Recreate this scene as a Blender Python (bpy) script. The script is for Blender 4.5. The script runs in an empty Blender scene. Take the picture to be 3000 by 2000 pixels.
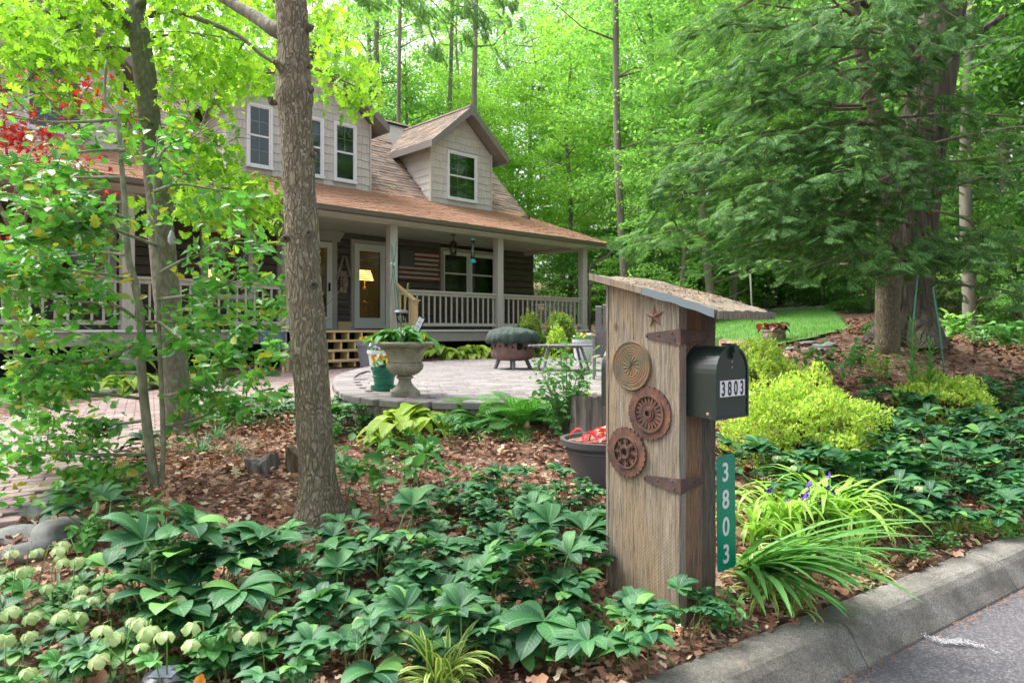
import bpy, bmesh, math, random
import numpy as np
from mathutils import Vector, Matrix, noise as mnoise

random.seed(7)
rng = np.random.default_rng(11)
PI = math.pi
R = math.radians
scene = bpy.context.scene
C = scene.collection

# ------------------------------------------------------------------ camera
EYE = 1.5
cam_d = bpy.data.cameras.new("camera")
cam = bpy.data.objects.new("camera", cam_d)
C.objects.link(cam)
cam.location = (0, 0, EYE)
cam.rotation_euler = (R(90), 0, 0)
cam_d.lens = 24.0
cam_d.sensor_width = 36.0
cam_d.shift_y = -35 / 3000
cam_d.clip_start = 0.05
cam_d.clip_end = 600
cam_d.dof.use_dof = True
cam_d.dof.focus_distance = 3.8
cam_d.dof.aperture_fstop = 5.0
scene.camera = cam

# ------------------------------------------------------------------ world, sun, exposure
SUN_EL, SUN_AZ = 58, -62          # azimuth measured from +Y towards +X
world = bpy.data.worlds.new("World")
scene.world = world
world.use_nodes = True
wn = world.node_tree
for n_ in list(wn.nodes):
    wn.nodes.remove(n_)
sky = wn.nodes.new("ShaderNodeTexSky")
sky.sky_type = 'NISHITA'
sky.sun_disc = False
sky.sun_elevation = R(SUN_EL)
sky.sun_rotation = R(SUN_AZ)
sky.air_density = 1.0
sky.dust_density = 6.0
sky.ozone_density = 0.6
hs = wn.nodes.new("ShaderNodeHueSaturation")
hs.inputs['Saturation'].default_value = 0.35
bg = wn.nodes.new("ShaderNodeBackground")
bg.inputs[1].default_value = 0.15
wo = wn.nodes.new("ShaderNodeOutputWorld")
wn.links.new(sky.outputs[0], hs.inputs['Color'])
wn.links.new(hs.outputs[0], bg.inputs[0])
wn.links.new(bg.outputs[0], wo.inputs[0])
sun_d = bpy.data.lights.new("sun", 'SUN')
sun_d.energy = 1.5
sun_d.angle = R(34)
sun_d.color = (1.0, 0.96, 0.9)
sun = bpy.data.objects.new("sun", sun_d)
C.objects.link(sun)
sd = Vector((math.cos(R(SUN_EL)) * math.sin(R(SUN_AZ)), math.cos(R(SUN_EL)) * math.cos(R(SUN_AZ)), math.sin(R(SUN_EL))))
sun.rotation_euler = sd.to_track_quat('Z', 'Y').to_euler()
sun.location = sd * 60
scene.view_settings.view_transform = 'Standard'
scene.view_settings.look = 'None'
scene.view_settings.gamma = 1.0
scene.view_settings.use_curve_mapping = False
scene.view_settings.exposure = 1.66
scene.render.engine = 'CYCLES'
scene.cycles.max_bounces = 8
scene.cycles.diffuse_bounces = 4
scene.cycles.transmission_bounces = 6
scene.cycles.transparent_max_bounces = 12

# ------------------------------------------------------------------ picture <-> place
def at(px, py, D):
    return Vector(((px - 1500) / 2000 * D, D, EYE - (py - 965) / 2000 * D))
def onz(px, py, z):
    D = (EYE - z) * 2000 / (py - 965)
    return Vector(((px - 1500) / 2000 * D, D, z))
def onplane(px, py, p0, nrm):
    d = Vector(((px - 1500) / 2000, 1, -(py - 965) / 2000))
    o = Vector((0, 0, EYE))
    return o + d * ((Vector(p0) - o).dot(nrm) / d.dot(nrm))
def topx(p):
    y = max(p[1], .01)
    return 1500 + p[0] / y * 2000, 965 - (p[2] - EYE) / y * 2000

# ------------------------------------------------------------------ terrain
CL0 = np.array([1.95, 3.59]); CU = np.array([.83, .557]); CU = CU / np.linalg.norm(CU); CM = np.array([CU[1], -CU[0]])
cp = []
for s_ in (-9, -6, -4, -2.5, -1.3, 0, 1, 2, 3.5, 6, 10, 18):
    q = CL0 + s_ * CU
    cp.append((q[0], q[1], .13))
cp += [(.55, 3.3, .17), (0, 3.0, .13), (-1, 3, .12), (-2, 3, .12), (-3, 3.2, .15), (-1.18, 4.17, .30), (-2.6, 3.7, .34), (-2.75, 4.6, .38),
       (-3.0, 5.5, .44), (-3.2, 7, .5), (-2.6, 7.5, .53), (-1.2, 5.6, .50), (0, 5.3, .58), (.8, 5.3, .60), (-1.7, 6.4, .53), (0, 6.1, .72), (.8, 6.1, .74),
       (1.8, 6.3, .72), (2.2, 5.5, .47), (2.2, 4.6, .28), (3.2, 6.5, .62), (3.9, 6.6, .58), (5, 7.2, .55), (4, 8, .92), (5.5, 10, 1.38), (3.5, 10, 1.12),
       (6, 8, .68), (9, 12.5, 1.15), (12, 20, 2.0), (8, 16, 1.6), (3.9, 11, 1.2), (9, 26, 2.12), (13, 26, 2.3), (6, 17, 1.62), (0, 8, .68), (0, 11, .72), (1, 15, .85),
       (-2, 9, .6), (-2.3, 13, .7), (-4.4, 7, .45), (-4.6, 10, .58), (-4, 13, .7), (-5.8, 6, .42), (-6.5, 10, .62), (-7, 5, .4), (-9, 3, .3), (-6, 12, .7),
       (-8, 14, .7), (-2, 18, .85), (2, 18, 1.0), (5, 20, 1.45), (0, 24, 1.2), (-8, 22, 1.0), (0, 40, 2.5), (20, 40, 3.5), (-25, 35, 2), (40, 30, 3.2),
       (-30, 10, .5), (0, 70, 6), (50, 80, 8), (-50, 80, 5), (25, 15, 1.2), (-30, -20, -.5), (-12, -10, -.1)]
cp = np.array(cp)
def _U(r2):
    return np.where(r2 > 1e-12, r2 * np.log(r2 + 1e-12) * .5, 0)
_d2 = ((cp[:, None, :2] - cp[None, :, :2]) ** 2).sum(-1)
_K = _U(_d2) + np.eye(len(cp)) * .02
_P = np.c_[np.ones(len(cp)), cp[:, :2]]
_A = np.block([[_K, _P], [_P.T, np.zeros((3, 3))]])
_w = np.linalg.solve(_A, np.r_[cp[:, 2], 0, 0, 0])
def inpoly(x, y, poly):
    x = np.asarray(x, float); y = np.asarray(y, float)
    ins = np.zeros(x.shape, bool); n = len(poly)
    for i in range(n):
        x0, y0 = poly[i]; x1, y1 = poly[(i + 1) % n]
        if y0 == y1: continue
        c = ((y0 > y) != (y1 > y)) & (x < (x1 - x0) * (y - y0) / (y1 - y0) + x0)
        ins ^= c
    return ins
def smooth_poly(p, it=2):
    for _ in range(it):
        q = []
        for i in range(len(p)):
            a, b = p[i], p[(i + 1) % len(p)]
            q += [(.75 * a[0] + .25 * b[0], .75 * a[1] + .25 * b[1]), (.25 * a[0] + .75 * b[0], .25 * a[1] + .75 * b[1])]
        p = q
    return p
PZ = .87
PATIO = smooth_poly([(-.75, 6.0), (-1.5, 6.5), (-2.08, 8.3), (-2.4, 10), (-2.3, 12.3), (-1.0, 14.2), (1.0, 15.4), (3.2, 15.6), (4.2, 13.5), (4.0, 10), (3.3, 7.9), (2.0, 6.5), (.7, 6.05)])
WALK = [(-4.3, 13.3), (-4.81, 12.24), (-4.9, 11.2), (-5.23, 9.34), (-5.38, 8.13), (-5.52, 7.36), (-5.9, 5.5), (-6, 3.6), (-4.5, 3.0), (-2.85, 3.8), (-3.0, 4.44),
        (-3.31, 6.14), (-3.63, 8.05), (-3.02, 8.6), (-2.2, 8.1), (-1.8, 7.2), (-1.5, 7.2), (-2.0, 9), (-2.1, 12), (-1.9, 14.6), (-2.1, 14.9)]
def walkz(x, y):
    return .3 + .033 * np.asarray(y, float)
def terrain(x, y, raw=False):
    x = np.asarray(x, float); y = np.asarray(y, float)
    sh = x.shape; xx = x.ravel(); yy = y.ravel()
    out = np.empty(len(xx))
    for i in range(0, len(xx), 20000):
        a = xx[i:i + 20000]; b = yy[i:i + 20000]
        r2 = (a[:, None] - cp[None, :, 0]) ** 2 + (b[:, None] - cp[None, :, 1]) ** 2
        out[i:i + 20000] = _U(r2) @ _w[:len(cp)] + _w[-3] + _w[-2] * a + _w[-1] * b
    if not raw:
        out = np.where(inpoly(xx, yy, WALK), np.minimum(out, walkz(xx, yy) - .07), out)
        out = np.where(inpoly(xx, yy, PATIO), np.minimum(out, PZ - .12), out)
        d = (xx - CL0[0]) * CM[0] + (yy - CL0[1]) * CM[1]
        out = np.where(d > -.01, -.14, np.where(d > -.25, np.minimum(out, .138), out))
    return out.reshape(sh)
def tz(x, y):
    return float(terrain(np.array([x]), np.array([y]))[0])
def gnd(px, py):
    D = np.linspace(1.2, 45, 2400)
    X = (px - 1500) / 2000 * D; Z = EYE - (py - 965) / 2000 * D
    T = terrain(X, D, raw=True)
    k = np.argmax(Z <= T)
    if not (Z <= T).any(): k = len(D) - 1
    return Vector((X[k], D[k], tz(X[k], D[k])))

# ------------------------------------------------------------------ object helpers
def tag(o, label=None, cat=None, group=None, kind=None):
    if label: o['label'] = label
    if cat: o['category'] = cat
    if group: o['group'] = group
    if kind: o['kind'] = kind
    return o
def empty(name, loc=(0, 0, 0), rz=0.0, parent=None):
    o = bpy.data.objects.new(name, None); C.objects.link(o)
    o.location = loc; o.rotation_euler = (0, 0, rz); o.empty_display_size = .1
    if parent: o.parent = parent
    return o
def thing(name, label, cat, loc=(0, 0, 0), rz=0.0, group=None):
    return tag(empty(name, loc, rz), label, cat, group)
def mobj(name, me, mat=None, parent=None, M=None):
    o = bpy.data.objects.new(name, me); C.objects.link(o)
    if mat is not None and not me.materials:
        for m in (mat if isinstance(mat, (list, tuple)) else [mat]): me.materials.append(m)
    if parent: o.parent = parent
    if M is not None: o.matrix_local = M
    return o
def np_mesh(name, V, T, uv=None, smooth=False):
    me = bpy.data.meshes.new(name)
    V = np.ascontiguousarray(V, dtype=np.float32); T = np.ascontiguousarray(T, dtype=np.int32)
    k = T.shape[1]
    me.vertices.add(len(V)); me.vertices.foreach_set('co', V.ravel())
    me.loops.add(T.size); me.loops.foreach_set('vertex_index', T.ravel())
    me.polygons.add(len(T))
    me.polygons.foreach_set('loop_start', np.arange(0, T.size, k, dtype=np.int32))
    if smooth: me.polygons.foreach_set('use_smooth', np.ones(len(T), dtype=bool))
    if uv is not None:
        l = me.uv_layers.new(name='UVMap')
        l.data.foreach_set('uv', np.ascontiguousarray(uv, dtype=np.float32).ravel())
    me.update(calc_edges=True)
    return me
class MB:
    def __init__(s): s.v = []; s.f = []; s.u = []; s.m = []; s.mi = 0
    def face(s, idx, uv=None):
        s.f.append(tuple(idx)); s.u.append(uv or [(0, 0)] * len(idx)); s.m.append(s.mi)
    def add(s, vs, fs, M=None):
        b = len(s.v)
        for v in vs: s.v.append(tuple(M @ Vector(v)) if M is not None else tuple(v))
        for f in fs: s.face([i + b for i in f])
        return s
    def box(s, x0, x1, y0, y1, z0, z1, M=None, j=0):
        vs = [(x, y, z) for z in (z0, z1) for y in (y0, y1) for x in (x0, x1)]
        if j: vs = [tuple(c + random.uniform(-j, j) for c in v) for v in vs]
        return s.add(vs, [(0, 2, 3, 1), (4, 5, 7, 6), (0, 1, 5, 4), (2, 6, 7, 3), (0, 4, 6, 2), (1, 3, 7, 5)], M)
    def bbox(s, x0, x1, y0, y1, z0, z1, b=.004, M=None):      # box with chamfered upright and top edges
        def ring(i, z): return [(x0 + i, y0, z), (x1 - i, y0, z), (x1, y0 + i, z), (x1, y1 - i, z), (x1 - i, y1, z), (x0 + i, y1, z), (x0, y1 - i, z), (x0, y0 + i, z)]
        r0 = ring(b, z0); r1 = ring(b, z1 - b)
        r2 = [(min(max(x, x0 + b), x1 - b), min(max(y, y0 + b), y1 - b), z1) for x, y, _ in r1]
        vs = r0 + r1 + r2; fs = []
        for k in (0, 8):
            for i in range(8): fs.append((k + i, k + (i + 1) % 8, k + 8 + (i + 1) % 8, k + 8 + i))
        fs.append(tuple(range(16, 24))); fs.append(tuple(range(7, -1, -1)))
        return s.add(vs, fs, M)
    def tube(s, pts, rad, seg=8, cap=True, M=None, wob=0.0, ws=3.0, seedv=0.0):
        pts = [Vector(p) for p in pts]
        if not isinstance(rad, (list, tuple)): rad = [rad] * len(pts)
        b = len(s.v); n = len(pts)
        t0 = (pts[1] - pts[0]).normalized()
        a = t0.orthogonal().normalized()
        for i, p in enumerate(pts):
            t = (pts[min(i + 1, n - 1)] - pts[max(i - 1, 0)]).normalized()
            a = (a - t * a.dot(t)).normalized(); c = t.cross(a)
            for k in range(seg):
                an = 2 * PI * k / seg
                r = rad[i]
                dirv = a * math.cos(an) + c * math.sin(an)
                if wob: r *= 1 + wob * mnoise.noise((p + dirv * r) * ws + Vector((seedv, 0, 0)))
                q = p + dirv * r
                s.v.append(tuple(M @ q) if M is not None else tuple(q))
        for i in range(n - 1):
            for k in range(seg):
                k2 = (k + 1) % seg
                s.face((b + i * seg + k, b + i * seg + k2, b + (i + 1) * seg + k2, b + (i + 1) * seg + k))
        if cap:
            s.face([b + k for k in range(seg)][::-1]); s.face([b + (n - 1) * seg + k for k in range(seg)])
        return s
    def lathe(s, prof, seg=24, M=None, c=(0, 0), rmod=None):
        b = len(s.v)
        for i, (r, z) in enumerate(prof):
            for k in range(seg):
                an = 2 * PI * k / seg
                rr = r * (rmod(an, z) if rmod else 1)
                q = Vector((c[0] + rr * math.cos(an), c[1] + rr * math.sin(an), z))
                s.v.append(tuple(M @ q) if M is not None else tuple(q))
        for i in range(len(prof) - 1):
            for k in range(seg):
                k2 = (k + 1) % seg
                s.face((b + i * seg + k, b + i * seg + k2, b + (i + 1) * seg + k2, b + (i + 1) * seg + k))
        if prof[0][0] > 1e-5: s.face([b + k for k in range(seg)][::-1])
        if prof[-1][0] > 1e-5: s.face([b + (len(prof) - 1) * seg + k for k in range(seg)])
        return s
    def prism(s, poly, z0, z1, M=None):
        n = len(poly)
        vs = [(x, y, z0) for x, y in poly] + [(x, y, z1) for x, y in poly]
        fs = [tuple(range(n - 1, -1, -1)), tuple(range(n, 2 * n))] + [(i, (i + 1) % n, n + (i + 1) % n, n + i) for i in range(n)]
        return s.add(vs, fs, M)
    def ring(s, r0, r1, z0, z1, seg=48, M=None, f1=None):
        b = len(s.v)
        for k in range(seg):
            a = 2 * PI * k / seg; R1 = f1(k) if f1 else r1
            for r, z in ((r0, z0), (R1, z0), (R1, z1), (r0, z1)):
                q = Vector((r * math.cos(a), r * math.sin(a), z))
                s.v.append(tuple(M @ q) if M is not None else tuple(q))
        for k in range(seg):
            k2 = (k + 1) % seg
            for j in range(4):
                j2 = (j + 1) % 4
                s.face((b + 4 * k + j, b + 4 * k2 + j, b + 4 * k2 + j2, b + 4 * k + j2))
        return s
    def ribbon(s, cl, wd, side=None, fold=0.0, segs_w=2):
        # centre line pts, half widths, uv.x across 0..1, uv.y along
        b = len(s.v); n = len(cl); cl = [Vector(p) for p in cl]
        for i, p in enumerate(cl):
            t = (cl[min(i + 1, n - 1)] - cl[max(i - 1, 0)]).normalized()
            sd_ = Vector(side) if side else Vector((1, 0, 0))
            sd_ = (sd_ - t * sd_.dot(t)).normalized()
            up = sd_.cross(t)
            for k in range(segs_w + 1):
                x = -1 + 2 * k / segs_w
                s.v.append(tuple(p + sd_ * (x * wd[i]) + up * (abs(x) * fold * wd[i])))
        w = segs_w + 1
        for i in range(n - 1):
            for k in range(segs_w):
                u0, u1 = k / segs_w, (k + 1) / segs_w; v0, v1 = i / (n - 1), (i + 1) / (n - 1)
                s.face((b + i * w + k, b + i * w + k + 1, b + (i + 1) * w + k + 1, b + (i + 1) * w + k), [(u0, v0), (u1, v0), (u1, v1), (u0, v1)])
        return s
    def mesh(s, name='mesh', smooth=False):
        me = bpy.data.meshes.new(name)
        me.from_pydata(s.v, [], s.f)
        l = me.uv_layers.new(name='UVMap')
        l.data.foreach_set('uv', np.array([c for u in s.u for c in u], dtype=np.float32).ravel())
        if any(s.m): me.polygons.foreach_set('material_index', np.array(s.m, dtype=np.int32))
        if smooth: me.polygons.foreach_set('use_smooth', np.ones(len(s.f), dtype=bool))
        me.update()
        return me
    def build(s, name, mat, parent=None, smooth=False, M=None):
        return mobj(name, s.mesh(name, smooth), mat, parent, M)
def unit(v): return v / np.maximum(np.linalg.norm(v, axis=-1, keepdims=True), 1e-9)
def frames(d, nrm):
    d = unit(d); x = unit(np.cross(d, nrm)); z = np.cross(x, d)
    return np.stack([x, d, z], axis=-1)           # columns side, tip, normal
def cloud_mesh(name, tmpl, P, F, S, smooth=False):
    tv, tt, tuv = tmpl
    V = np.einsum('nij,kj->nki', F * S[:, None, None], tv) + P[:, None, :]
    k = len(tv)
    T = (tt[None] + (np.arange(len(P)) * k)[:, None, None]).reshape(-1, tt.shape[1])
    uv = np.tile(tuv, (len(P), 1)) if tuv is not None else None
    return np_mesh(name, V.reshape(-1, 3), T, uv, smooth)
def fan_leaf(outline, cz=-.0, tip=-.12):
    o = np.array(outline, float)
    cy = .45
    tv = [(0, cy, cz)]
    for x, y in o: tv.append((x, y, abs(x) * .35 + tip * y * y))
    n = len(o)
    tt = np.array([(0, i + 1, (i + 1) % n + 1) for i in range(n)])
    tv = np.array(tv)
    uvv = np.c_[tv[:, 0] + .5, tv[:, 1]]
    return tv, tt, uvv[tt.ravel()]
DIAMOND = (np.array([(0, 0, 0), (.3, .45, .08), (0, 1, -.1), (-.3, .45, .08)], float), np.array([(0, 1, 2), (0, 2, 3)]),
           np.array([(.5, 0), (.8, .45), (.5, 1), (.5, 0), (.5, 1), (.2, .45)], float))
def sym(pts): return pts + [(-x, y) for x, y in pts[::-1] if x != 0]
OAK = fan_leaf(sym([(0, -.1), (.05, .08), (.22, .10), (.26, .18), (.10, .26), (.34, .34), (.36, .44), (.12, .47), (.32, .60), (.34, .70), (.14, .72), (.18, .88), (0, 1.0)]), cz=-.03)
HOLLY = fan_leaf(sym([(0, -.06), (.12, .05), (.24, .08), (.2, .22), (.33, .34), (.22, .45), (.34, .62), (.2, .7), (.2, .86), (.08, .86), (0, 1.05)]), cz=-.06)
MAPLE = fan_leaf(sym([(0, 0), (.2, -.05), (.12, .2), (.5, .2), (.3, .38), (.55, .62), (.22, .58), (.2, .8), (0, 1)]))
OVAL = fan_leaf(sym([(0, 0), (.16, .15), (.26, .4), (.2, .7), (0, 1)]), cz=-.05)
CHIP = fan_leaf([(0, 0), (.3, .1), (.22, .5), (.34, .8), (.0, 1), (-.26, .7), (-.16, .4), (-.3, .2)], cz=.06, tip=.1)

def pieces(name, protos, items, mat, parent, limit=300, restname=None, label=None):
    """items: (proto index, local Matrix). The `limit` nearest in view become objects, the rest one joined part."""
    PM = parent.matrix_basis.copy()
    pp = parent.parent
    while pp is not None: PM = pp.matrix_basis @ PM; pp = pp.parent
    sc = []
    for i, (k, M) in enumerate(items):
        w = PM @ M.translation
        x, y = topx(w)
        inside = (-60 < x < 3060) and (-60 < y < 2060) and w.y > 0
        sc.append(((0 if inside else 1), w.length, i))
    sc.sort()
    near = [s[2] for s in sc[:limit]]; far = [s[2] for s in sc[limit:]]
    for p in protos:
        if not p.materials: p.materials.append(mat)
    for i in near:
        k, M = items[i]
        o = bpy.data.objects.new(name, protos[k]); C.objects.link(o); o.parent = parent; o.matrix_local = M
        if label: o['label'] = label
    if far:
        data = []
        for p in protos:
            v = np.empty(len(p.vertices) * 3, np.float32); p.vertices.foreach_get('co', v)
            data.append((v.reshape(-1, 3), [tuple(q.vertices) for q in p.polygons]))
        VV = []; FF = []; b = 0
        for i in far:
            k, M = items[i]; v, f = data[k]
            A = np.array(M)
            VV.append(v @ A[:3, :3].T + A[:3, 3]); FF += [tuple(j + b for j in q) for q in f]; b += len(v)
        me = bpy.data.meshes.new(restname or name); me.from_pydata(np.concatenate(VV).tolist(), [], FF); me.update()
        o = mobj(restname or name, me, mat, parent); o['kind'] = 'stuff'
    return near

# ------------------------------------------------------------------ materials
def new_mat(name):
    m = bpy.data.materials.new(name); m.use_nodes = True
    nt = m.node_tree
    return m, nt, nt.nodes['Principled BSDF'], nt.nodes['Material Output']
def N(nt, t, **kw):
    n = nt.nodes.new(t)
    for k, v in kw.items():
        if k in n.inputs: n.inputs[k].default_value = v
        else: setattr(n, k, v)
    return n
def rgb(c): return (c[0], c[1], c[2], 1)
def ramp(nt, fac, stops):
    r = nt.nodes.new('ShaderNodeValToRGB')
    while len(r.color_ramp.elements) < len(stops): r.color_ramp.elements.new(.5)
    for e, (p, c) in zip(r.color_ramp.elements, stops): e.position = p; e.color = rgb(c)
    nt.links.new(fac, r.inputs[0]); return r.outputs[0]
def coords(nt, scale=(1, 1, 1), kind='Object', rot=(0, 0, 0)):
    tc = N(nt, 'ShaderNodeTexCoord'); mp = N(nt, 'ShaderNodeMapping'); mp.inputs['Scale'].default_value = scale; mp.inputs['Rotation'].default_value = rot
    if kind == 'World':
        g = N(nt, 'ShaderNodeNewGeometry'); nt.links.new(g.outputs['Position'], mp.inputs[0])
    else: nt.links.new(tc.outputs[kind], mp.inputs[0])
    return mp.outputs[0]
def noise(nt, vec, scale=5, detail=6, rough=.6, dist=0.0):
    n = N(nt, 'ShaderNodeTexNoise'); n.inputs['Scale'].default_value = scale; n.inputs['Detail'].default_value = detail
    n.inputs['Roughness'].default_value = rough; n.inputs['Distortion'].default_value = dist
    nt.links.new(vec, n.inputs['Vector']); return n.outputs[0]
def mix(nt, f, a, b, mode='MIX'):
    m = N(nt, 'ShaderNodeMix'); m.data_type = 'RGBA'; m.blend_type = mode
    for s_, v in ((m.inputs[0], f), (m.inputs[6], a), (m.inputs[7], b)):
        if hasattr(v, 'links') or hasattr(v, 'is_output'): nt.links.new(v, s_)
        elif isinstance(v, (int, float)): s_.default_value = v
        else: s_.default_value = rgb(v)
    return m.outputs[2]
def math_(nt, op, a, b=0.0):
    m = N(nt, 'ShaderNodeMath'); m.operation = op
    for s_, v in ((m.inputs[0], a), (m.inputs[1], b)):
        if isinstance(v, (int, float)): s_.default_value = v
        else: nt.links.new(v, s_)
    return m.outputs[0]
def bump(nt, b, h, strength=.5, dist=.01):
    n = N(nt, 'ShaderNodeBump'); n.inputs['Strength'].default_value = strength; n.inputs['Distance'].default_value = dist
    nt.links.new(h, n.inputs['Height']); nt.links.new(n.outputs[0], b.inputs['Normal'])
def simple(name, stops, scale=(1, 1, 1), nscale=6, rough=.7, bmp=.3, bdist=.005, kind='Object', spec=.5, obj_rand=0.0, metallic=0.0, detail=6, dist=0.0, rot=(0, 0, 0)):
    m, nt, b, o = new_mat(name)
    v = coords(nt, scale, kind, rot)
    f = noise(nt, v, nscale, detail, .65, dist)
    c = ramp(nt, f, stops)
    if obj_rand:
        oi = N(nt, 'ShaderNodeObjectInfo')
        hv = N(nt, 'ShaderNodeHueSaturation')
        vv = math_(nt, 'ADD', math_(nt, 'MULTIPLY', oi.outputs['Random'], 2 * obj_rand), 1 - obj_rand)
        nt.links.new(vv, hv.inputs['Value']); nt.links.new(c, hv.inputs['Color']); c = hv.outputs[0]
    nt.links.new(c, b.inputs['Base Color'])
    b.inputs['Roughness'].default_value = rough; b.inputs['Specular IOR Level'].default_value = spec; b.inputs['Metallic'].default_value = metallic
    if bmp: bump(nt, b, f, bmp, bdist)
    return m
def leaf_mat(name, c1, c2, trans=.4, rough=.45, c3=None, spec=.4, vein=None, objr=True, edge=None, tcol=1.6, vb=0.0):
    m, nt, b, o = new_mat(name)
    g = N(nt, 'ShaderNodeNewGeometry'); oi = N(nt, 'ShaderNodeObjectInfo')
    f = g.outputs['Random Per Island']
    if objr: f = math_(nt, 'FRACT', math_(nt, 'ADD', f, oi.outputs['Random']))
    st = [(0, c1), (1, c2)] if c3 is None else [(0, c1), (.86, c2), (.95, c3)]
    c = ramp(nt, f, st)
    pv = coords(nt, (1, 1, 1), 'World')
    big = noise(nt, pv, 1.1, 3, .5)
    hv = N(nt, 'ShaderNodeHueSaturation')
    nt.links.new(math_(nt, 'ADD', math_(nt, 'MULTIPLY', big, .7), .65), hv.inputs['Value']); nt.links.new(c, hv.inputs['Color'])
    c = hv.outputs[0]
    if vein or edge:
        uv = N(nt, 'ShaderNodeUVMap'); sp = N(nt, 'ShaderNodeSeparateXYZ'); nt.links.new(uv.outputs[0], sp.inputs[0])
        ax = math_(nt, 'ABSOLUTE', math_(nt, 'SUBTRACT', sp.outputs[0], .5))
        if vein: c = mix(nt, math_(nt, 'MULTIPLY', math_(nt, 'LESS_THAN', ax, .035), .8), c, vein)
        if edge: c = mix(nt, math_(nt, 'GREATER_THAN', ax, .27), c, edge)
        if vb:
            w = math_(nt, 'SINE', math_(nt, 'MULTIPLY', math_(nt, 'SUBTRACT', sp.outputs[1], math_(nt, 'MULTIPLY', ax, .35)), 75.0))
            nn = noise(nt, pv, 90, 3, .5)
            bump(nt, b, math_(nt, 'ADD', w, math_(nt, 'MULTIPLY', nn, 1.5)), vb, .002)
    nt.links.new(c, b.inputs['Base Color'])
    b.inputs['Roughness'].default_value = rough; b.inputs['Specular IOR Level'].default_value = spec
    t = N(nt, 'ShaderNodeBsdfTranslucent')
    tc = mix(nt, 1.0, c, (tcol, tcol, tcol * .55), 'MULTIPLY'); nt.links.new(tc, t.inputs[0])
    ms = N(nt, 'ShaderNodeMixShader'); ms.inputs[0].default_value = trans
    nt.links.new(b.outputs[0], ms.inputs[1]); nt.links.new(t.outputs[0], ms.inputs[2]); nt.links.new(ms.outputs[0], o.inputs[0])
    return m
def plain(name, c, rough=.5, metallic=0.0, spec=.5, emit=None, es=1.0):
    m, nt, b, o = new_mat(name)
    b.inputs['Base Color'].default_value = rgb(c); b.inputs['Roughness'].default_value = rough; b.inputs['Metallic'].default_value = metallic
    b.inputs['Specular IOR Level'].default_value = spec
    if emit: b.inputs['Emission Color'].default_value = rgb(emit); b.inputs['Emission Strength'].default_value = es
    return m
M = {}
def concretemat():
    m, nt, b, o = new_mat('kerb_concrete')
    v = coords(nt, (1, 1, 1), 'World'); f = noise(nt, v, 3.2, 8, .7); g = noise(nt, v, 130, 3, .7); h = noise(nt, v, 18, 6, .7)
    c = ramp(nt, g, [(.32, (.10, .095, .085)), (.5, (.23, .22, .195)), (.68, (.38, .365, .34))])
    c = mix(nt, ramp(nt, f, [(.38, (.75, .75, .75)), (.62, (0, 0, 0))]), c, (.085, .08, .062))
    c = mix(nt, ramp(nt, h, [(.56, (0, 0, 0)), (.72, (.55, .55, .55))]), c, (.30, .285, .25))
    nt.links.new(c, b.inputs['Base Color']); b.inputs['Roughness'].default_value = .95; b.inputs['Specular IOR Level'].default_value = .2
    bump(nt, b, math_(nt, 'ADD', g, h), .9, .006); return m
M['concrete'] = concretemat()
def asphalt():
    m, nt, b, o = new_mat('asphalt')
    v = coords(nt, (1, 1, 1), 'World')
    vo = N(nt, 'ShaderNodeTexVoronoi'); vo.inputs['Scale'].default_value = 110; nt.links.new(v, vo.inputs['Vector'])
    f = noise(nt, v, 2.2, 5, .6); g = noise(nt, v, 190, 2, .5)
    c = ramp(nt, vo.outputs['Color'], [(.2, (.055, .056, .062)), (.6, (.10, .10, .108)), (.95, (.22, .21, .21))])
    c = mix(nt, math_(nt, 'MULTIPLY', f, .5), c, (.13, .12, .135))
    nt.links.new(c, b.inputs['Base Color']); b.inputs['Roughness'].default_value = .85
    bump(nt, b, math_(nt, 'ADD', vo.outputs['Distance'], g), .9, .006)
    return m
M['asphalt'] = asphalt()
def groundmat():
    m, nt, b, o = new_mat('mulch_and_soil')
    v = coords(nt, (1, 1, 1), 'World')
    vo = N(nt, 'ShaderNodeTexVoronoi'); vo.inputs['Scale'].default_value = 26; vo.inputs['Randomness'].default_value = 1
    dv = N(nt, 'ShaderNodeVectorMath'); dv.operation = 'ADD'
    nz = N(nt, 'ShaderNodeTexNoise'); nz.inputs['Scale'].default_value = 14; nt.links.new(v, nz.inputs['Vector'])
    sc_ = N(nt, 'ShaderNodeVectorMath'); sc_.operation = 'SCALE'; sc_.inputs['Scale'].default_value = .12; nt.links.new(nz.outputs['Color'], sc_.inputs[0])
    nt.links.new(v, dv.inputs[0]); nt.links.new(sc_.outputs[0], dv.inputs[1]); nt.links.new(dv.outputs[0], vo.inputs['Vector'])
    sx = N(nt, 'ShaderNodeSeparateColor'); nt.links.new(vo.outputs['Color'], sx.inputs[0])
    c = ramp(nt, sx.outputs[0], [(0, (.06, .032, .022)), (.35, (.17, .085, .055)), (.7, (.30, .165, .11)), (1, (.44, .31, .22))])
    f = noise(nt, v, .9, 5, .6)
    c = mix(nt, ramp(nt, f, [(.4, (0, 0, 0)), (.7, (.6, .6, .6))]), c, (.07, .045, .03))
    nt.links.new(c, b.inputs['Base Color']); b.inputs['Roughness'].default_value = .95
    bump(nt, b, math_(nt, 'ADD', vo.outputs['Distance'], noise(nt, v, 60, 3)), .8, .02)
    return m
M['ground'] = groundmat()
M['lawn'] = simple('lawn_soil', [(.3, (.06, .13, .03)), (.7, (.12, .24, .06))], nscale=3, rough=.9, kind='World')
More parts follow.
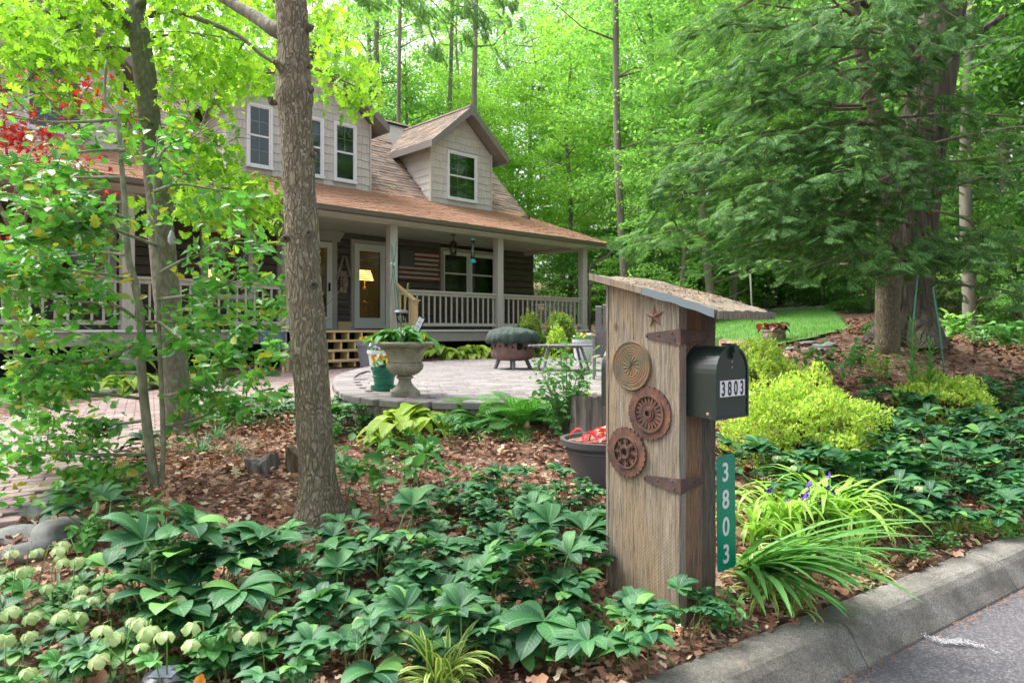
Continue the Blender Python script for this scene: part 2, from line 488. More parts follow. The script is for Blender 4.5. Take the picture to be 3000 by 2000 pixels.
def bark(name, cs, zs=.35, sc=14, bst=1.0, bd=.02, dist=.6):
    m, nt, b, o = new_mat(name)
    v = coords(nt, (1, 1, zs), 'World')
    vo = N(nt, 'ShaderNodeTexVoronoi'); vo.feature = 'DISTANCE_TO_EDGE'; vo.inputs['Scale'].default_value = sc * 1.6
    nz = N(nt, 'ShaderNodeTexNoise'); nz.inputs['Scale'].default_value = sc; nt.links.new(v, nz.inputs['Vector'])
    sc_ = N(nt, 'ShaderNodeVectorMath'); sc_.operation = 'SCALE'; sc_.inputs['Scale'].default_value = dist * .12; nt.links.new(nz.outputs['Color'], sc_.inputs[0])
    dv = N(nt, 'ShaderNodeVectorMath'); dv.operation = 'ADD'; nt.links.new(v, dv.inputs[0]); nt.links.new(sc_.outputs[0], dv.inputs[1]); nt.links.new(dv.outputs[0], vo.inputs['Vector'])
    f = noise(nt, v, sc * 2.2, 8, .7); g = noise(nt, coords(nt, (1, 1, 1), 'World'), 2.5, 4, .6)
    e = ramp(nt, vo.outputs['Distance'], [(0, (0, 0, 0)), (.28, (1, 1, 1))])
    c = ramp(nt, f, [(.25, cs[0]), (.5, cs[1]), (.75, cs[2])])
    c = mix(nt, math_(nt, 'MULTIPLY', g, .5), c, cs[3])
    c = mix(nt, math_(nt, 'MULTIPLY', math_(nt, 'SUBTRACT', 1.0, e), .6), c, cs[0])
    nt.links.new(c, b.inputs['Base Color']); b.inputs['Roughness'].default_value = .9
    bump(nt, b, math_(nt, 'ADD', math_(nt, 'MULTIPLY', e, .7), f), bst, bd)
    return m
M['bark_near'] = bark('grey_brown_bark', [(.09, .073, .045), (.28, .24, .155), (.45, .41, .29), (.33, .30, .20)], .30, 24, 1.0, .025)
M['bark_oak'] = bark('smooth_grey_bark', [(.09, .085, .06), (.2, .19, .145), (.34, .33, .27), (.16, .165, .10)], .5, 12, .6, .008)
M['bark_old'] = bark('furrowed_bark', [(.04, .032, .022), (.12, .10, .075), (.2, .18, .14), (.11, .12, .07)], .16, 7, 1.0, .05)
M['bark_thin'] = simple('mossy_thin_bark', [(.3, (.12, .12, .075)), (.5, (.21, .22, .14)), (.7, (.32, .32, .24))], scale=(1, 1, .5), nscale=18, rough=.85, kind='World')
M['bark_far'] = simple('far_bark', [(.3, (.11, .10, .075)), (.7, (.27, .25, .20))], scale=(1, 1, .2), nscale=5, rough=.9, kind='World')
M['twig'] = simple('twig_bark', [(.3, (.10, .085, .055)), (.7, (.22, .2, .14))], nscale=20, rough=.85, kind='World')
M['hell'] = leaf_mat('hellebore_leaf', (.015, .078, .037), (.055, .185, .058), .24, .5, c3=(.13, .31, .07), vein=(.12, .27, .11), vb=.2, spec=.35)
M['hell_fresh'] = leaf_mat('young_hellebore_leaf', (.05, .19, .045), (.09, .28, .07), .3, .48, vein=(.2, .4, .14), vb=.15)
M['stem'] = plain('green_stem', (.13, .26, .06), .5)
M['oak'] = leaf_mat('spring_oak_leaf', (.17, .39, .035), (.33, .55, .06), .5, .5, c3=(.12, .30, .04), tcol=1.6)
M['holly'] = leaf_mat('holly_leaf', (.045, .21, .035), (.14, .38, .07), .38, .33, c3=(.30, .30, .04), spec=.5)
M['maple'] = leaf_mat('red_maple_leaf', (.15, .012, .014), (.34, .025, .02), .4, .5)
M['hemlock'] = leaf_mat('hemlock_needles', (.038, .122, .042), (.14, .29, .10), .42, .6, c3=(.34, .52, .16), spec=.15)
M['far'] = leaf_mat('forest_leaf', (.12, .30, .08), (.26, .48, .15), .5, .5, tcol=1.7)
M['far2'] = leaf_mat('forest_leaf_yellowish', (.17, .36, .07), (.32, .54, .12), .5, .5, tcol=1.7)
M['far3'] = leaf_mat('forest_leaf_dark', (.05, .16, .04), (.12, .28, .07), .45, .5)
M['spirea'] = leaf_mat('golden_shrub_leaf', (.24, .42, .05), (.52, .64, .12), .35, .5, c3=(.18, .28, .05))
M['hosta'] = leaf_mat('golden_hosta_leaf', (.26, .42, .04), (.45, .60, .10), .35, .4, vb=.5, vein=(.5, .62, .2))
M['fern'] = leaf_mat('fern', (.07, .24, .04), (.13, .36, .07), .4, .5)
M['strap'] = leaf_mat('strap_leaf', (.08, .24, .06), (.15, .38, .10), .3, .35, vein=(.3, .45, .22))
M['strap_var'] = leaf_mat('striped_strap_leaf', (.10, .30, .05), (.17, .42, .07), .3, .4, edge=(.68, .70, .26))
M['strap_lime'] = leaf_mat('lime_strap_leaf', (.20, .40, .06), (.34, .55, .11), .35, .4)
M['shrub'] = leaf_mat('small_shrub_leaf', (.06, .2, .05), (.12, .33, .08), .3, .45)
M['grass'] = leaf_mat('grass_blade', (.09, .25, .05), (.19, .40, .09), .3, .6)
M['litter'] = leaf_mat('dead_leaf', (.13, .055, .035), (.46, .25, .155), .1, .8, c3=(.62, .50, .34), tcol=1.0, spec=.2)
M['forest_litter'] = leaf_mat('old_forest_litter', (.07, .035, .022), (.22, .125, .08), .0, .9, c3=(.32, .22, .14), tcol=1.0, spec=.1)
M['chips'] = leaf_mat('bark_chip', (.20, .10, .065), (.50, .32, .215), .0, .85, c3=(.66, .54, .42), tcol=1.0, spec=.2)
M['sepal'] = leaf_mat('pale_green_flower', (.30, .42, .19), (.48, .56, .33), .35, .5)
# ------------------------------------------------------------------ ground, road, kerb
def grid_sheet(xs, ys, name, mat, zf):
    X, Y = np.meshgrid(xs, ys); Z = zf(X, Y)
    V = np.stack([X, Y, Z], -1).reshape(-1, 3)
    nx = len(xs); i, j = np.meshgrid(np.arange(nx - 1), np.arange(len(ys) - 1))
    a = (j * nx + i).ravel()
    T = np.stack([a, a + 1, a + nx + 1, a + nx], -1)
    o = mobj(name, np_mesh(name, V, T, smooth=True), mat); return o
def spaced(a0, a1, f0, f1, fine, coarse):
    l = list(np.arange(a0, f0, coarse)) + list(np.arange(f0, f1, fine)) + list(np.arange(f1, a1 + coarse, coarse))
    return np.array(l)
def gz(X, Y):
    Z = terrain(X, Y)
    bumpy = np.vectorize(lambda a, b: mnoise.noise(Vector((a * 1.7, b * 1.7, 0))) * .03 + mnoise.noise(Vector((a * 6, b * 6, 3))) * .012)(X, Y)
    d = (X - CL0[0]) * CM[0] + (Y - CL0[1]) * CM[1]
    fl = inpoly(X, Y, PATIO) | inpoly(X, Y, WALK) | (d > -.3)
    return Z + np.where(fl, -.005, bumpy)
xs = spaced(-90, 110, -7, 8, .09, 4.0); ys = spaced(-40, 120, .8, 13, .09, 3.5)
ground = tag(grid_sheet(xs, ys, 'ground', M['ground'], gz), kind='structure')
LAWN = [(1.6, 13.0), (2.6, 10.6), (3.9, 10.6), (4.9, 11.2), (6.6, 14), (8, 19), (9.5, 25.5), (5, 24), (3.8, 19), (4.3, 16)]
LAWN = smooth_poly([(3.0, 10.2), (4.7, 10.3), (6.2, 12.6), (8.0, 16.5), (11.8, 25.8), (6.0, 26.4), (3.4, 21), (3.4, 16), (3.2, 12.5)], 2)
b_ = MB()
lx = np.arange(2.5, 10, .5); ly = np.arange(10, 27, .5)
pts_l = []
me_v = []; me_f = []
X, Y = np.meshgrid(np.arange(2.5, 10, .25), np.arange(10, 27, .25)); INS = inpoly(X, Y, LAWN); Z = terrain(X, Y) + .05
for j in range(X.shape[0] - 1):
    for i in range(X.shape[1] - 1):
        if INS[j, i]:
            k = len(b_.v)
            for (jj, ii) in ((j, i), (j, i + 1), (j + 1, i + 1), (j + 1, i)): b_.v.append((X[jj, ii], Y[jj, ii], Z[jj, ii]))
            b_.face((k, k + 1, k + 2, k + 3))
tag(b_.build('lawn', M['lawn']), kind='structure')
# road
def cl(s, d, z):                     # along the kerb, across towards the road
    q = CL0 + s * CU + d * CM
    return (q[0], q[1], z)
mb = MB()
ss = np.arange(-12, 30, .5); dd = [.18, .6, 1.2, 2, 3.2, 5, 8, 13]
for s_ in ss:
    for d in dd: mb.v.append(cl(s_, d, -.012 if d == .18 else .0 + .012 * math.sin(s_ * .9) * min(d, 1)))
k = len(dd)
for i in range(len(ss) - 1):
    for j in range(k - 1): mb.face((i * k + j, i * k + j + 1, (i + 1) * k + j + 1, (i + 1) * k + j))
tag(mb.build('road', M['asphalt'], smooth=True), kind='structure')
# kerb in cast segments
kerb = tag(empty('kerb', cl(0, 0, 0)), kind='structure')
joints = [-9, -6.0, -3.0, -.62 + .02, 1.0, 3.6, 6.6, 9.6, 13]
prof = [(-.03, -.1), (-.03, .135), (-.012, .15), (.06, .152), (.125, .148), (.15, .138), (.175, .11), (.215, .045), (.245, .002), (.26, -.1)]
for a, b in zip(joints[:-1], joints[1:]):
    mb = MB(); n_ = max(2, int((b - a) / .12))
    for i in range(n_ + 1):
        s_ = a + .004 + (b - a - .008) * i / n_
        for d, z in prof:
            nn = mnoise.noise(Vector((s_ * 7, d * 20, z * 20))) * .004
            q = cl(s_, d + nn, z + (nn if z > 0 else 0)); mb.v.append((q[0] - kerb.location.x, q[1] - kerb.location.y, q[2]))
    k = len(prof)
    for i in range(n_):
        for j in range(k - 1): mb.face((i * k + j, (i + 1) * k + j, (i + 1) * k + j + 1, i * k + j + 1))
    mb.face(list(range(k))[::1]); mb.face([n_ * k + j for j in range(k)][::-1])
    mb.build('kerb_segment', M['concrete'], kerb)
# paint scuff and needles on the road
mat_white = plain('white_paint', (.48, .48, .50), .9)
mb = MB(); c0 = onz(2795, 1885, .0)
for i in range(520):
    u_ = random.gauss(0, .07); v_ = random.gauss(0, .016) + .02 * math.sin(u_ * 30); a = random.uniform(0, 6.3); r = random.uniform(.001, .0038)
    x = c0.x + u_ * .93 + v_ * .4; y = c0.y - u_ * .55 + v_
    mb.add([(x + r * math.cos(a + q) * random.uniform(.6, 1.6), y + r * math.sin(a + q), .014) for q in (0, 1.3, 2.6, 3.9, 5.2)], [(0, 1, 2, 3, 4)])
tag(mb.build('road_paint_mark', mat_white), kind='stuff')
needle = plain('brown_needles', (.30, .12, .05), .9)
mb = MB()
for i in range(900):
    s_ = random.uniform(-3, 7); near = random.random() < .6
    d = .27 + abs(random.gauss(0, .025)) if near else random.uniform(.05, 2.2)
    q = cl(s_, d, 0); z = .155 if d < .15 else (.012 if d > .27 else .14 - (d - .15) * 1.3)
    if .15 < d < .26: continue
    a = random.uniform(0, 3.14); l = random.uniform(.006, .02); w = .0016
    dx, dy = math.cos(a), math.sin(a)
    mb.add([(q[0] - dx * l + dy * w, q[1] - dy * l - dx * w, z), (q[0] + dx * l + dy * w, q[1] + dy * l - dx * w, z + .004), (q[0] + dx * l - dy * w, q[1] + dy * l + dx * w, z + .006), (q[0] - dx * l - dy * w, q[1] - dy * l + dx * w, z + .002)], [(0, 1, 2, 3)])
tag(mb.build('fallen_needles', needle), kind='stuff')

# ------------------------------------------------------------------ brick walkway
walk = tag(empty('walkway', (-4, 7, 0)), kind='structure')
mb = MB(); X0 = walk.location
wp = [(x - X0.x, y - X0.y) for x, y in WALK]
k = len(wp)
mb.v = [(x, y, float(walkz(0, y + X0.y)) - .022) for x, y in wp]; mb.face(list(range(k)))
mb.build('joint_sand', simple('joint_sand', [(.3, (.16, .13, .11)), (.7, (.26, .21, .18))], nscale=30, rough=1), walk)
mbrick = simple('brick_paver', [(.3, (.20, .14, .13)), (.5, (.275, .20, .185)), (.75, (.35, .275, .255))], nscale=3.5, rough=.85, bmp=.25, kind='World', obj_rand=.22)
protos = []
for q in range(3):
    m_ = MB(); m_.bbox(-.0965, .0965, -.0465, .0465, -.04, 0, .005); protos.append(m_.mesh('brick'))
items = []; ang = R(28); ca, sa = math.cos(ang), math.sin(ang)
for i in range(-40, 40):
    for j in range(-75, 75):
        u_ = i * .2 + (j % 2) * .1; v_ = j * .1
        x = u_ * ca - v_ * sa; y = u_ * sa + v_ * ca
        items.append((random.randrange(3), x, y))
ax = np.array([it[1] + X0.x for it in items]); ay = np.array([it[2] + X0.y for it in items])
ins = inpoly(ax, ay, WALK)
its = []
for (q, x, y), ok in zip(items, ins):
    if ok:
        z = float(walkz(0, y + X0.y)) + random.uniform(-.002, .002)
        Mx = Matrix.Translation((x, y, z)) @ Matrix.Rotation(R(1.9), 4, 'X') @ Matrix.Rotation(ang + random.uniform(-.012, .012), 4, 'Z') @ Matrix.Rotation(random.uniform(-.01, .01), 4, 'X')
        its.append((q, Mx))
pieces('brick', protos, its, mbrick, walk, 300, 'brick_field')
# ------------------------------------------------------------------ raised patio
patio = tag(empty('patio', (1, 9, 0)), kind='structure'); P0 = patio.location
mb = MB()
def inset(poly, d):
    cx = sum(p[0] for p in poly) / len(poly); cy = sum(p[1] for p in poly) / len(poly)
    out = []
    for x, y in poly:
        l = math.hypot(x - cx, y - cy); out.append((x - (x - cx) / l * d, y - (y - cy) / l * d))
    return out
mb.prism([(x - P0.x, y - P0.y) for x, y in inset(PATIO, .12)], .35, PZ - .03)
mb.build('patio_bed', bpy.data.materials['joint_sand'], patio)
mpav = simple('tumbled_paver', [(.3, (.135, .122, .12)), (.5, (.20, .183, .178)), (.75, (.275, .255, .245))], nscale=4, rough=.9, bmp=.3, kind='World', obj_rand=.14)
lens = [.15, .22, .3]
protos = []
for L_ in lens:
    m_ = MB(); m_.bbox(-L_ / 2 + .004, L_ / 2 - .004, -.104, .104, -.04, 0, .009); protos.append(m_.mesh('paver'))
its = []; inn = inset(PATIO, .2)
for j in range(-30, 36):
    u_ = -6 + random.uniform(0, .3)
    while u_ < 6:
        q = random.choice([0, 1, 1, 2, 2]); L_ = lens[q]
        x = (u_ + L_ / 2) * math.cos(.25) - j * .215 * math.sin(.25); y = (u_ + L_ / 2) * math.sin(.25) + j * .215 * math.cos(.25)
        if inpoly(np.array([x + P0.x]), np.array([y + P0.y + 1.5]), inn)[0]:
            its.append((q, Matrix.Translation((x, y + 1.5, PZ + random.uniform(-.003, .002))) @ Matrix.Rotation(.25 + random.uniform(-.01, .01), 4, 'Z') @ Matrix.Rotation(random.uniform(-.008, .008), 4, 'X')))
        u_ += L_
pieces('paver', protos, its, mpav, patio, 300, 'paver_field')
mwall = simple('retaining_block', [(.3, (.15, .135, .115)), (.5, (.24, .22, .19)), (.75, (.34, .31, .27))], nscale=7, rough=.95, bmp=.7, bdist=.012, kind='World', obj_rand=.2)
# arc length walk round the patio outline
pl = [Vector((x, y, 0)) for x, y in PATIO]; seg = []; 
tot = sum((pl[(i + 1) % len(pl)] - pl[i]).length for i in range(len(pl)))
def along(s):
    s = s % tot
    for i in range(len(pl)):
        a, b = pl[i], pl[(i + 1) % len(pl)]; l = (b - a).length
        if s <= l: return a + (b - a) * (s / l), (b - a).normalized()
        s -= l
    return pl[0], Vector((1, 0, 0))
def rough_block(l, d, h, j):
    m_ = MB(); m_.bbox(-l / 2, l / 2, -d / 2, d / 2, -h, 0, .008)
    m_.v = [(x + random.uniform(-j, j), y + random.uniform(-j, j), z + random.uniform(-j, j) * .5) for x, y, z in m_.v]
    return m_.mesh('wall_block')
pb = [rough_block(.235, .2, .095, .005) for _ in range(5)]
pc = [rough_block(.235, .26, .06, .003) for _ in range(4)]
for m_ in pc: m_.name = 'cap_stone'
n_ = int(tot / .245)
its = []; itc = []
for c_ in range(4):
    for i in range(n_):
        s_ = (i + .5 * (c_ % 2)) * tot / n_
        p, t = along(s_)
        a = math.atan2(t.y, t.x)
        loc = Vector((p.x - P0.x, p.y - P0.y, PZ - .064 - c_ * .1))
        if c_ == 0:
            itc.append((random.randrange(4), Matrix.Translation((loc.x, loc.y, PZ + .001)) @ Matrix.Rotation(a, 4, 'Z')))
        its.append((random.randrange(5), Matrix.Translation(loc) @ Matrix.Rotation(a + random.uniform(-.03, .03), 4, 'Z')))
pieces('cap_stone', pc, itc, mpav, patio, 120, 'cap_stone_field')
pieces('wall_block', pb, its, mwall, patio, 150, 'wall_block_field')

# ------------------------------------------------------------------ the house
HX = Vector((-2.73, 15.5, 0)); HR = math.atan2(.690, .724)
house = thing('house', 'grey brown log house with shingled dormers and a long railed front porch', 'house', HX, HR)
m_siding = simple('putty_siding', [(.3, (.47, .455, .41)), (.7, (.57, .55, .505))], scale=(14, 14, 1), nscale=2.5, rough=.75, bmp=.35, bdist=.006, obj_rand=.06)
m_trim = simple('taupe_trim_paint', [(.3, (.32, .30, .27)), (.7, (.39, .37, .335))], nscale=2, rough=.55, bmp=.05)
m_fascia = simple('grey_fascia_paint', [(.3, (.17, .155, .14)), (.7, (.21, .195, .18))], nscale=2, rough=.5, bmp=.05)
m_white = plain('white_vinyl', (.72, .73, .76), .35)
m_cream = simple('cream_ceiling_paint', [(.3, (.50, .48, .41)), (.7, (.56, .54, .47))], nscale=2, rough=.6, bmp=.05)
m_log = simple('dark_stained_log', [(.25, (.045, .04, .033)), (.5, (.085, .074, .06)), (.8, (.13, .115, .095))], scale=(.6, 8, 8), nscale=5, rough=.7, bmp=.6, bdist=.01, obj_rand=.15)
m_post = simple('porch_post_paint', [(.3, (.43, .41, .36)), (.7, (.51, .485, .44))], scale=(4, 4, .6), nscale=4, rough=.6, bmp=.2)
m_pine = simple('new_yellow_pine', [(.3, (.50, .36, .17)), (.6, (.62, .47, .25)), (.8, (.70, .56, .33))], scale=(1.2, 12, 12), nscale=4, rough=.7, bmp=.15)
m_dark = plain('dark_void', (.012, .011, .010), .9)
m_deck = simple('deck_board_paint', [(.3, (.16, .15, .14)), (.7, (.22, .21, .20))], nscale=5, rough=.7)
m_gut = plain('bronze_gutter', (.15, .135, .115), .35, .3)
def roofmat():
    m, nt, b, o = new_mat('needle_strewn_shingle')
    v = coords(nt, (1, 1, 1), 'World')
    oi = N(nt, 'ShaderNodeObjectInfo'); g = N(nt, 'ShaderNodeNewGeometry')
    r = math_(nt, 'FRACT', math_(nt, 'ADD', g.outputs['Random Per Island'], oi.outputs['Random']))
    c = ramp(nt, r, [(0, (.15, .125, .108)), (.5, (.22, .182, .152)), (1, (.29, .228, .18))])
    f = noise(nt, v, 4.5, 6, .75, 1.0); fine = noise(nt, v, 40, 3, .7)
    sz = N(nt, 'ShaderNodeSeparateXYZ'); nt.links.new(v, sz.inputs[0])
    low = math_(nt, 'MULTIPLY', math_(nt, 'SUBTRACT', 5.6, sz.outputs[2]), .55)   # needles lie on the shallow porch roof
    amt = math_(nt, 'ADD', math_(nt, 'MINIMUM', math_(nt, 'MAXIMUM', low, 0.0), .45), math_(nt, 'ADD', math_(nt, 'MULTIPLY', f, .9), math_(nt, 'MULTIPLY', fine, .35)))
    k = ramp(nt, amt, [(.66, (0, 0, 0)), (.80, (1, 1, 1))])
    nd = ramp(nt, noise(nt, v, 55, 4, .7), [(.3, (.26, .135, .085)), (.55, (.44, .265, .175)), (.8, (.54, .37, .27))])
    c = mix(nt, math_(nt, 'MULTIPLY', k, .9), c, nd)
    nt.links.new(c, b.inputs['Base Color']); b.inputs['Roughness'].default_value = .95; b.inputs['Specular IOR Level'].default_value = .1
    bump(nt, b, noise(nt, v, 70, 4, .7), .7, .015)
    return m
m_roof = roofmat()
def glassmat(name, c, tr=.35, rough=.04):
    m, nt, b, o = new_mat(name)
    nt.nodes.remove(b)
    gl = N(nt, 'ShaderNodeBsdfGlossy'); gl.inputs['Roughness'].default_value = rough; gl.inputs['Color'].default_value = (.45, .5, .5, 1)
    tp = N(nt, 'ShaderNodeBsdfTransparent'); tp.inputs[0].default_value = rgb(c)
    fr = N(nt, 'ShaderNodeFresnel'); fr.inputs[0].default_value = 1.5
    ms = N(nt, 'ShaderNodeMixShader'); nt.links.new(math_(nt, 'ADD', fr.outputs[0], tr), ms.inputs[0])
    nt.links.new(tp.outputs[0], ms.inputs[1]); nt.links.new(gl.outputs[0], ms.inputs[2]); nt.links.new(ms.outputs[0], o.inputs[0])
    return m
m_glass = glassmat('window_glass', (.85, .9, .87), .03)
TL, TR = -10.2, 7.66; WN = 2.4; FZ = 1.5
def hb(name, mat, *boxes, parent=None, bev=0):
    m_ = MB()
    for b in boxes: m_.box(*b)
    return m_.build(name, mat, parent or house)
# porch deck, skirt, ceiling, beam
hb('porch_floor', m_deck, (TL, TR - .6, -.12, WN, FZ - .04, FZ))
hb('deck_fascia', m_trim, (TL, -2.55, -.10, -.06, 1.22, FZ - .045), (.1, TR - .7, -.10, -.06, 1.22, FZ - .045), (TR - .7, TR - .66, -.1, WN, 1.22, FZ - .045))
hb('deck_edge', m_white, (TL, -2.5, -.15, -.10, FZ - .045, FZ - .005), (.05, TR - .6, -.15, -.1, FZ - .045, FZ - .005))
hb('porch_shade_sheet', m_dark, (TL, TR - .8, .5, .55, .55, FZ - .05))  # near-black upright sheet standing in for the shade beneath the deck
hb('porch_ceiling', m_cream, (TL, TR - .1, -.38, WN, 3.955, 3.975))
hb('porch_beam', m_cream, (TL, 6.73, -.08, .08, 3.86, 3.952), (6.57, 6.73, .083, WN, 3.86, 3.952))
posts_t = [-8.35, -5.4, -2.47, 0, 3.28, 6.65]
pm = MB(); pm.bbox(-.1, .1, -.1, .1, 0, 2.36, .012); pm.box(-.115, .115, -.115, .115, 0, .09); pmesh = pm.mesh('porch_post')
for t in posts_t:
    mobj('porch_post', pmesh, m_post, house, Matrix.Translation((t, 0, FZ)))
pm = MB(); pm.box(-.12, .12, -.12, .12, 0, .9)
for t in posts_t[:3] + posts_t[4:]:
    mobj('pier', pm.mesh('pier'), m_trim, house, Matrix.Translation((t, .02, .5)) @ Matrix.Diagonal((1, 1, .79, 1)))
# railings: each bay is a part, balusters its pieces
bm_ = MB(); bm_.bbox(-.019, .019, -.019, .019, 0, .74, .006); bal = bm_.mesh('baluster'); bal.materials.append(m_post)
for t0, t1 in ((-8.35, -5.4), (-5.4, -2.47), (0, 3.28), (3.28, 6.65)):
    a, b = t0 + .1, t1 - .1
    rl = hb('railing', m_post, (a, b, -.07, .07, FZ + .88, FZ + .92), (a, b, -.025, .025, FZ + .80, FZ + .878), (a, b, -.03, .03, FZ + .08, FZ + .155))
    n_ = int((b - a) / .168)
    for i in range(n_):
        o = mobj('baluster', bal, None, rl, Matrix.Translation((a + (i + .5) * (b - a) / n_, 0, FZ + .107)) @ Matrix.Diagonal((1, 1, .93, 1)))
rl = hb('railing', m_post, (6.58, 6.72, .1, WN - .05, FZ + .88, FZ + .92), (6.625, 6.675, .1, WN - .05, FZ + .80, FZ + .878), (6.62, 6.68, .1, WN - .05, FZ + .08, FZ + .155))
for i in range(13): mobj('baluster', bal, None, rl, Matrix.Translation((6.65, .2 + i * .168, FZ + .107)) @ Matrix.Diagonal((1, 1, .93, 1)))
# log wall with openings
op = [(-6.3, -5.1, 2.25, 3.75), (-3.27, -2.19, 2.2, 3.75), (-1.5, -.2, FZ, 3.68), (.45, 1.32, FZ, 3.70), (3.3, 5.35, 2.5, 3.74), (-9.4, -8.0, 2.25, 3.75)]
for c_ in range(13):
    z0 = FZ + c_ * .19; z1 = min(z0 + .182, 3.954)
    cuts = sorted([(a - .06, b + .06) for a, b, lo, hi in op if z0 < hi + .05 and z1 > lo - .05])
    x = TL
    for a, b in cuts + [(7.02, 7.02)]:
        if a - x > .05:
            m_ = MB()
            pr = [(WN + .02, z0), (WN - .0, z0 + .012), (WN - .008, (z0 + z1) / 2), (WN - .0, z1 - .012), (WN + .02, z1), (WN + .12, z1), (WN + .12, z0)]
            vs = [(x, y, z) for y, z in pr] + [(a, y, z) for y, z in pr]; k = len(pr)
            m_.add(vs, [tuple(range(k - 1, -1, -1)), tuple(range(k, 2 * k))] + [(i, (i + 1) % k, k + (i + 1) % k, k + i) for i in range(k)])
            m_.build('log', m_log, house)
        x = b
hb('gable_wall', m_log, (6.9, 7.0, WN + .13, 10.5, .9, 5.2), (TL, 7.0, 10.5, 10.6, .6, 5.2), (TL, TL + .1, WN + .13, 10.5, .6, 5.2))
mb = MB(); mb.add([(6.98, WN, 5.0), (6.98, 10.6, 4.5), (6.98, 10.55, 5.2), (6.98, 6.5, 8.3), (6.98, 3.3, 5.2)], [(0, 1, 2, 3, 4)]); mb.add([(TL, WN, 5.0), (TL, 10.6, 4.5), (TL, 10.55, 5.2), (TL, 6.5, 8.3), (TL, 3.3, 5.2)], [(0, 1, 2, 3, 4)])
mb.build('gable', m_siding, house)
m_in = simple('interior_wall', [(.3, (.10, .075, .05)), (.7, (.16, .12, .08))], nscale=2, rough=.9)
hb('interior', m_in, (TL + .2, 6.8, 4.4, 4.5, FZ, 4.4), (TL + .2, 6.8, WN + .13, 4.4, 3.96, 4.0), (TL + .2, 6.8, WN + .13, 4.4, FZ - .02, FZ))
hb('upper_wall_top', m_fascia, (TL, 7.0, WN - .02, WN + .12, 3.98, 4.9))
def window(t0, t1, z0, z1, n0, parent, cols=2, rows=(2, 2), fw=.06, mf=None, munt=True, glass=None, dark_room_panel=False, split=.5):
    mf = mf or m_white
    f = MB(); y0, y1 = n0 - .045, n0 + .02
    f.box(t0, t0 + fw, y0, y1, z0, z1); f.box(t1 - fw, t1, y0, y1, z0, z1); f.box(t0 + fw, t1 - fw, y0, y1, z1 - fw, z1); f.box(t0 - .01, t1 + .01, y0 - .02, y1, z0 - .012, z0 + fw * .9)
    w = f.build('window', mf, parent)
    s_ = MB(); zm = z0 + (z1 - z0) * split
    s_.box(t0 + fw, t0 + fw + .035, n0 - .025, n0 + .005, z0 + fw, z1 - fw); s_.box(t1 - fw - .035, t1 - fw, n0 - .025, n0 + .005, z0 + fw, z1 - fw)
    s_.box(t0 + fw + .036, t1 - fw - .036, n0 - .03, n0 + .005, zm - .022, zm + .022)
    s_.box(t0 + fw + .036, t1 - fw - .036, n0 - .025, n0 + .005, z0 + fw, z0 + fw + .03); s_.box(t0 + fw + .036, t1 - fw - .036, n0 - .025, n0 + .005, z1 - fw - .03, z1 - fw)
    s_.build('sash', mf, w) if parent is house else s_.build('sash', mf, parent)
    q = w if parent is house else parent
    for za, zb in ((z0 + fw + .03, zm - .022), (zm + .022, z1 - fw - .03)):
        g = MB(); g.box(t0 + fw + .035, t1 - fw - .035, n0 - .008, n0 - .003, za, zb); g.build('pane', glass or m_glass, q)
    if munt:
        m_ = MB(); a, b = t0 + fw + .035, t1 - fw - .035
        for (za, zb), rr in (((z0 + fw + .03, zm - .022), rows[0]), ((zm + .022, z1 - fw - .03), rows[1])):
            if rr < 1: continue
            for i in range(1, cols): x = a + (b - a) * i / cols; m_.box(x - .009, x + .009, n0 + .002, n0 + .008, za, zb)
            for i in range(1, rr): z = za + (zb - za) * i / rr; m_.box(a, b, n0 + .0025, n0 + .0075, z - .009, z + .009)
        m_.build('muntin', m_tan, q)
    return w
m_tan = plain('tan_muntin', (.50, .42, .26), .5)
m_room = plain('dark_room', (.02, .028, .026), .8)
def trimframe(t0, t1, z0, z1, w=.1, sill=True, parent=None, head=0):
    f = MB(); y0, y1 = WN - .075, WN - .0
    f.box(t0 - w, t0, y0, y1, z0, z1 + w); f.box(t1, t1 + w, y0, y1, z0, z1 + w); f.box(t0, t1, y0 + .003, y1, z1, z1 + w)
    if sill: f.box(t0 - w - .03, t1 + w + .03, y0 - .03, y1, z0 - .05, z0)
    return f.build('trim', m_trim, parent or house)
for t0, t1, z0, z1 in ((-9.4, -8.0, 2.25, 3.75), (-6.3, -5.1, 2.25, 3.75), (-3.27, -2.19, 2.2, 3.75)):
    trimframe(t0, t1, z0, z1); window(t0, t1, z0, z1, WN + .02, house, munt=False)
trimframe(3.3, 5.35, 2.5, 3.74)
window(3.3, 4.31, 2.5, 3.74, WN + .02, house, munt=False); window(4.33, 5.35, 2.5, 3.74, WN + .02, house, munt=False)
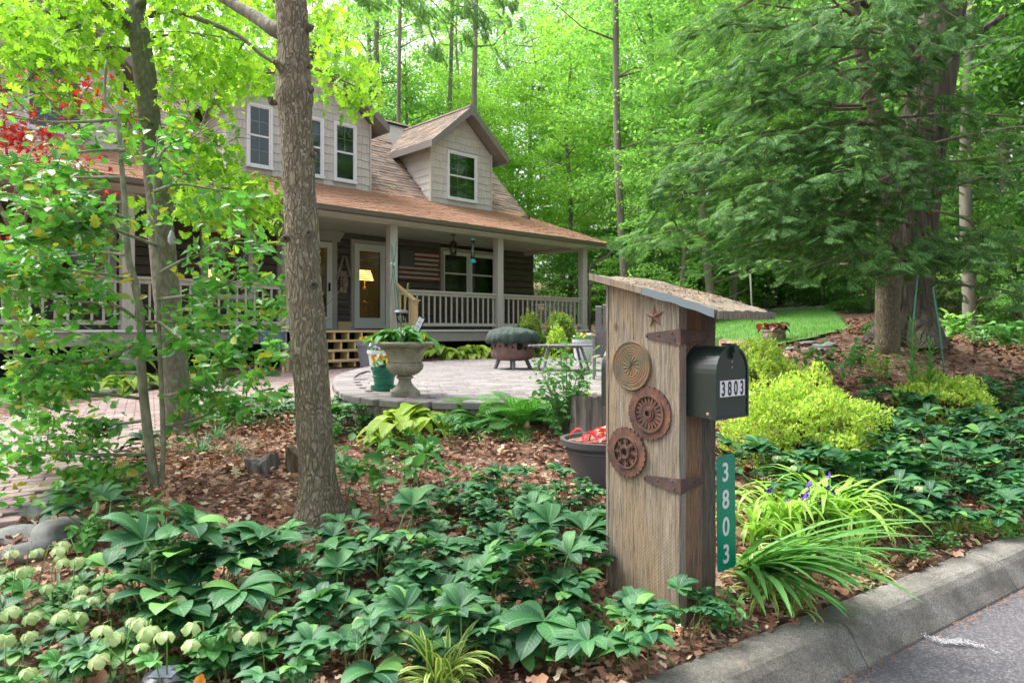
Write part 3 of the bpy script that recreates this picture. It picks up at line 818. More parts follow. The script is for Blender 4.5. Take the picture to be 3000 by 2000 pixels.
# side door with blinds
trimframe(.42, 1.35, FZ, 3.72, .09, False)
m_doorw = plain('white_door_paint', (.62, .64, .62), .4)
f = MB(); f.box(.43, .57, WN - .07, WN - .02, FZ + .03, 3.71); f.box(1.2, 1.34, WN - .07, WN - .02, FZ + .03, 3.71); f.box(.57, 1.2, WN - .069, WN - .02, 3.53, 3.71); f.box(.57, 1.2, WN - .069, WN - .02, FZ + .03, FZ + .3)
door = f.build('door', m_doorw, house); door['label'] = 'white storm door with full glass, blinds and a glowing lamp behind it'
g = MB(); g.box(.57, 1.2, WN - .05, WN - .045, FZ + .3, 3.53); g.build('pane', m_glass, door)
m_slat = plain('amber_blind_slat', (.42, .26, .10), .5)
sm = MB(); sm.add([(.575, WN + .02, 0), (1.195, WN + .02, 0), (1.195, WN + .05, .027), (.575, WN + .05, .027), (.575, WN + .023, -.003), (1.195, WN + .023, -.003), (1.195, WN + .053, .024), (.575, WN + .053, .024)], [(3, 2, 1, 0), (4, 5, 6, 7), (0, 1, 5, 4), (2, 3, 7, 6), (1, 2, 6, 5), (0, 4, 7, 3)]); smesh = sm.mesh('slat'); smesh.materials.append(m_slat)
for i in range(46): mobj('slat', smesh, None, door, Matrix.Translation((0, 0, FZ + .32 + i * .047)))
# front door with header
f = MB(); f.box(-1.5, -1.36, WN - .06, WN - .01, FZ + .02, 3.67); f.box(-.34, -.2, WN - .06, WN - .01, FZ + .02, 3.67); f.box(-1.36, -.34, WN - .059, WN - .01, 3.52, 3.67); f.box(-1.36, -.34, WN - .059, WN - .01, FZ + .02, FZ + .32)
fd = f.build('door', m_doorw, house); fd['label'] = 'white framed front door under a carved header board'
g = MB(); g.box(-1.36, -.34, WN - .04, WN - .035, FZ + .32, 3.52); g.build('pane', m_glass, fd)
f = MB(); f.box(-.31, -.27, WN - .1, WN - .06, 2.45, 2.66); f.build('handle', m_dark, fd)
f = MB(); f.box(-1.63, -1.5, WN - .075, WN, FZ, 3.70); f.box(-.2, -.07, WN - .075, WN, FZ, 3.70)
f.prism([(-1.72, 3.70), (-.0, 3.70), (.0, 3.76), (.05, 3.80), (.10, 3.90), (.13, 3.92), (.13, 3.95), (-1.83, 3.95), (-1.83, 3.92), (-1.80, 3.90), (-1.76, 3.80)], WN - .1, WN, Matrix(((1, 0, 0, 0), (0, 0, 1, 0), (0, 1, 0, 0), (0, 0, 0, 1))))
hd = f.build('door_surround', m_trim, house)
hb('kick_board', m_pine, (-.05, .32, WN - .1, WN - .055, FZ + .0, FZ + .2))
# roofs
def rafter_plane(pa, pb, t0, t1, name, thick=.12, sh=True, holes=()):
    (n0, z0), (n1, z1) = pa, pb
    L_ = math.hypot(n1 - n0, z1 - z0); dn, dz = (n1 - n0) / L_, (z1 - z0) / L_
    m_ = MB(); nx, nz = -dz * thick, dn * thick
    vs = [(t, n, z) for t in (t0, t1) for n, z in ((n0, z0 - .012), (n1, z1 - .012), (n1 - nx, z1 - .012 - nz), (n0 - nx, z0 - .012 - nz))]
    m_.add(vs, [(0, 1, 2, 3), (7, 6, 5, 4), (0, 4, 5, 1), (1, 5, 6, 2), (2, 6, 7, 3), (3, 7, 4, 0)])
    r = m_.build(name, m_fascia, house)
    its = []
    if sh:
        rows = int(L_ / .145)
        for i in range(rows):
            s_ = i * L_ / rows; x = t0 + (i % 2) * .16 - .16
            while x < t1:
                w = random.choice((.26, .32, .36)); a = max(x, t0); b = min(x + w, t1)
                if b - a > .06:
                    cx = (a + b) / 2; sc_ = (b - a - .006) / .3
                    n = n0 + dn * s_; z = z0 + dz * s_
                    if not any(h[0] < cx < h[1] and n > h[2] for h in holes):
                        rot = Matrix(((1, 0, 0, 0), (0, dn, -dz, 0), (0, dz, dn, 0), (0, 0, 0, 1)))
                        its.append((random.randrange(2), Matrix.Translation((cx, n, z)) @ rot @ Matrix.Rotation(-.07, 4, 'X') @ Matrix.Diagonal((sc_, 1, random.uniform(.8, 1.5), 1))))
                x += w
    return r, its
shp = []
for q in range(2):
    m_ = MB(); m_.box(-.15, .15, -.01, .16, .004, .018); shp.append(m_.mesh('shingle'))
BN, BZ, RN, RZ = 3.29, 5.31, 6.5, 8.52
r1, i1 = rafter_plane((-.5, 3.99), (BN, BZ), TL, TR, 'porch_roof')
pieces('shingle', shp, i1, m_roof, r1, 300, 'shingle_field')
DH = [(4.7 - 1.2, 4.7 + 1.2, BN + .1), (-.52 - 1.95, -.52 + 1.95, BN + .1), (-5.88 - 1.2, -5.88 + 1.2, BN + .1)]
r2, i2 = rafter_plane((BN, BZ), (RN, RZ), TL, TR, 'main_roof', holes=DH)
pieces('shingle', shp, i2, m_roof, r2, 300, 'shingle_field')
r3, _ = rafter_plane((RN, RZ), (10.9, 4.12), TL, TR, 'rear_roof', sh=False)
r3.data.materials[0] = m_roof
mb = MB(); mb.prism([(-.13, -.06), (0, .03), (.13, -.06), (0, 0)], TL, TR, Matrix(((0, 0, 1, 0), (1, 0, 0, RN), (0, 1, 0, RZ + .02), (0, 0, 0, 1)))); mb.build('ridge_cap', m_roof, house)
# rake boards on the right edge
def rake(parent, t, pts_, w=.2, th=.035, mat=None):
    m_ = MB()
    for (n0, z0), (n1, z1) in zip(pts_[:-1], pts_[1:]):
        vs = [(tt, n, z) for tt in (t, t + th) for n, z in ((n0, z0), (n1, z1), (n1, z1 - w), (n0, z0 - w))]
        m_.add(vs, [(0, 3, 2, 1), (4, 5, 6, 7), (0, 1, 5, 4), (1, 2, 6, 5), (2, 3, 7, 6), (3, 0, 4, 7)])
    return m_.build('rake_board', mat or m_fascia, parent)
rake(house, TR + .002, [(-.5, 3.985), (BN, BZ - .005), (RN, RZ - .005), (10.9, 4.1)])
# gutter and downspout
mb = MB(); gp = []
for i in range(9):
    a = PI + PI * i / 8; gp.append((-.575 + .075 * math.cos(a), 3.99 + .09 * math.sin(a) * 1.1))
gp += [(-.505, 4.0), (-.515, 4.0)] + [(-.575 + .066 * math.cos(PI * 2 - PI * i / 8), 3.99 + .08 * math.sin(PI * 2 - PI * i / 8) * 1.1) for i in range(9)] + [(-.658, 4.005)]
mb.prism([(y, z) for y, z in gp], TL, TR + .05, Matrix(((0, 0, 1, 0), (1, 0, 0, 0), (0, 1, 0, 0), (0, 0, 0, 1))))
mb.box(TR + .05, TR + .055, -.655, -.5, 3.9, 4.0)
mb.build('gutter', m_gut, house)
hb('eave_fascia', m_cream, (TL, TR, -.497, -.47, 3.86, 3.985)); hb('soffit', m_cream, (TL, TR, -.47, -.385, 3.93, 3.945))
mb = MB(); mb.tube([(7.3, -.56, 3.92), (7.28, -.55, 3.78), (7.15, -.45, 3.62), (6.95, -.25, 3.5), (6.82, -.14, 3.42), (6.8, -.13, 3.2), (6.8, -.13, 1.2)], .045, 10); mb.build('downspout', m_gut, house, smooth=True)
# dormers
def dormer(tc, hw, ehw, ez, az, wins, rest=True, label=None, nf=3.2, nr=2.75, bz=5.2, limit=120):
    wallz = ez - .02
    slope = (az - ez) / ehw
    def topz(t): return az - .16 - abs(t - tc) * slope
    m_ = MB(); a, b = tc - hw, tc + hw
    prof = [(a, bz), (b, bz), (b, topz(b)), (tc, topz(tc)), (a, topz(a))]
    nb = RN
    m_.prism([(x, z) for x, z in prof], nf + .02, nb, Matrix(((1, 0, 0, 0), (0, 0, 1, 0), (0, 1, 0, 0), (0, 0, 0, 1))))
    d = m_.build('dormer', m_siding, house)
    if label: d['label'] = label
    # shakes on the front
    its = []; row = .22; z = bz + .02; r_ = 0
    def blocked(x0, x1, z0, z1):
        return any(x0 < w[1] - .01 and x1 > w[0] + .01 and z0 < w[3] - .02 and z1 > w[2] + .02 for w in wins)
    while z < az - .25:
        x = a - random.uniform(0, .12)
        zt = z + row + .03
        cuts = sorted([(w[0], w[1]) for w in wins if z < w[3] - .03 and zt > w[2] + .03])
        spans = []; cur = a
        for c0_, c1_ in cuts: spans.append((cur, c0_)); cur = c1_
        spans.append((cur, b))
        for sa_, sb_ in spans:
            x = sa_
            while x < sb_ - .015:
                w = min(random.uniform(.10, .24), sb_ - x)
                if sb_ - x - w < .05: w = sb_ - x
                lim = min(topz(x), topz(x + w))
                h = min(row + .03, lim - z)
                if h > .03:
                    dz = random.choice((0, 0, .012, -.012, .02))
                    its.append((0, Matrix.Translation((x + w / 2, nf, z + dz)) @ Matrix.Diagonal(((w - .004) / .2, 1, (h - max(dz, 0)) / .25, 1))))
                x += w
        z += row; r_ += 1
    sp = MB(); sp.add([(-.1, -.012, 0), (.1, -.012, 0), (.1, .018, 0), (-.1, .018, 0), (-.1, .012, .25), (.1, .012, .25), (.1, .018, .25), (-.1, .018, .25)], [(3, 2, 1, 0), (4, 5, 6, 7), (0, 1, 5, 4), (1, 2, 6, 5), (2, 3, 7, 6), (3, 0, 4, 7)])
    # left cheek: rows against the roof slope
    z = bz + .02
    while z < topz(a) - .02:
        n = nf
        n_end = BN + (z - BZ) + .1
        while n < n_end:
            w = min(random.uniform(.12, .24), n_end - n)
            h = min(row + .03, topz(a) - z)
            if w > .03 and h > .03:
                its.append((0, Matrix.Translation((a - .018 + .018, n + w / 2, z + random.choice((0, .012, -.01)))) @ Matrix.Rotation(-PI / 2, 4, 'Z') @ Matrix.Diagonal(((w - .004) / .2, 1, h / .25, 1))))
            n += w
        z += row
    pieces('shake', [sp.mesh('shake')], its, m_siding, d, limit, 'shake_field')
    cb = MB(); cb.box(a - .035, a + .03, nf - .04, nf - .018, bz, topz(a + .03)); cb.box(a - .04, a - .0351, nf - .04, nf + .05, bz, topz(a)); cb.build('corner_board', m_siding, d); cb = MB(); cb.box(b - .03, b + .01, nf - .04, nf - .018, bz, topz(b)); cb.build('corner_board', m_siding, d)
    for w in wins:
        hole = MB(); hole.box(w[0] + .06, w[1] - .06, nf + .01, nf + .016, w[2] + .05, w[3] - .05); hole.build('dark_room_panel', m_room, d)  # near-black panel, the unlit room behind the glass put into its colour
        window(w[0], w[1], w[2], w[3], nf - .01, d, w[4], w[5])
    # roof slabs
    nbk = RN + .2
    for s_ in (-1, 1):
        th = .11; m_ = MB()
        pr = [(tc + s_ * ehw, ez), (tc, az), (tc, az - th / math.cos(math.atan(slope))), (tc + s_ * ehw, ez - th)]
        vs = [(x, nr, z) for x, z in pr] + [(x, nbk, z) for x, z in pr]
        fs = [(0, 1, 2, 3), (7, 6, 5, 4), (0, 4, 5, 1), (3, 2, 6, 7), (0, 3, 7, 4), (1, 5, 6, 2)]
        if s_ > 0: fs = [tuple(reversed(f_)) for f_ in fs]
        m_.add(vs, fs); rf = m_.build('dormer_roof', m_fascia, d)
        its = []
        Ls = math.hypot(ehw, az - ez); rows = int(Ls / .145); ca_, sa_ = ehw / Ls, (az - ez) / Ls
        sm_ = MB()
        for i in range(rows):
            q = i / rows * Ls; n = nr - random.uniform(0, .2)
            while n < nbk:
                w = random.choice((.26, .32, .36)); n0_ = max(n, nr); n1_ = min(n + w, nbk)
                if n1_ - n0_ > .05:
                    x = tc + s_ * (ehw - ca_ * q); z = ez + sa_ * q
                    x1 = x - s_ * ca_ * .16; z1 = z + sa_ * .16
                    u_ = .022 * random.uniform(.8, 1.3)
                    vs = [(x, n0_ + .003, z + u_), (x, n1_ - .003, z + u_), (x1, n1_ - .003, z1 + .006), (x1, n0_ + .003, z1 + .006), (x, n0_ + .003, z - .0), (x, n1_ - .003, z - .0)]
                    fs = [(0, 1, 2, 3), (0, 4, 5, 1)]
                    if s_ < 0: fs = [tuple(reversed(f_)) for f_ in fs]
                    sm_.add(vs, fs)
                n += w
        o = sm_.build('shingle_field', m_roof, rf if False else d); o['kind'] = 'stuff'
        # rake fascia on the front
        f_ = MB(); w = .2
        pr = [(tc + s_ * (ehw + .01), ez + .005), (tc, az + .005), (tc, az - w - .05), (tc + s_ * (ehw + .01), ez - w)]
        vs = [(x, nr - .04, z) for x, z in pr] + [(x, nr - .005, z) for x, z in pr]
        fs = [(0, 1, 2, 3), (7, 6, 5, 4), (0, 4, 5, 1), (3, 2, 6, 7), (0, 3, 7, 4), (1, 5, 6, 2)]
        if s_ > 0: fs = [tuple(reversed(f__)) for f__ in fs]
        f_.add(vs, fs); f_.box(*(sorted((tc + s_ * (ehw + .003), tc + s_ * (ehw + .03)))), nr - .04, nbk - 1.2, ez - w, ez - .005)
        f_.build('fascia', m_fascia, d)
    f_ = MB(); f_.prism([(-.09, -.3), (.09, -.3), (.09, -.06), (0, .01), (-.09, -.06)], nr - .055, nr - .042, Matrix(((1, 0, 0, tc), (0, 0, 1, 0), (0, 1, 0, az), (0, 0, 0, 1)))); f_.build('fascia', m_fascia, d)
    mb = MB(); mb.prism([(-.12, -.07), (0, .035), (.12, -.07), (0, .0)], nr, nbk, Matrix(((1, 0, 0, tc), (0, 0, 1, 0), (0, 1, 0, az + .02), (0, 0, 0, 1)))); mb.build('ridge_cap', m_roof, d)
    return d
dormer(4.7, 1.2, 1.5, 6.98, 8.28, [(4.09, 5.27, 5.45, 6.93, 3, (2, 2))], label='small right hand dormer with one window', limit=150)
dormer(-.52, 1.95, 2.23, 7.08, 8.85, [(-2.02, -1.37, 5.43, 6.98, 2, (2, 2)), (-.67, .01, 5.43, 6.98, 2, (2, 2)), (.3, .98, 5.43, 7.0, 2, (0, 2))], label='wide middle dormer with tall narrow windows', limit=220)
dormer(-5.88, 1.2, 1.5, 6.98, 8.28, [(-6.42, -5.36, 5.45, 6.8, 3, (2, 2))], label='left dormer half hidden by leaves', limit=90)
# steps of new pine
st = MB()
stt = tag(empty('steps', (0, 0, 0), 0, house), 'unpainted new pine steps with open risers')
for i in range(4):
    z = 1.49 - .05 - i * .19; n1 = -.12 - i * .27
    m_ = MB(); m_.box(-2.33, -.02, n1 - .30, n1, z, z + .04); m_.build('tread', m_pine, stt)
for t in np.linspace(-2.3, -.06, 8):
    m_ = MB(); v = []
    for i in range(4):
        z = 1.438 - i * .19; n1 = -.12 - i * .27
        m_.box(t - .02, t + .02, n1 - .28, n1 - .01, z - (.19 if i < 3 else .1), z - .002)
    m_.build('stringer', m_pine, stt)
hr = MB(); hr.box(.0, .1, -.87, -.77, .72, 2.12); hr.build('newel_post', m_pine, stt)
hr = MB()
vs = [(tt, n, z) for tt in (-.0, .1) for n, z in ((-.1, 2.55), (-.9, 2.12), (-.9, 2.07), (-.1, 2.50))]
hr.add(vs, [(0, 1, 2, 3), (7, 6, 5, 4), (0, 4, 5, 1), (1, 5, 6, 2), (2, 6, 7, 3), (3, 7, 4, 0)])
hr.box(-.01, .11, -.95, -.78, 2.121, 2.15)
for i in range(3): hr.box(.035, .065, -.28 - i * .18, -.25 - i * .18, 1.5 - i * .12, 2.44 - i * .1)
hr.build('handrail', m_pine, stt)
hb('left_stair_rail', m_post, (-2.42, -2.35, -.85, -.1, 1.3, 1.34))
# things on the porch
HM = Matrix.Translation(HX) @ Matrix.Rotation(HR, 4, 'Z')
def hp(t, n, z): return HM @ Vector((t, n, z))
def hthing(name, label, cat, t, n, z, group=None): return thing(name, label, cat, hp(t, n, z), HR, group)
fl = hthing('wooden_flag', 'weathered wooden stars and stripes flag hung on the dark log wall', 'wall flag', 1.8, WN - .055, 2.83)
m_rw = simple('worn_red_wood', [(.35, (.12, .035, .025)), (.7, (.24, .07, .05))], scale=(1, 1, 8), nscale=4, rough=.8)
m_ww = simple('worn_white_wood', [(.3, (.30, .27, .24)), (.6, (.55, .52, .48))], scale=(1, 1, 8), nscale=4, rough=.8)
m_bw = simple('worn_navy_wood', [(.3, (.014, .018, .035)), (.7, (.035, .042, .07))], nscale=6, rough=.8)
for i in range(13):
    z = .84 - (i + 1) * .0645
    x0 = .5 if i < 7 else 0
    x1 = 1.37 + random.uniform(-.05, .02)
    m_ = MB(); m_.box(x0, x1, 0, .03, z + .003, z + .062, j=.002); m_.build('stripe', m_rw if i % 2 == 0 else m_ww, fl)
m_ = MB(); m_.box(0, .495, -.004, .03, .84 - 7 * .0645, .84); can = m_.build('canton', m_bw, fl)
stm = MB()
stm.prism([(.025 * (1 if k % 2 == 0 else .42) * math.sin(k * PI / 5), .025 * (1 if k % 2 == 0 else .42) * math.cos(k * PI / 5)) for k in range(10)], 0, .004, Matrix(((1, 0, 0, 0), (0, 0, -1, 0), (0, 1, 0, 0), (0, 0, 0, 1))))
sme = stm.mesh('star'); sme.materials.append(m_ww)
for r_ in range(9):
    for c_ in range(6 if r_ % 2 == 0 else 5):
        mobj('star', sme, None, can, Matrix.Translation((.045 + c_ * .081 + (.04 if r_ % 2 else 0), -.005, .84 - .03 - r_ * .049)))
bh = hthing('birdhouse_ornament', 'weathered birdhouse plaque under a tall narrow wooden gable by the door', 'birdhouse', .12, WN - .06, 2.42)
m_old = simple('old_grey_wood', [(.3, (.16, .13, .10)), (.7, (.34, .29, .23))], scale=(8, 8, 1), nscale=4, rough=.85)
m_ = MB(); m_.box(-.09, .09, -.01, .03, 0, .55); m_.build('backboard', m_old, bh)
m_ = MB(); m_.prism([(-.07, 0), (.07, 0), (.07, .22), (0, .30), (-.07, .22)], -.09, -.011, Matrix(((1, 0, 0, 0), (0, 0, 1, 0), (0, 1, 0, .14), (0, 0, 0, 1)))); m_.build('birdhouse_box', m_old, bh)
m_ = MB(); m_.lathe([(.0, 0), (.018, 0), (.018, .004), (0, .004)], 12, Matrix.Translation((0, -.0915, .28)) @ Matrix.Rotation(PI / 2, 4, 'X')); m_.build('entrance_hole', m_dark, bh)
m_ = MB()
for s_ in (-1, 1):
    m_.add([(0, -.05, .95), (s_ * .055, -.05, .93), (s_ * .24, -.05, .33), (s_ * .18, -.05, .33), (0, .0, .95), (s_ * .055, .0, .93), (s_ * .24, .0, .33), (s_ * .18, .0, .33)], [(0, 1, 2, 3), (7, 6, 5, 4), (0, 4, 5, 1), (1, 5, 6, 2), (2, 6, 7, 3), (3, 7, 4, 0)])
m_.box(-.16, .16, -.03, 0, .42, .46); m_.build('ladder_frame', m_old, bh)
def lampt(t, n, z, name, label):
    l = hthing(name, label, 'lamp', t, n, z)
    ms = plain('lit_lamp_shade', (.9, .6, .3), .6, emit=(1.0, .50, .16), es=2.6)
    m_ = MB(); m_.lathe([(.24, .62), (.235, .64), (.15, .90), (.145, .90), (.23, .635)], 24); m_.build('lamp_shade', ms, l, smooth=True)
    m_ = MB(); m_.lathe([(.0, -.0), (.12, 0), (.11, .03), (.03, .05), (.06, .15), (.10, .28), (.05, .42), (.015, .48), (.015, .62), (0, .62)], 16); m_.build('lamp_base', plain('brass', (.5, .3, .1), .3, .8), l, smooth=True)
    ld = bpy.data.lights.new('lamp_bulb', 'POINT'); ld.energy = 14; ld.color = (1, .6, .28); ld.shadow_soft_size = .06
    lo = bpy.data.objects.new('lamp_bulb', ld); C.objects.link(lo); lo.parent = l; lo.location = (0, 0, .75)
    tb = hthing('side_table', 'dark side table indoors carrying ' + ('the lamp behind the glass door' if t > 0 else 'the lamp behind the left window'), 'table', t, n, FZ)
    m_ = MB(); m_.box(-.25, .25, -.2, .2, z - FZ - .04, z - FZ - .002); m_.build('table_top', m_in, tb)
    for a in (-1, 1):
        for b in (-1, 1): m_ = MB(); m_.box(a * .22 - .02, a * .22 + .02, b * .17 - .02, b * .17 + .02, 0, z - FZ - .041); m_.build('leg', m_in, tb)
lampt(1.22, WN + .75, 2.22, 'table_lamp', 'lit table lamp seen through the blinds of the glass door')
lampt(-2.85, WN + .8, 1.98, 'table_lamp', 'lit table lamp glowing in the porch window left of the front door')
# hanging lantern and bird feeder
ln = hthing('porch_lantern', 'dark metal lantern hanging from the porch ceiling in front of the flag', 'lantern', 2.35, .7, 3.4)
m_iron = plain('aged_bronze', (.10, .08, .055), .5, .6)
m_ = MB(); m_.lathe([(0, .555), (.07, .555), (.07, .53), (.012, .52), (.012, .40), (.03, .40), (.10, .34), (.11, .32), (.06, .32), (0, .33)], 16); m_.lathe([(0, 0), (.06, 0), (.09, .03), (.09, .05), (0, .05)], 16)
for k in range(4): a = k * PI / 2 + .4; m_.tube([(.08 * math.cos(a), .08 * math.sin(a), .04), (.095 * math.cos(a), .095 * math.sin(a), .33)], .006, 6)
m_.build('lantern_frame', m_iron, ln)
m_ = MB(); m_.lathe([(.07, .05), (.085, .18), (.07, .32)], 16); m_.build('lantern_glass', m_glass, ln, smooth=True)
bf = hthing('bird_feeder', 'clear tube bird feeder with turquoise caps hanging at the porch eave', 'bird feeder', 2.05, -.42, 3.12)
m_tq = plain('turquoise_plastic', (.06, .42, .45), .35)
m_ = MB(); m_.lathe([(0, 0), (.075, 0), (.085, .02), (.085, .035), (.05, .05), (.05, .09), (0, .09)], 18); m_.lathe([(.0, .60), (.052, .58), (.052, .55), (0, .55)], 18); m_.tube([(0, 0, .59), (0, 0, .80)], .003, 5)
for k in range(4): a = k * PI / 2; m_.tube([(.04 * math.cos(a), .04 * math.sin(a), .07), (.09 * math.cos(a), .09 * math.sin(a), .07)], .008, 6)
m_.build('feeder_cap', m_tq, bf)
m_ = MB(); m_.lathe([(.045, .09), (.045, .55)], 18); m_.build('feeder_tube', glassmat('clear_plastic', (.8, .92, .92), .1, .1), bf, smooth=True)
# porch furniture: two plain chairs behind the rails
def porch_chair(t, n, lab):
    c_ = hthing('porch_chair', lab, 'chair', t, n, FZ, 'dark chairs on the porch')
    m_w = m_in
    m_ = MB(); m_.box(-.25, .25, -.22, .22, .42, .45); m_.build('seat', m_w, c_)
    m_ = MB(); m_.box(-.25, -.21, .2, .24, .45, 1.05); m_.box(.21, .25, .2, .24, .45, 1.05); m_.box(-.21, .21, .21, .23, .95, 1.02)
    for i in range(5): m_.box(-.17 + i * .085 - .015, -.17 + i * .085 + .015, .212, .228, .451, .949)
    m_.build('backrest', m_w, c_)
    for a in (-1, 1):
        for b in (-1, 1): m_ = MB(); m_.box(a * .23 - .018, a * .23 + .018, b * .2 - .018, b * .2 + .018, 0, .419); m_.build('leg', m_w, c_)
    for a in (-1, 1): m_ = MB(); m_.box(a * .26 - .03, a * .26 + .03, -.24, .24, .66, .69); m_.box(a * .26 - .015, a * .26 + .015, -.22, -.19, .45, .659); m_.build('armrest', m_w, c_)
porch_chair(3.4, 1.5, 'dark wooden chair on the porch below the double window')
porch_chair(5.6, 1.3, 'dark wooden chair at the right end of the porch')
# ------------------------------------------------------------------ mailbox post
E = Vector((.62, -.785, 0)).normalized(); V_ = Vector((-E.y, E.x, 0))      # E towards the road, V_ along the road
CORN = Vector((.752, 3.1, 0))
PW, PV = .445, .325
PB = .12
# local frame: x along V_ (0 at the near corner), y along E (0 at the road face, negative behind), z up
PMx = Matrix(((V_.x, E.x, 0, CORN.x), (V_.y, E.y, 0, CORN.y), (0, 0, 1, 0), (0, 0, 0, 1)))
# right handed version for an Empty: x'=V_, y' = -E
prz = math.atan2(V_.y, V_.x)
post = thing('mailbox_post', 'tall weathered barn-board mailbox post with rusty gears, a star and a sloped roof', 'mailbox', (CORN.x, CORN.y, PB), prz)
def woodmat(name, stops, warm, sx=1.0):
    m, nt, b, o = new_mat(name)
    v = coords(nt, (14, 14, .8)); f = noise(nt, v, 4, 10, .75, .5)
    g = noise(nt, coords(nt, (50, 50, 1.5)), 5, 4, .7); h = noise(nt, coords(nt, (3, 3, 1)), 1.8, 4, .6)
    c = ramp(nt, f, stops)
    c = mix(nt, ramp(nt, h, [(.42, (0, 0, 0)), (.62, (.75, .75, .75))]), c, warm)
    c = mix(nt, ramp(nt, g, [(.34, (.8, .8, .8)), (.52, (0, 0, 0))]), c, tuple(x * .35 for x in stops[0][1]))
    w = N(nt, 'ShaderNodeTexWave'); w.wave_type = 'BANDS'; w.bands_direction = 'DIAGONAL'; w.inputs['Scale'].default_value = 34; w.inputs['Distortion'].default_value = 2.5; w.inputs['Detail'].default_value = 3
    nt.links.new(coords(nt, (1, 1, 1)), w.inputs['Vector'])
    c = mix(nt, math_(nt, 'MULTIPLY', w.outputs['Fac'], .06), c, (.52, .46, .38))
    # knots
    vo = N(nt, 'ShaderNodeTexVoronoi'); vo.inputs['Scale'].default_value = 3.4; nt.links.new(coords(nt, (1, 1, .55)), vo.inputs['Vector'])
    c = mix(nt, ramp(nt, vo.outputs['Distance'], [(.02, (.85, .85, .85)), (.07, (0, 0, 0))]), c, (.07, .045, .03))
    nt.links.new(c, b.inputs['Base Color']); b.inputs['Roughness'].default_value = .92; b.inputs['Specular IOR Level'].default_value = .2
    bump(nt, b, math_(nt, 'ADD', math_(nt, 'ADD', f, g), math_(nt, 'MULTIPLY', w.outputs['Fac'], .12)), .8, .006)
    return m
w_main = woodmat('weathered_barn_board', [(.28, (.095, .075, .055)), (.5, (.265, .22, .165)), (.72, (.45, .40, .33))], (.34, .245, .15))
w_warm = woodmat('warm_barn_board', [(.28, (.08, .055, .038)), (.5, (.17, .11, .07)), (.72, (.29, .21, .15))], (.26, .14, .07))
w_dark = woodmat('dark_grey_barn_board', [(.28, (.045, .038, .032)), (.5, (.095, .082, .068)), (.72, (.17, .15, .125))], (.11, .09, .06))
w_edge = woodmat('pale_sawn_edge', [(.28, (.16, .13, .10)), (.5, (.26, .235, .20)), (.72, (.36, .33, .285))], (.28, .19, .12))
TB, TC = 1.735 - PB, 1.625 - PB            # top heights at rear / road side
def topz_(y): return TC + (TB - TC) * y / PW
def board(x0, x1, y0, y1, mat, cut=0.0, name='board', z0=-.1, zt=None, n=14):
    m_ = MB(); k = 0
    for i in range(n + 1):
        f_ = i / n
        jx = mnoise.noise(Vector((x0 * 9, y0 * 7, f_ * 9))) * .0035; jy = mnoise.noise(Vector((x1 * 5 + 7, y1 * 3, f_ * 9))) * .0035
        for (x, y) in ((x0 + jx, y0 + jy), (x1 + jy, y0 - jx), (x1 - jx, y1 + jx), (x0 - jy, y1 - jy)):
            zt_ = (topz_(y) if zt is None else zt) - cut
            m_.v.append((x, y, z0 + (zt_ - z0) * f_))
    for i in range(n):
        for j in range(4): m_.face((i * 4 + j, i * 4 + (j + 1) % 4, (i + 1) * 4 + (j + 1) % 4, (i + 1) * 4 + j))
    m_.face((3, 2, 1, 0)); m_.face([n * 4 + j for j in range(4)])
    return m_.build(name, mat, post)
# gear side (x from -0.0): thick plank, faces -x
board(0, .038, .002, .262, w_main); board(.001, .038, .265, PW - .018, w_main); board(-.002, .036, PW - .016, PW, w_edge)
board(-.0035, .034, -.012, .0, w_edge)
board(.0, .045, -.014, -.0125, w_edge)
# road side boards, each set back
board(.047, .185, .004, .03, w_warm, .0); board(.188, .318, .022, .05, w_dark)
board(.285, .325, .051, PW - .03, w_dark); board(.04, .285, PW - .029, PW - .004, w_dark)
# dark recess near the top of the road face
m_ = MB(); m_.box(.05, .18, -.001, .003, topz_(0) - .30, topz_(0) - .19); 
# roof
m_ = MB(); nx, ny = 16, 26
Lr0, Lr1 = PW + .07, -.235
def roofpt(i, j, top):
    x = -.045 + (.45) * i / nx; y = Lr0 + (Lr1 - Lr0) * j / ny
    z = topz_(y) + (.004 if not top else .026) + .004 * mnoise.noise(Vector((x * 9, y * 9, 1)))
    sag = -.012 * max(0, (-y - .02) / .2)
    if top: z += .0045 * math.sin(x * 75) * min(1, j / ny * 1.6) + .006 * mnoise.noise(Vector((x * 16, y * 16, 5)))
    return (x, y, z + sag)
for top in (0, 1):
    for j in range(ny + 1):
        for i in range(nx + 1): m_.v.append(roofpt(i, j, top))
W = nx + 1; O = W * (ny + 1)
for j in range(ny):
    for i in range(nx):
        a = j * W + i; m_.face((a, a + 1, a + W + 1, a + W)); a += O; m_.face((a, a + W, a + W + 1, a + 1))
for j in range(ny):
    for a in (j * W, j * W + nx): m_.face((a, a + W, a + W + O, a + O))
for i in range(nx):
    for a in (i, ny * W + i): m_.face((a, a + 1, a + 1 + O, a + O))
m_metal = simple('dull_lead_grey_roofing', [(.3, (.085, .085, .07)), (.5, (.155, .135, .10)), (.72, (.24, .19, .135))], nscale=8, rough=.7, bmp=.4, spec=.3)
rf = m_.build('roof', m_metal, post, smooth=False)
m_ = MB()
for a, b, zo in ((Lr0 + .004, .17, 0),):
    vs = [(x, y, topz_(y) + dz) for x in (-.05, -.0465) for y, dz in ((a, .0), (b, .0), (b, .03), (a, .034))]
    m_.add(vs, [(0, 1, 2, 3), (7, 6, 5, 4), (0, 4, 5, 1), (1, 5, 6, 2), (2, 6, 7, 3), (3, 7, 4, 0)])
m_.build('edge_board', w_edge, rf)
m_ = MB()
n_ = 14
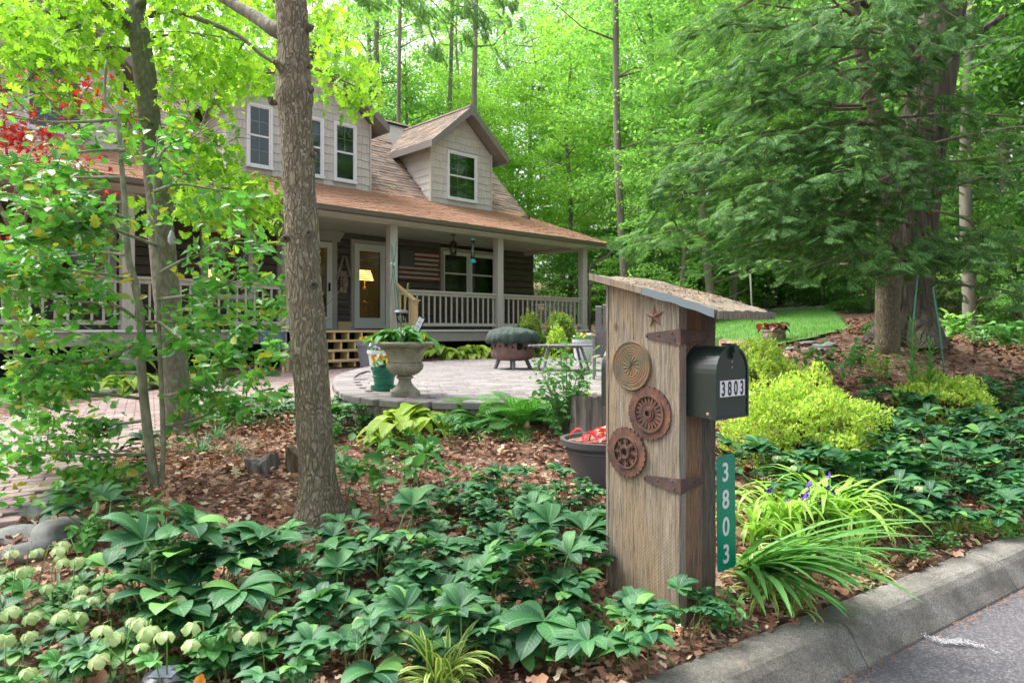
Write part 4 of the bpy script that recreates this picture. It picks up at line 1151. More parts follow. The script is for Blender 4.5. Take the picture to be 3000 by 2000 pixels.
for i in range(n_ + 1):
    y = .168 + (Lr1 + .004 - .168) * i / n_; s_ = -.012 * max(0, (-y - .02) / .2); w_ = .003 * math.sin(i * 1.3)
    for x, dz in ((-.051, -.004), (-.0475, -.004), (-.0475, .03), (-.051, .032)): m_.v.append((x + w_ * .3, y, topz_(y) + dz + s_ + w_ * .6))
for i in range(n_):
    for j in range(4): m_.face((i * 4 + j, i * 4 + (j + 1) % 4, (i + 1) * 4 + (j + 1) % 4, (i + 1) * 4 + j))
m_.face((0, 1, 2, 3)); m_.face([n_ * 4 + j for j in (3, 2, 1, 0)])
m_.build('metal_strip', plain('bluish_sheet_metal', (.16, .20, .22), .45, .5), rf)
m_ = MB()
for i in range(13):
    x = -.04 + i * .034
    m_.box(x, x + .03, Lr1 - .012, Lr1 + .002, topz_(Lr1) - .022 + random.uniform(-.002, .002), topz_(Lr1) + .012)
m_.build('corrugated_lip', m_metal, rf)
# debris on the roof
m_ = MB()
for i in range(700):
    x = random.uniform(-.03, .39); y = random.gauss(.1, .17)
    if not (Lr1 < y < Lr0): continue
    i_, j_ = (x + .045) / .45 * nx, (y - Lr0) / (Lr1 - Lr0) * ny
    z = roofpt(i_, j_, 1)[2] + .001; a = random.uniform(0, 6.28); l = random.uniform(.003, .013); w = random.uniform(.001, .0035)
    dx, dy = math.cos(a), math.sin(a)
    m_.add([(x - dx * l, y - dy * l, z), (x + dy * w, y - dx * w, z + .002), (x + dx * l, y + dy * l, z + .003), (x - dy * w, y + dx * w, z + .0035)], [(0, 1, 2, 3)])
o = m_.build('needle_litter', leaf_mat('roof_debris', (.30, .13, .06), (.52, .36, .22), 0, .9, spec=.1), rf); o['kind'] = 'stuff'
# helper: picture point on the gear face -> (y, z) local
def face_pt(px, py, off=0.0):
    P0_ = CORN - V_ * off
    w = onplane(px, py, P0_, V_)
    return -(w - CORN).dot(E), w.z - PB
rust = simple('rusty_cast_iron', [(.3, (.04, .024, .02)), (.5, (.095, .046, .034)), (.72, (.22, .095, .055))], nscale=13, detail=10, rough=.85, bmp=.5, bdist=.003)
rust_dark = simple('dark_rusty_strap', [(.3, (.035, .026, .026)), (.55, (.08, .045, .038)), (.8, (.19, .08, .05))], nscale=12, rough=.75, bmp=.3, bdist=.002)
def on_gear_face(y, z, off=0.0):
    # local z of the piece points out of the gear face (-x), its x axis along +y (away from the road) -> seen mirrored, fine
    return Matrix.Translation((-off, y, z)) @ Matrix(((0, 0, -1, 0), (-1, 0, 0, 0), (0, 1, 0, 0), (0, 0, 0, 1)))
# spiral disc
y, z = face_pt(1853, 1071)
m_ = MB(); nr_, na_ = 34, 140
for i in range(nr_ + 1):
    r = .122 * i / nr_
    for k in range(na_):
        a = 2 * PI * k / na_
        s1 = math.sin(9 * math.sin(a) * .0 + r * 420 + 2.2 * math.sin(2 * a) + (3.5 - r * 30) * a * 0)
        sw = math.sin(14 * a + 95 * r) if r < .05 else math.sin(r * 520 + 2.5 * math.cos(2 * a) + (0 if r < .09 else 3 * math.sin(6 * a)))
        h = .012 + .0016 * sw
        if i >= nr_ - 2: h = .015 if i < nr_ else .0
        m_.v.append((r * math.cos(a), r * math.sin(a), h))
for i in range(nr_):
    for k in range(na_):
        k2 = (k + 1) % na_; m_.face((i * na_ + k, (i + 1) * na_ + k, (i + 1) * na_ + k2, i * na_ + k2))
patina = simple('verdigris_rust', [(.3, (.06, .062, .04)), (.48, (.115, .088, .048)), (.6, (.17, .092, .048)), (.8, (.22, .10, .05))], nscale=9, rough=.8, bmp=.3, bdist=.002)
m_.build('spiral_disc', patina, post, smooth=True, M=on_gear_face(y, z))
# slotted gear
y, z = face_pt(1905, 1210)
m_ = MB()
def teeth(ro, ri, nt_, seg, duty=.78):
    return lambda k: ro if ((k / seg * nt_) % 1) < duty else ri
m_.ring(.083, .126, .002, .010, 192, None, teeth(.127, .117, 24, 192, .8)); m_.ring(.080, .0905, .010, .017, 96); m_.ring(.018, .034, .003, .018, 48); m_.ring(.014, .024, .018, .022, 48); m_.ring(.0345, .044, .004, .010, 48); m_.ring(.074, .0795, .004, .010, 64)
for k in range(20):
    a = 2 * PI * k / 20; m_.box(.043, .076, -.0062 + 0, .0062, .0045, .0115, Matrix.Rotation(a, 4, 'Z'))
m_.build('gear', rust, post, M=on_gear_face(y, z, .0))
y, z = face_pt(1840, 1323)
m_ = MB()
m_.ring(.072, .118, .002, .012, 224, None, teeth(.122, .114, 28, 224, .7)); m_.ring(.070, .079, .012, .018, 96); m_.ring(.016, .033, .003, .020, 48); m_.ring(.021, .030, .020, .024, 48); m_.ring(.0335, .045, .004, .009, 64)
for k in range(8):
    a = 2 * PI * k / 8; m_.box(.03, .074, -.0055, .0055, .004, .015, Matrix.Rotation(a, 4, 'Z')); m_.box(.050, .060, -.014, .014, .0045, .013, Matrix.Rotation(a, 4, 'Z'))
m_.build('gear', rust, post, M=on_gear_face(y, z, .0055))
# star
y, z = face_pt(1919, 927)
m_ = MB(); m_.v = [(0, 0, .018)] ; Rs = .058
for k in range(10):
    r = Rs if k % 2 == 0 else Rs * .36; a = PI / 2 + k * PI / 5 + .08; m_.v.append((r * math.cos(a), r * math.sin(a), .002))
for k in range(10): m_.face((0, 1 + k, 1 + (k + 1) % 10))
m_.build('star', simple('rusty_tin_star', [(.3, (.12, .055, .04)), (.7, (.22, .11, .08))], nscale=14, rough=.6, bmp=.2), post, M=on_gear_face(y, z))
# strap hinges wrapped round the corner
def hinge(pyc, half, tip, rt=.0, rlen=.2):
    yc, zc = face_pt(1988, pyc)
    yt, zt = face_pt(tip[0], tip[1])
    m_ = MB(); t_ = .004
    for (y0, y1, h0, h1) in ((-.018, yt, half, .013),):
        vs = [(x, y, zc + s_ * h) for x in (-.004 - t_, -.004) for y, s_, h in ((y0, -1, h0), (y1, -1, h1), (y1 + .012, -1, h1 * .4), (y1 + .012, 1, h1 * .4), (y1, 1, h1), (y0, 1, h0 * .75))]
        m_.add(vs, [(0, 1, 2, 3, 4, 5), (11, 10, 9, 8, 7, 6)] + [(i, (i + 1) % 6, 6 + (i + 1) % 6, 6 + i)[::-1] for i in range(6)])
    vs = [(x, y, zc + s_ * h) for y in (-.0225, -.0185) for x, s_, h in ((-.004 - t_, -1, half), (rlen, -1, .016), (rlen + .01, -1, .006), (rlen + .01, 1, .006), (rlen, 1, .016), (-.004 - t_, 1, half * .75))]
    m_.add(vs, [(0, 1, 2, 3, 4, 5), (11, 10, 9, 8, 7, 6)] + [(i, (i + 1) % 6, 6 + (i + 1) % 6, 6 + i) for i in range(6)])
    h = m_.build('hinge', rust_dark, post)
    for (yy, dz) in ((yt + .004, 0), (yt * .6, .002), (.025, .014), (.012, -.018)):
        r_ = MB(); r_.lathe([(.0055, 0), (.0055, .002), (.003, .0035), (0, .0035)], 10, on_gear_face(yy, zc + dz, .008)); r_.build('screw', rust_dark, h)
    for (xx, dz) in ((.03, -.014), (.10, .004), (rlen - .012, 0)):
        r_ = MB(); r_.lathe([(.0055, 0), (.0055, .002), (.003, .0035), (0, .0035)], 10, Matrix.Translation((xx, -.0225, zc + dz)) @ Matrix.Rotation(PI / 2, 4, 'X')); r_.build('screw', rust_dark, h)
hinge(984, .042, (1900, 981), rlen=.205); hinge(1420, .041, (1894, 1397), rlen=.15)
# the mailbox itself (through the post)
BX0, BX1, BZ0, BZ1 = .052, .295, 1.105 - PB, 1.425 - PB
bxr = (BX1 - BX0) / 2; bxc = (BX0 + BX1) / 2
def arch(r=0.0, n=18):
    zs = BZ1 - bxr - r * 0
    return [(BX0 + r, BZ0 + r)] + [(BX1 - r, BZ0 + r)] + [(bxc + (bxr - r) * math.cos(PI * i / n), zs + (bxr - r) * math.sin(PI * i / n)) for i in range(n + 1)]
m_box = simple('scuffed_dark_green_metal', [(.35, (.012, .022, .018)), (.62, (.018, .030, .025)), (.70, (.10, .12, .11)), (.80, (.25, .27, .25))], nscale=5, rough=.32, bmp=.1, bdist=.001, detail=10)
m_box2 = plain('dark_green_door_enamel', (.012, .030, .024), .3)
XZ = Matrix(((1, 0, 0, 0), (0, 0, 1, 0), (0, 1, 0, 0), (0, 0, 0, 1)))
mbx = MB(); mbx.prism(arch(), -.148, PW + .085, XZ)
box = mbx.build('mailbox', m_box, post); box['label'] = 'dark green arched mailbox with stick-on house number'
d_ = MB(); d_.prism(arch(-.004), -.166, -.1485, XZ); door_ = d_.build('door', m_box2, box)
d_ = MB()                                                              # raised rim of the door
ao, ai = arch(-.0045), arch(.006); k = len(ao)
vs = [(x, -.171, z) for x, z in ao] + [(x, -.171, z) for x, z in ai] + [(x, -.1661, z) for x, z in ao] + [(x, -.1661, z) for x, z in ai]
fs = []
for i in range(k):
    j = (i + 1) % k; fs += [(i, j, k + j, k + i), (k + i, k + j, 3 * k + j, 3 * k + i), (j, i, 2 * k + i, 2 * k + j)]
d_.add(vs, fs); d_.build('door_rim', m_box2, box)
d_ = MB(); d_.box(BX0 + .004, BX1 - .004, -.170, -.1662, BZ0 + .085, BZ0 + .091); d_.build('door_fold', m_box2, box)
d_ = MB(); d_.box(bxc - .014, bxc + .010, -.182, -.166, BZ1 - .055, BZ1 + .012); d_.box(bxc - .010, bxc + .006, -.188, -.182, BZ1 - .03, BZ1 + .006)
d_.box(bxc + .016, bxc + .045, -.176, -.166, BZ1 - .03, BZ1 + .002); d_.box(bxc - .012, bxc + .008, -.16, -.12, BZ1 + .001, BZ1 + .012); d_.build('latch', m_box2, box)
for dz in (.07, .095):
    d_ = MB(); d_.lathe([(.005, 0), (.005, .002), (0, .003)], 10, Matrix.Translation((bxc, -.166, BZ1 - dz)) @ Matrix.Rotation(PI / 2, 4, 'X')); d_.build('rivet', plain('rivet_steel', (.3, .32, .3), .3, .8), box)
d_ = MB(); d_.lathe([(.008, 0), (.008, .003), (.004, .005), (0, .005)], 12, Matrix.Translation((BX0, -.125, BZ0 + .018)) @ Matrix.Rotation(-PI / 2, 4, 'Y')); d_.build('hinge_rivet', plain('brassy_rivet', (.42, .30, .2), .4, .7), box)
d_ = MB(); d_.prism(arch(-.006), -.012, .0035, XZ); d_.build('collar', m_box, box)
# writing
def text_obj(name, s_, size, mat, parent, Mx, bold=.0, sx=1.0, ext=.0006):
    cu = bpy.data.curves.new('txt', 'FONT'); cu.body = s_; cu.size = size; cu.align_x = 'CENTER'; cu.align_y = 'CENTER'; cu.offset = bold; cu.extrude = ext
    ob = bpy.data.objects.new('txt', cu); C.objects.link(ob)
    bpy.context.view_layer.update()
    me = bpy.data.meshes.new_from_object(ob.evaluated_get(bpy.context.evaluated_depsgraph_get()))
    C.objects.unlink(ob); bpy.data.objects.remove(ob); bpy.data.curves.remove(cu)
    n = len(me.vertices); v = np.empty(n * 3, np.float32); me.vertices.foreach_get('co', v); v = v.reshape(-1, 3)
    v[:, 0] = (v[:, 0] - (v[:, 0].min() + v[:, 0].max()) / 2) * sx; v[:, 1] -= (v[:, 1].min() + v[:, 1].max()) / 2
    me.vertices.foreach_set('co', v.ravel()); me.update(); me.materials.clear()
    return mobj(name, me, mat, parent, Mx)
m_blk = plain('black_numeral', (.012, .012, .012), .5); m_refl = simple('white_sticker', [(.3, (.62, .64, .64)), (.7, (.72, .74, .74))], nscale=30, rough=.4, bmp=0)
FR = Matrix(((1, 0, 0, 0), (0, 0, -1, 0), (0, 1, 0, 0), (0, 0, 0, 1)))          # text facing -y (the road)
zn = BZ0 + .131
for i, ch in enumerate('3803'):
    x = bxc + .003 + (i - 1.5) * .0475
    d_ = MB(); d_.box(x - .0232, x + .0232, -.1685, -.1662, zn - .0365, zn + .0365); st_ = d_.build('number_sticker', m_refl, box)
    text_obj('numeral', ch, .088, m_blk, box, Matrix.Translation((x, -.1692, zn)) @ FR, .0022, .66)
# ------------------------------------------------------------------ green house-number sign
sg = thing('house_number_sign', 'upright green reflective sign reading 3803 on the right edge of the mailbox post', 'sign', tuple(CORN + V_ * (PV + .002) - E * .018 + Vector((0, 0, .318))), prz)
m_sg = plain('green_reflective_sheet', (.0, .20, .125), .35)
m_ = MB(); sw, sh, cr = .152, .565, .016
out = []
for cx, cz, a0 in ((sw - cr, cr, -PI / 2), (sw - cr, sh - cr, 0), (cr, sh - cr, PI / 2), (cr, cr, PI)):
    for i in range(5): a = a0 + i * PI / 8; out.append((cx + cr * math.cos(a), cz + cr * math.sin(a)))
tilt = Matrix.Rotation(R(-1.0), 4, 'Y')
m_.prism(out, -.002, 0, tilt @ XZ); m_.build('sign_plate', m_sg, sg)
m_num = plain('silver_white_numeral', (.62, .66, .66), .4)
for i, ch in enumerate('3803'):
    text_obj('numeral', ch, .128, m_num, sg, tilt @ Matrix.Translation((.070, -.0035, sh - .083 - i * .134)) @ FR, .0022, .92, .0008)

# ------------------------------------------------------------------ pots and garden things
def fluted(an, z): return 1
m_stone = simple('mossy_cast_stone', [(.25, (.12, .12, .085)), (.5, (.24, .225, .165)), (.75, (.37, .35, .28))], nscale=9, rough=.95, bmp=.5, bdist=.006, kind='World')
UB = onz(1186, 1158, PZ)
urn = thing('stone_urn', 'large mossy classical stone urn at the corner of the paver patio', 'urn', UB, R(12))
m_ = MB(); m_.bbox(-.135, .135, -.135, .135, 0, .05, .004); m_.lathe([(.125, .052), (.12, .06), (.085, .09), (.062, .13), (.06, .155), (.078, .165), (.08, .18), (.062, .19), (0, .19)], 40); m_.build('foot', m_stone, urn)
m_ = MB()
m_.lathe([(.05, .19), (.09, .195), (.13, .215), (.165, .25), (.172, .29), (.160, .315)], 96, rmod=lambda a, z: 1 + .035 * abs(math.sin(a * 12)) * (1 if z < .3 else .3)); 
m_.lathe([(.161, .316), (.167, .322), (.161, .33), (.163, .36), (.175, .40), (.205, .445), (.240, .465)], 96, rmod=lambda a, z: 1 + .02 * abs(math.sin(a * 18)) * (1 if .33 < z < .46 else 0))
m_.build('bowl', m_stone, urn, smooth=True)
m_ = MB(); m_.lathe([(.24, .466), (.262, .468), (.268, .48), (.282, .485), (.285, .50), (.275, .512), (.25, .514), (.23, .50), (.22, .48), (0, .48)], 72, rmod=lambda a, z: 1 + (.006 * math.sin(a * 60) if .47 < z < .505 else 0)); m_.build('rim', m_stone, urn)
def pot(name, label, cat, loc, r0, r1, h, mat, rim=True, soil=True, saucer=None, bands=()):
    p = thing(name, label, cat, loc)
    z0 = 0
    if saucer:
        m_ = MB(); m_.lathe([(0, 0), (saucer * .9, 0), (saucer, .012), (saucer * 1.03, .05), (saucer * .98, .05), (saucer * .93, .018), (0, .016)], 36); m_.build('saucer', mat, p, smooth=False); z0 = .018
    m_ = MB(); t_ = r1 * .05
    pr = [(0, z0), (r0, z0), (r0 + (r1 - r0) * .5, z0 + h * .5)]
    if bands:
        for b in bands: pr += [(r0 + (r1 - r0) * b, z0 + h * b - .008), (r0 + (r1 - r0) * b + .008, z0 + h * b), (r0 + (r1 - r0) * b + .008, z0 + h * b + .012), (r0 + (r1 - r0) * b, z0 + h * b + .018)]
    pr += [(r1, z0 + h * .86)]
    if rim: pr += [(r1 + t_ * 1.5, z0 + h * .865), (r1 + t_ * 1.8, z0 + h), (r1 - t_ * .5, z0 + h)]
    else: pr += [(r1 * 1.01, z0 + h), (r1 - t_, z0 + h)]
    pr += [(r1 - t_, z0 + h * .9), (0, z0 + h * .9)]
    pr = sorted(pr[:-2 - (2 if rim else 1)], key=lambda q: q[1]) + pr[-2 - (2 if rim else 1):]
    m_.lathe(pr, 40); m_.build('pot_body', mat, p)
    if soil:
        m_ = MB(); m_.lathe([(r1 - t_ * 1.2, z0 + h * .90 + .004), (0, z0 + h * .92)], 24); m_.build('potting_soil', M['ground'], p)
    return p, z0 + h * .9
m_greenp = plain('teal_green_plastic', (.012, .16, .105), .35); m_greyp = plain('blue_grey_plastic', (.20, .21, .25), .5); m_pale = plain('white_glazed', (.55, .58, .62), .25)
m_purple = plain('grey_purple_plastic', (.095, .085, .095), .5)
GP = onz(1125, 1143, PZ)
gpot, gph = pot('flower_pot', 'teal green plastic pot and saucer beside the stone urn', 'flower pot', GP, .095, .125, .225, m_greenp, saucer=.135, bands=(.55,))
BP = onz(1083, 1076, .78)
bpot, bph = pot('flower_pot', 'tall blue grey pot with yellow pansies at the foot of the pine steps', 'flower pot', BP, .17, .24, .48, m_greyp)
WP = onz(1112, 1098, PZ) + Vector((0, .2, 0))
WP = at(1112, 1060, 9.6); WP.z = PZ
wpot, wph = pot('flower_pot', 'small white pot behind the urn planted with white and purple pansies', 'flower pot', WP, .12, .16, .34, plain('white_plastic', (.62, .62, .64), .4))
LP = at(1708, 1010, 13.2); LP.z = PZ
lpot, lph = pot('planter', 'large pale glazed planter with yellow pansies at the back of the patio', 'planter', LP, .16, .20, .44, m_pale)
BG = gnd(1708, 1395) + Vector((0, .12, 0)); BG = at(1765, 1390, 4.75); BG.z = tz(BG.x, BG.y) - .02
big, bigh = pot('large_planter', 'large grey purple plastic planter with caladiums behind the mailbox post', 'planter', BG, .20, .27, .30, m_purple, bands=(.72,))
SP = gnd(2268, 1010); print('SP', SP)
SPh = EYE - (958 - 965) / 2000 * 9.2 - SP.z
m_ = MB(); sb = thing('stone_planter', 'round stone bowl planter with dark red leaves at the lawn edge', 'planter', SP)
m_.lathe([(0, 0), (.10, 0), (.12, .03), (.15, .06), (.175, .13), (.175, .17), (.16, .20)], 40, rmod=lambda a, z: 1 + .03 * math.sin(a * 14)); m_.lathe([(.16, .20), (.178, .205), (.182, .235), (.16, .24), (.15, .21), (0, .21)], 40)
m_.build('bowl', simple('pinkish_mossy_stone', [(.3, (.15, .13, .10)), (.55, (.30, .22, .18)), (.8, (.40, .34, .29))], nscale=12, rough=.95, bmp=.5, kind='World'), sb)
S2 = gnd(2140, 1018)
sb2 = thing('stone_bowl', 'low mossy stone bowl half hidden behind the mailbox post', 'planter', S2)
m_ = MB(); m_.lathe([(0, 0), (.1, 0), (.11, .05), (.2, .13), (.26, .19), (.28, .2), (.28, .235), (.24, .235), (.22, .2), (0, .18)], 36); m_.build('bowl', m_stone, sb2)
# blue glazed pot on a wooden stool
BS = at(797, 1065, 12.6); BS.z = .70
stl = thing('wooden_stool', 'low wooden stool carrying the blue glazed pot beside the porch', 'stool', BS)
m_ = MB(); m_.box(-.3, .3, -.16, .16, .34, .375); m_.build('stool_top', m_pine, stl)
for a in (-1, 1):
    for b in (-1, 1): m_ = MB(); m_.box(a * .25 - .02, a * .25 + .02, b * .12 - .02, b * .12 + .02, 0, .339); m_.build('leg', m_pine, stl)
blp = thing('glazed_pot', 'streaky pale blue glazed pot on the wooden stool by the porch', 'flower pot', BS + Vector((0, 0, .376)))
m_ = MB(); m_.lathe([(0, 0), (.12, 0), (.17, .06), (.22, .17), (.235, .27), (.22, .34), (.24, .36), (.25, .39), (.22, .39), (.2, .36), (0, .35)], 40)
m_.build('pot_body', simple('streaky_blue_glaze', [(.3, (.06, .12, .19)), (.6, (.16, .24, .31)), (.8, (.32, .36, .38))], scale=(6, 6, .8), nscale=4, rough=.2, bmp=0), blp, smooth=True)
# fire pit
FP = at(1502, 1070, 11.0); FP.z = PZ
fp = thing('fire_pit', 'rusty round fire pit with moon and star cutouts under a green fabric cover', 'fire pit', FP)
m_rustp = simple('rust_red_steel', [(.3, (.11, .06, .05)), (.55, (.18, .105, .09)), (.8, (.25, .16, .14))], nscale=8, rough=.75, bmp=.15)
m_ = MB(); m_.lathe([(0, .13), (.2, .135), (.31, .16), (.345, .20), (.352, .25), (.352, .47), (.36, .475), (.36, .49), (.33, .49)], 56); m_.build('bowl', m_rustp, fp, smooth=True)
for k in range(4):
    a = -PI / 2 + .05 + k * PI / 2; m_ = MB(); m_.tube([(.22 * math.cos(a), .22 * math.sin(a), .15), (.285 * math.cos(a), .285 * math.sin(a), 0)], .032, 10); m_.build('leg', plain('grey_steel_leg', (.17, .17, .18), .5, .4), fp)
starp = [(.05 * (1 if k % 2 == 0 else .42) * math.sin(k * PI / 5), .05 * (1 if k % 2 == 0 else .42) * math.cos(k * PI / 5)) for k in range(10)]
moon = [(.055 * math.cos(a), .055 * math.sin(a)) for a in np.linspace(-2.2, 2.2, 12)] + [(-.018 + .05 * math.cos(a), .05 * math.sin(a)) for a in np.linspace(1.9, -1.9, 10)]
for k in range(14):
    a = -PI / 2 + (k - 7) * .3
    sc_ = random.choice((.6, .8, 1)); z = .38 + random.uniform(-.05, .05)
    poly = moon if k in (8, 2) else starp
    if k in (8, 2): sc_ = 1.15; z = .37
    Mx = Matrix.Translation((.3535 * math.cos(a), .3535 * math.sin(a), z)) @ Matrix.Rotation(a + PI / 2, 4, 'Z') @ Matrix.Rotation(PI / 2, 4, 'X') @ Matrix.Diagonal((sc_, sc_, 1, 1))
    m_ = MB(); m_.prism(poly, -.004, .001, Mx); m_.build('cutout', m_dark, fp)
m_cov = simple('faded_green_canvas', [(.3, (.016, .034, .027)), (.7, (.034, .058, .046))], nscale=6, rough=.85, bmp=.3, bdist=.006)
m_ = MB(); nr_, na_ = 22, 120
for i in range(nr_ + 1):
    f_ = i / nr_
    for k in range(na_):
        a = 2 * PI * k / na_
        wr = math.sin(a * 17 + 3 * math.sin(a * 3)) + .5 * math.sin(a * 31)
        if f_ < .72:
            g_ = f_ / .72; r = .40 * g_; z = .675 - .10 * g_ ** 1.8 + .012 * wr * g_ ** 2 + .03 * mnoise.noise(Vector((3 * g_ * math.cos(a), 3 * g_ * math.sin(a), 1)))
        else:
            g_ = (f_ - .72) / .28; r = .40 + .035 * math.sin(g_ * 2.4) + .012 * wr * g_; z = .575 - .165 * g_ + .016 * math.cos(a * 9) * g_ + .01 * math.sin(a * 5) * g_
            if g_ > .85: r -= .03 * (g_ - .85) / .15
        m_.v.append((r * math.cos(a), r * math.sin(a), z))
for i in range(nr_):
    for k in range(na_):
        k2 = (k + 1) % na_; m_.face((i * na_ + k, (i + 1) * na_ + k, (i + 1) * na_ + k2, i * na_ + k2))
cov = thing('fire_pit_cover', 'faded dark green fabric cover stretched over the fire pit', 'cover', FP)
m_.build('canvas', m_cov, cov, smooth=True)
# grey slatted chairs on the patio
m_grey = simple('grey_composite_plank', [(.3, (.17, .165, .18)), (.7, (.235, .23, .245))], scale=(10, 1, 10), nscale=5, rough=.7, bmp=.2, obj_rand=.08)
def lounge(loc, rz, label, group=None):
    c_ = thing('patio_chair', label, 'chair', loc, rz, group)
    for i in range(7):
        x = -.27 + i * .09; m_ = MB(); w = .043
        vs = [(x - w, .18, .30), (x + w, .18, .30), (x + w * .86, .50, .98 - abs(i - 3) * .02), (x - w * .86, .50, .98 - abs(i - 3) * .02)]
        vs += [(a, b + .022, c - .008) for a, b, c in vs]
        m_.add(vs, [(0, 1, 2, 3), (7, 6, 5, 4), (0, 4, 5, 1), (1, 5, 6, 2), (2, 6, 7, 3), (3, 7, 4, 0)]); m_.build('back_slat', m_grey, c_)
    for i in range(6):
        y = -.36 + i * .095; m_ = MB(); m_.box(-.29, .29, y - .043, y + .043, .36 - i * .018, .38 - i * .018); m_.build('seat_slat', m_grey, c_)
    for s_ in (-1, 1):
        m_ = MB(); pr = [(-.46, .53), (-.44, .56), (.36, .56), (.36, .53)]
        m_.box(s_ * .36 - .07, s_ * .36 + .07, -.46, .36, .535, .56); m_.build('armrest', m_grey, c_)
        m_ = MB(); m_.box(s_ * .33 - .015, s_ * .33 + .015, -.38, -.28, 0, .534); m_.build('leg', m_grey, c_)
        m_ = MB(); m_.box(s_ * .33 - .015, s_ * .33 + .015, .28, .37, 0, .534); m_.build('leg', m_grey, c_)
    m_ = MB(); m_.box(-.31, .31, .34, .37, .6, .68); m_.build('back_brace', m_grey, c_)
    return c_
cl_ = at(1816, 1040, 8.9); cl_.z = PZ
lounge(cl_, R(172), 'grey slatted garden chair on the patio partly hidden by the mailbox post')
cl_ = at(1700, 1040, 12.2); cl_.z = PZ + .0
tb = at(1650, 1030, 10.6); tb.z = PZ
t_ = thing('patio_table', 'low oval grey slatted patio table with splayed legs', 'table', tb, R(10))
for i in range(9):
    y = -.26 + i * .065; hw = .55 * math.sqrt(max(.05, 1 - (y / .31) ** 2)); m_ = MB(); m_.box(-hw, hw, y - .03, y + .03, .37, .395); m_.build('slat', m_grey, t_)
for a in (-1, 1):
    for b in (-1, 1): m_ = MB(); m_.tube([(a * .25, b * .12, .368), (a * .36, b * .2, 0)], .022, 8); m_.build('leg', m_grey, t_)
m_ = MB(); m_.box(-.3, .3, -.02, .02, .34, .368); m_.build('cross_bar', m_grey, t_)
# stumps
def stump(name, label, loc, r, h, mat, seg=40, rough_=.12, top=.02, lean=0.0, broken=0.0):
    s_ = thing(name, label, 'stump', loc)
    m_ = MB(); n_ = 12
    for i in range(n_ + 1):
        f_ = i / n_
        for k in range(seg):
            a = 2 * PI * k / seg
            rr = r * (1 + rough_ * mnoise.noise(Vector((math.cos(a) * 2.2, math.sin(a) * 2.2, f_ * .7))) + .05 * mnoise.noise(Vector((a * 6, f_ * 2, 3))) + .22 * (1 - f_) ** 4)
            z = f_ * h
            if f_ > .3: z += (f_ - .3) / .7 * (top * mnoise.noise(Vector((a * 2.5, 9, 9))) + broken * mnoise.noise(Vector((math.cos(a) * 1.5, math.sin(a) * 1.5, 4))))
            m_.v.append((rr * math.cos(a) + lean * f_ * h, rr * math.sin(a), z))
    for i in range(n_):
        for k in range(seg): m_.face((i * seg + k, i * seg + (k + 1) % seg, (i + 1) * seg + (k + 1) % seg, (i + 1) * seg + k))
    b = len(m_.v); m_.v.append((lean * h, 0, h * .96 - broken * .25)); 
    for k in range(seg): m_.face((n_ * seg + k, n_ * seg + (k + 1) % seg, b))
    m_.build('stump_wood', mat, s_); return s_
m_stw = simple('cracked_grey_stump_wood', [(.28, (.045, .04, .034)), (.5, (.15, .135, .115)), (.72, (.30, .28, .245))], scale=(6, 6, .5), nscale=5, rough=.95, bmp=1.0, bdist=.02, kind='World', dist=.5)
m_rot = simple('rotting_mossy_wood', [(.28, (.05, .035, .02)), (.5, (.13, .10, .055)), (.72, (.28, .24, .17))], scale=(3, 3, 1.2), nscale=6, rough=.95, bmp=1.0, bdist=.03, kind='World', dist=.5)
q = at(1722, 1255, 5.35); q.z = tz(q.x, q.y) - .05; 
stump('tree_stump', 'grey cracked cylindrical log stump standing behind the mailbox post', q, .135, (EYE - (1158 - 965) / 2000 * 5.3) - q.z, m_stw, rough_=.05)
q = gnd(760, 1392) + Vector((0, .1, -.05)); stump('rotten_stump', 'broken grey end-grain stump in the leaf litter left of the near tree', q, .115, .16, m_stw, broken=.06, lean=-.2, rough_=.3)
q = gnd(862, 1390) + Vector((0, .12, -.05)); stump('rotten_stump', 'mossy brown rotten stump touching the near tree trunk', q, .10, .24, m_rot, broken=.10, rough_=.35)
# hose
hs_ = [(1040, 1318), (1090, 1335), (1150, 1345), (1205, 1368), (1240, 1372)]
m_ = MB(); m_.tube([gnd(a, b) + Vector((0, 0, .012 + .008 * (i % 2))) for i, (a, b) in enumerate(hs_)], .011, 8); tag(m_.build('drip_hose', plain('black_rubber', (.012, .012, .013), .5), smooth=True), 'black drip hose lying on the mulch behind the near tree', 'hose')
# teepee of green stakes in the urn, solar lantern, folded panel
m_stk = plain('green_coated_stake', (.06, .22, .16), .4)
tp = thing('plant_stakes', 'three green coated stakes tied near the top standing in the patio pots', 'plant stakes', at(1140, 1000, 6.6))
kn = at(1149, 775, 6.6) - tp.location
for (bx, by), (tx, ty) in (((1133, 935), (1162, 707)), ((1165, 930), (1145, 715)), ((1172, 905), (1149, 722))):
    a = at(bx, by, 6.55 + random.uniform(-.05, .1)) - tp.location; b = at(tx, ty, 6.6) - tp.location
    if True: a.z -= .1
    m_ = MB(); m_.tube([a, (a + b) / 2 + (kn - (a + b) / 2) * .25, b], .0045, 6); m_.build('stake', m_stk, tp)
m_ = MB(); m_.tube([kn + Vector((-.02, -.012, 0)), kn + Vector((0, -.02, .012)), kn + Vector((.02, -.01, -.006)), kn + Vector((.03, 0, .02))], .007, 6); m_.build('twist_tie', plain('pale_tie', (.4, .6, .5), .5), tp)
sl = thing('solar_lantern', 'round purple grey solar lantern standing in the urn planting', 'lantern', at(1175, 985, 6.25))
zc = at(1175, 912, 6.25).z - sl.location.z
m_capm = plain('purple_grey_cap', (.12, .11, .14), .4)
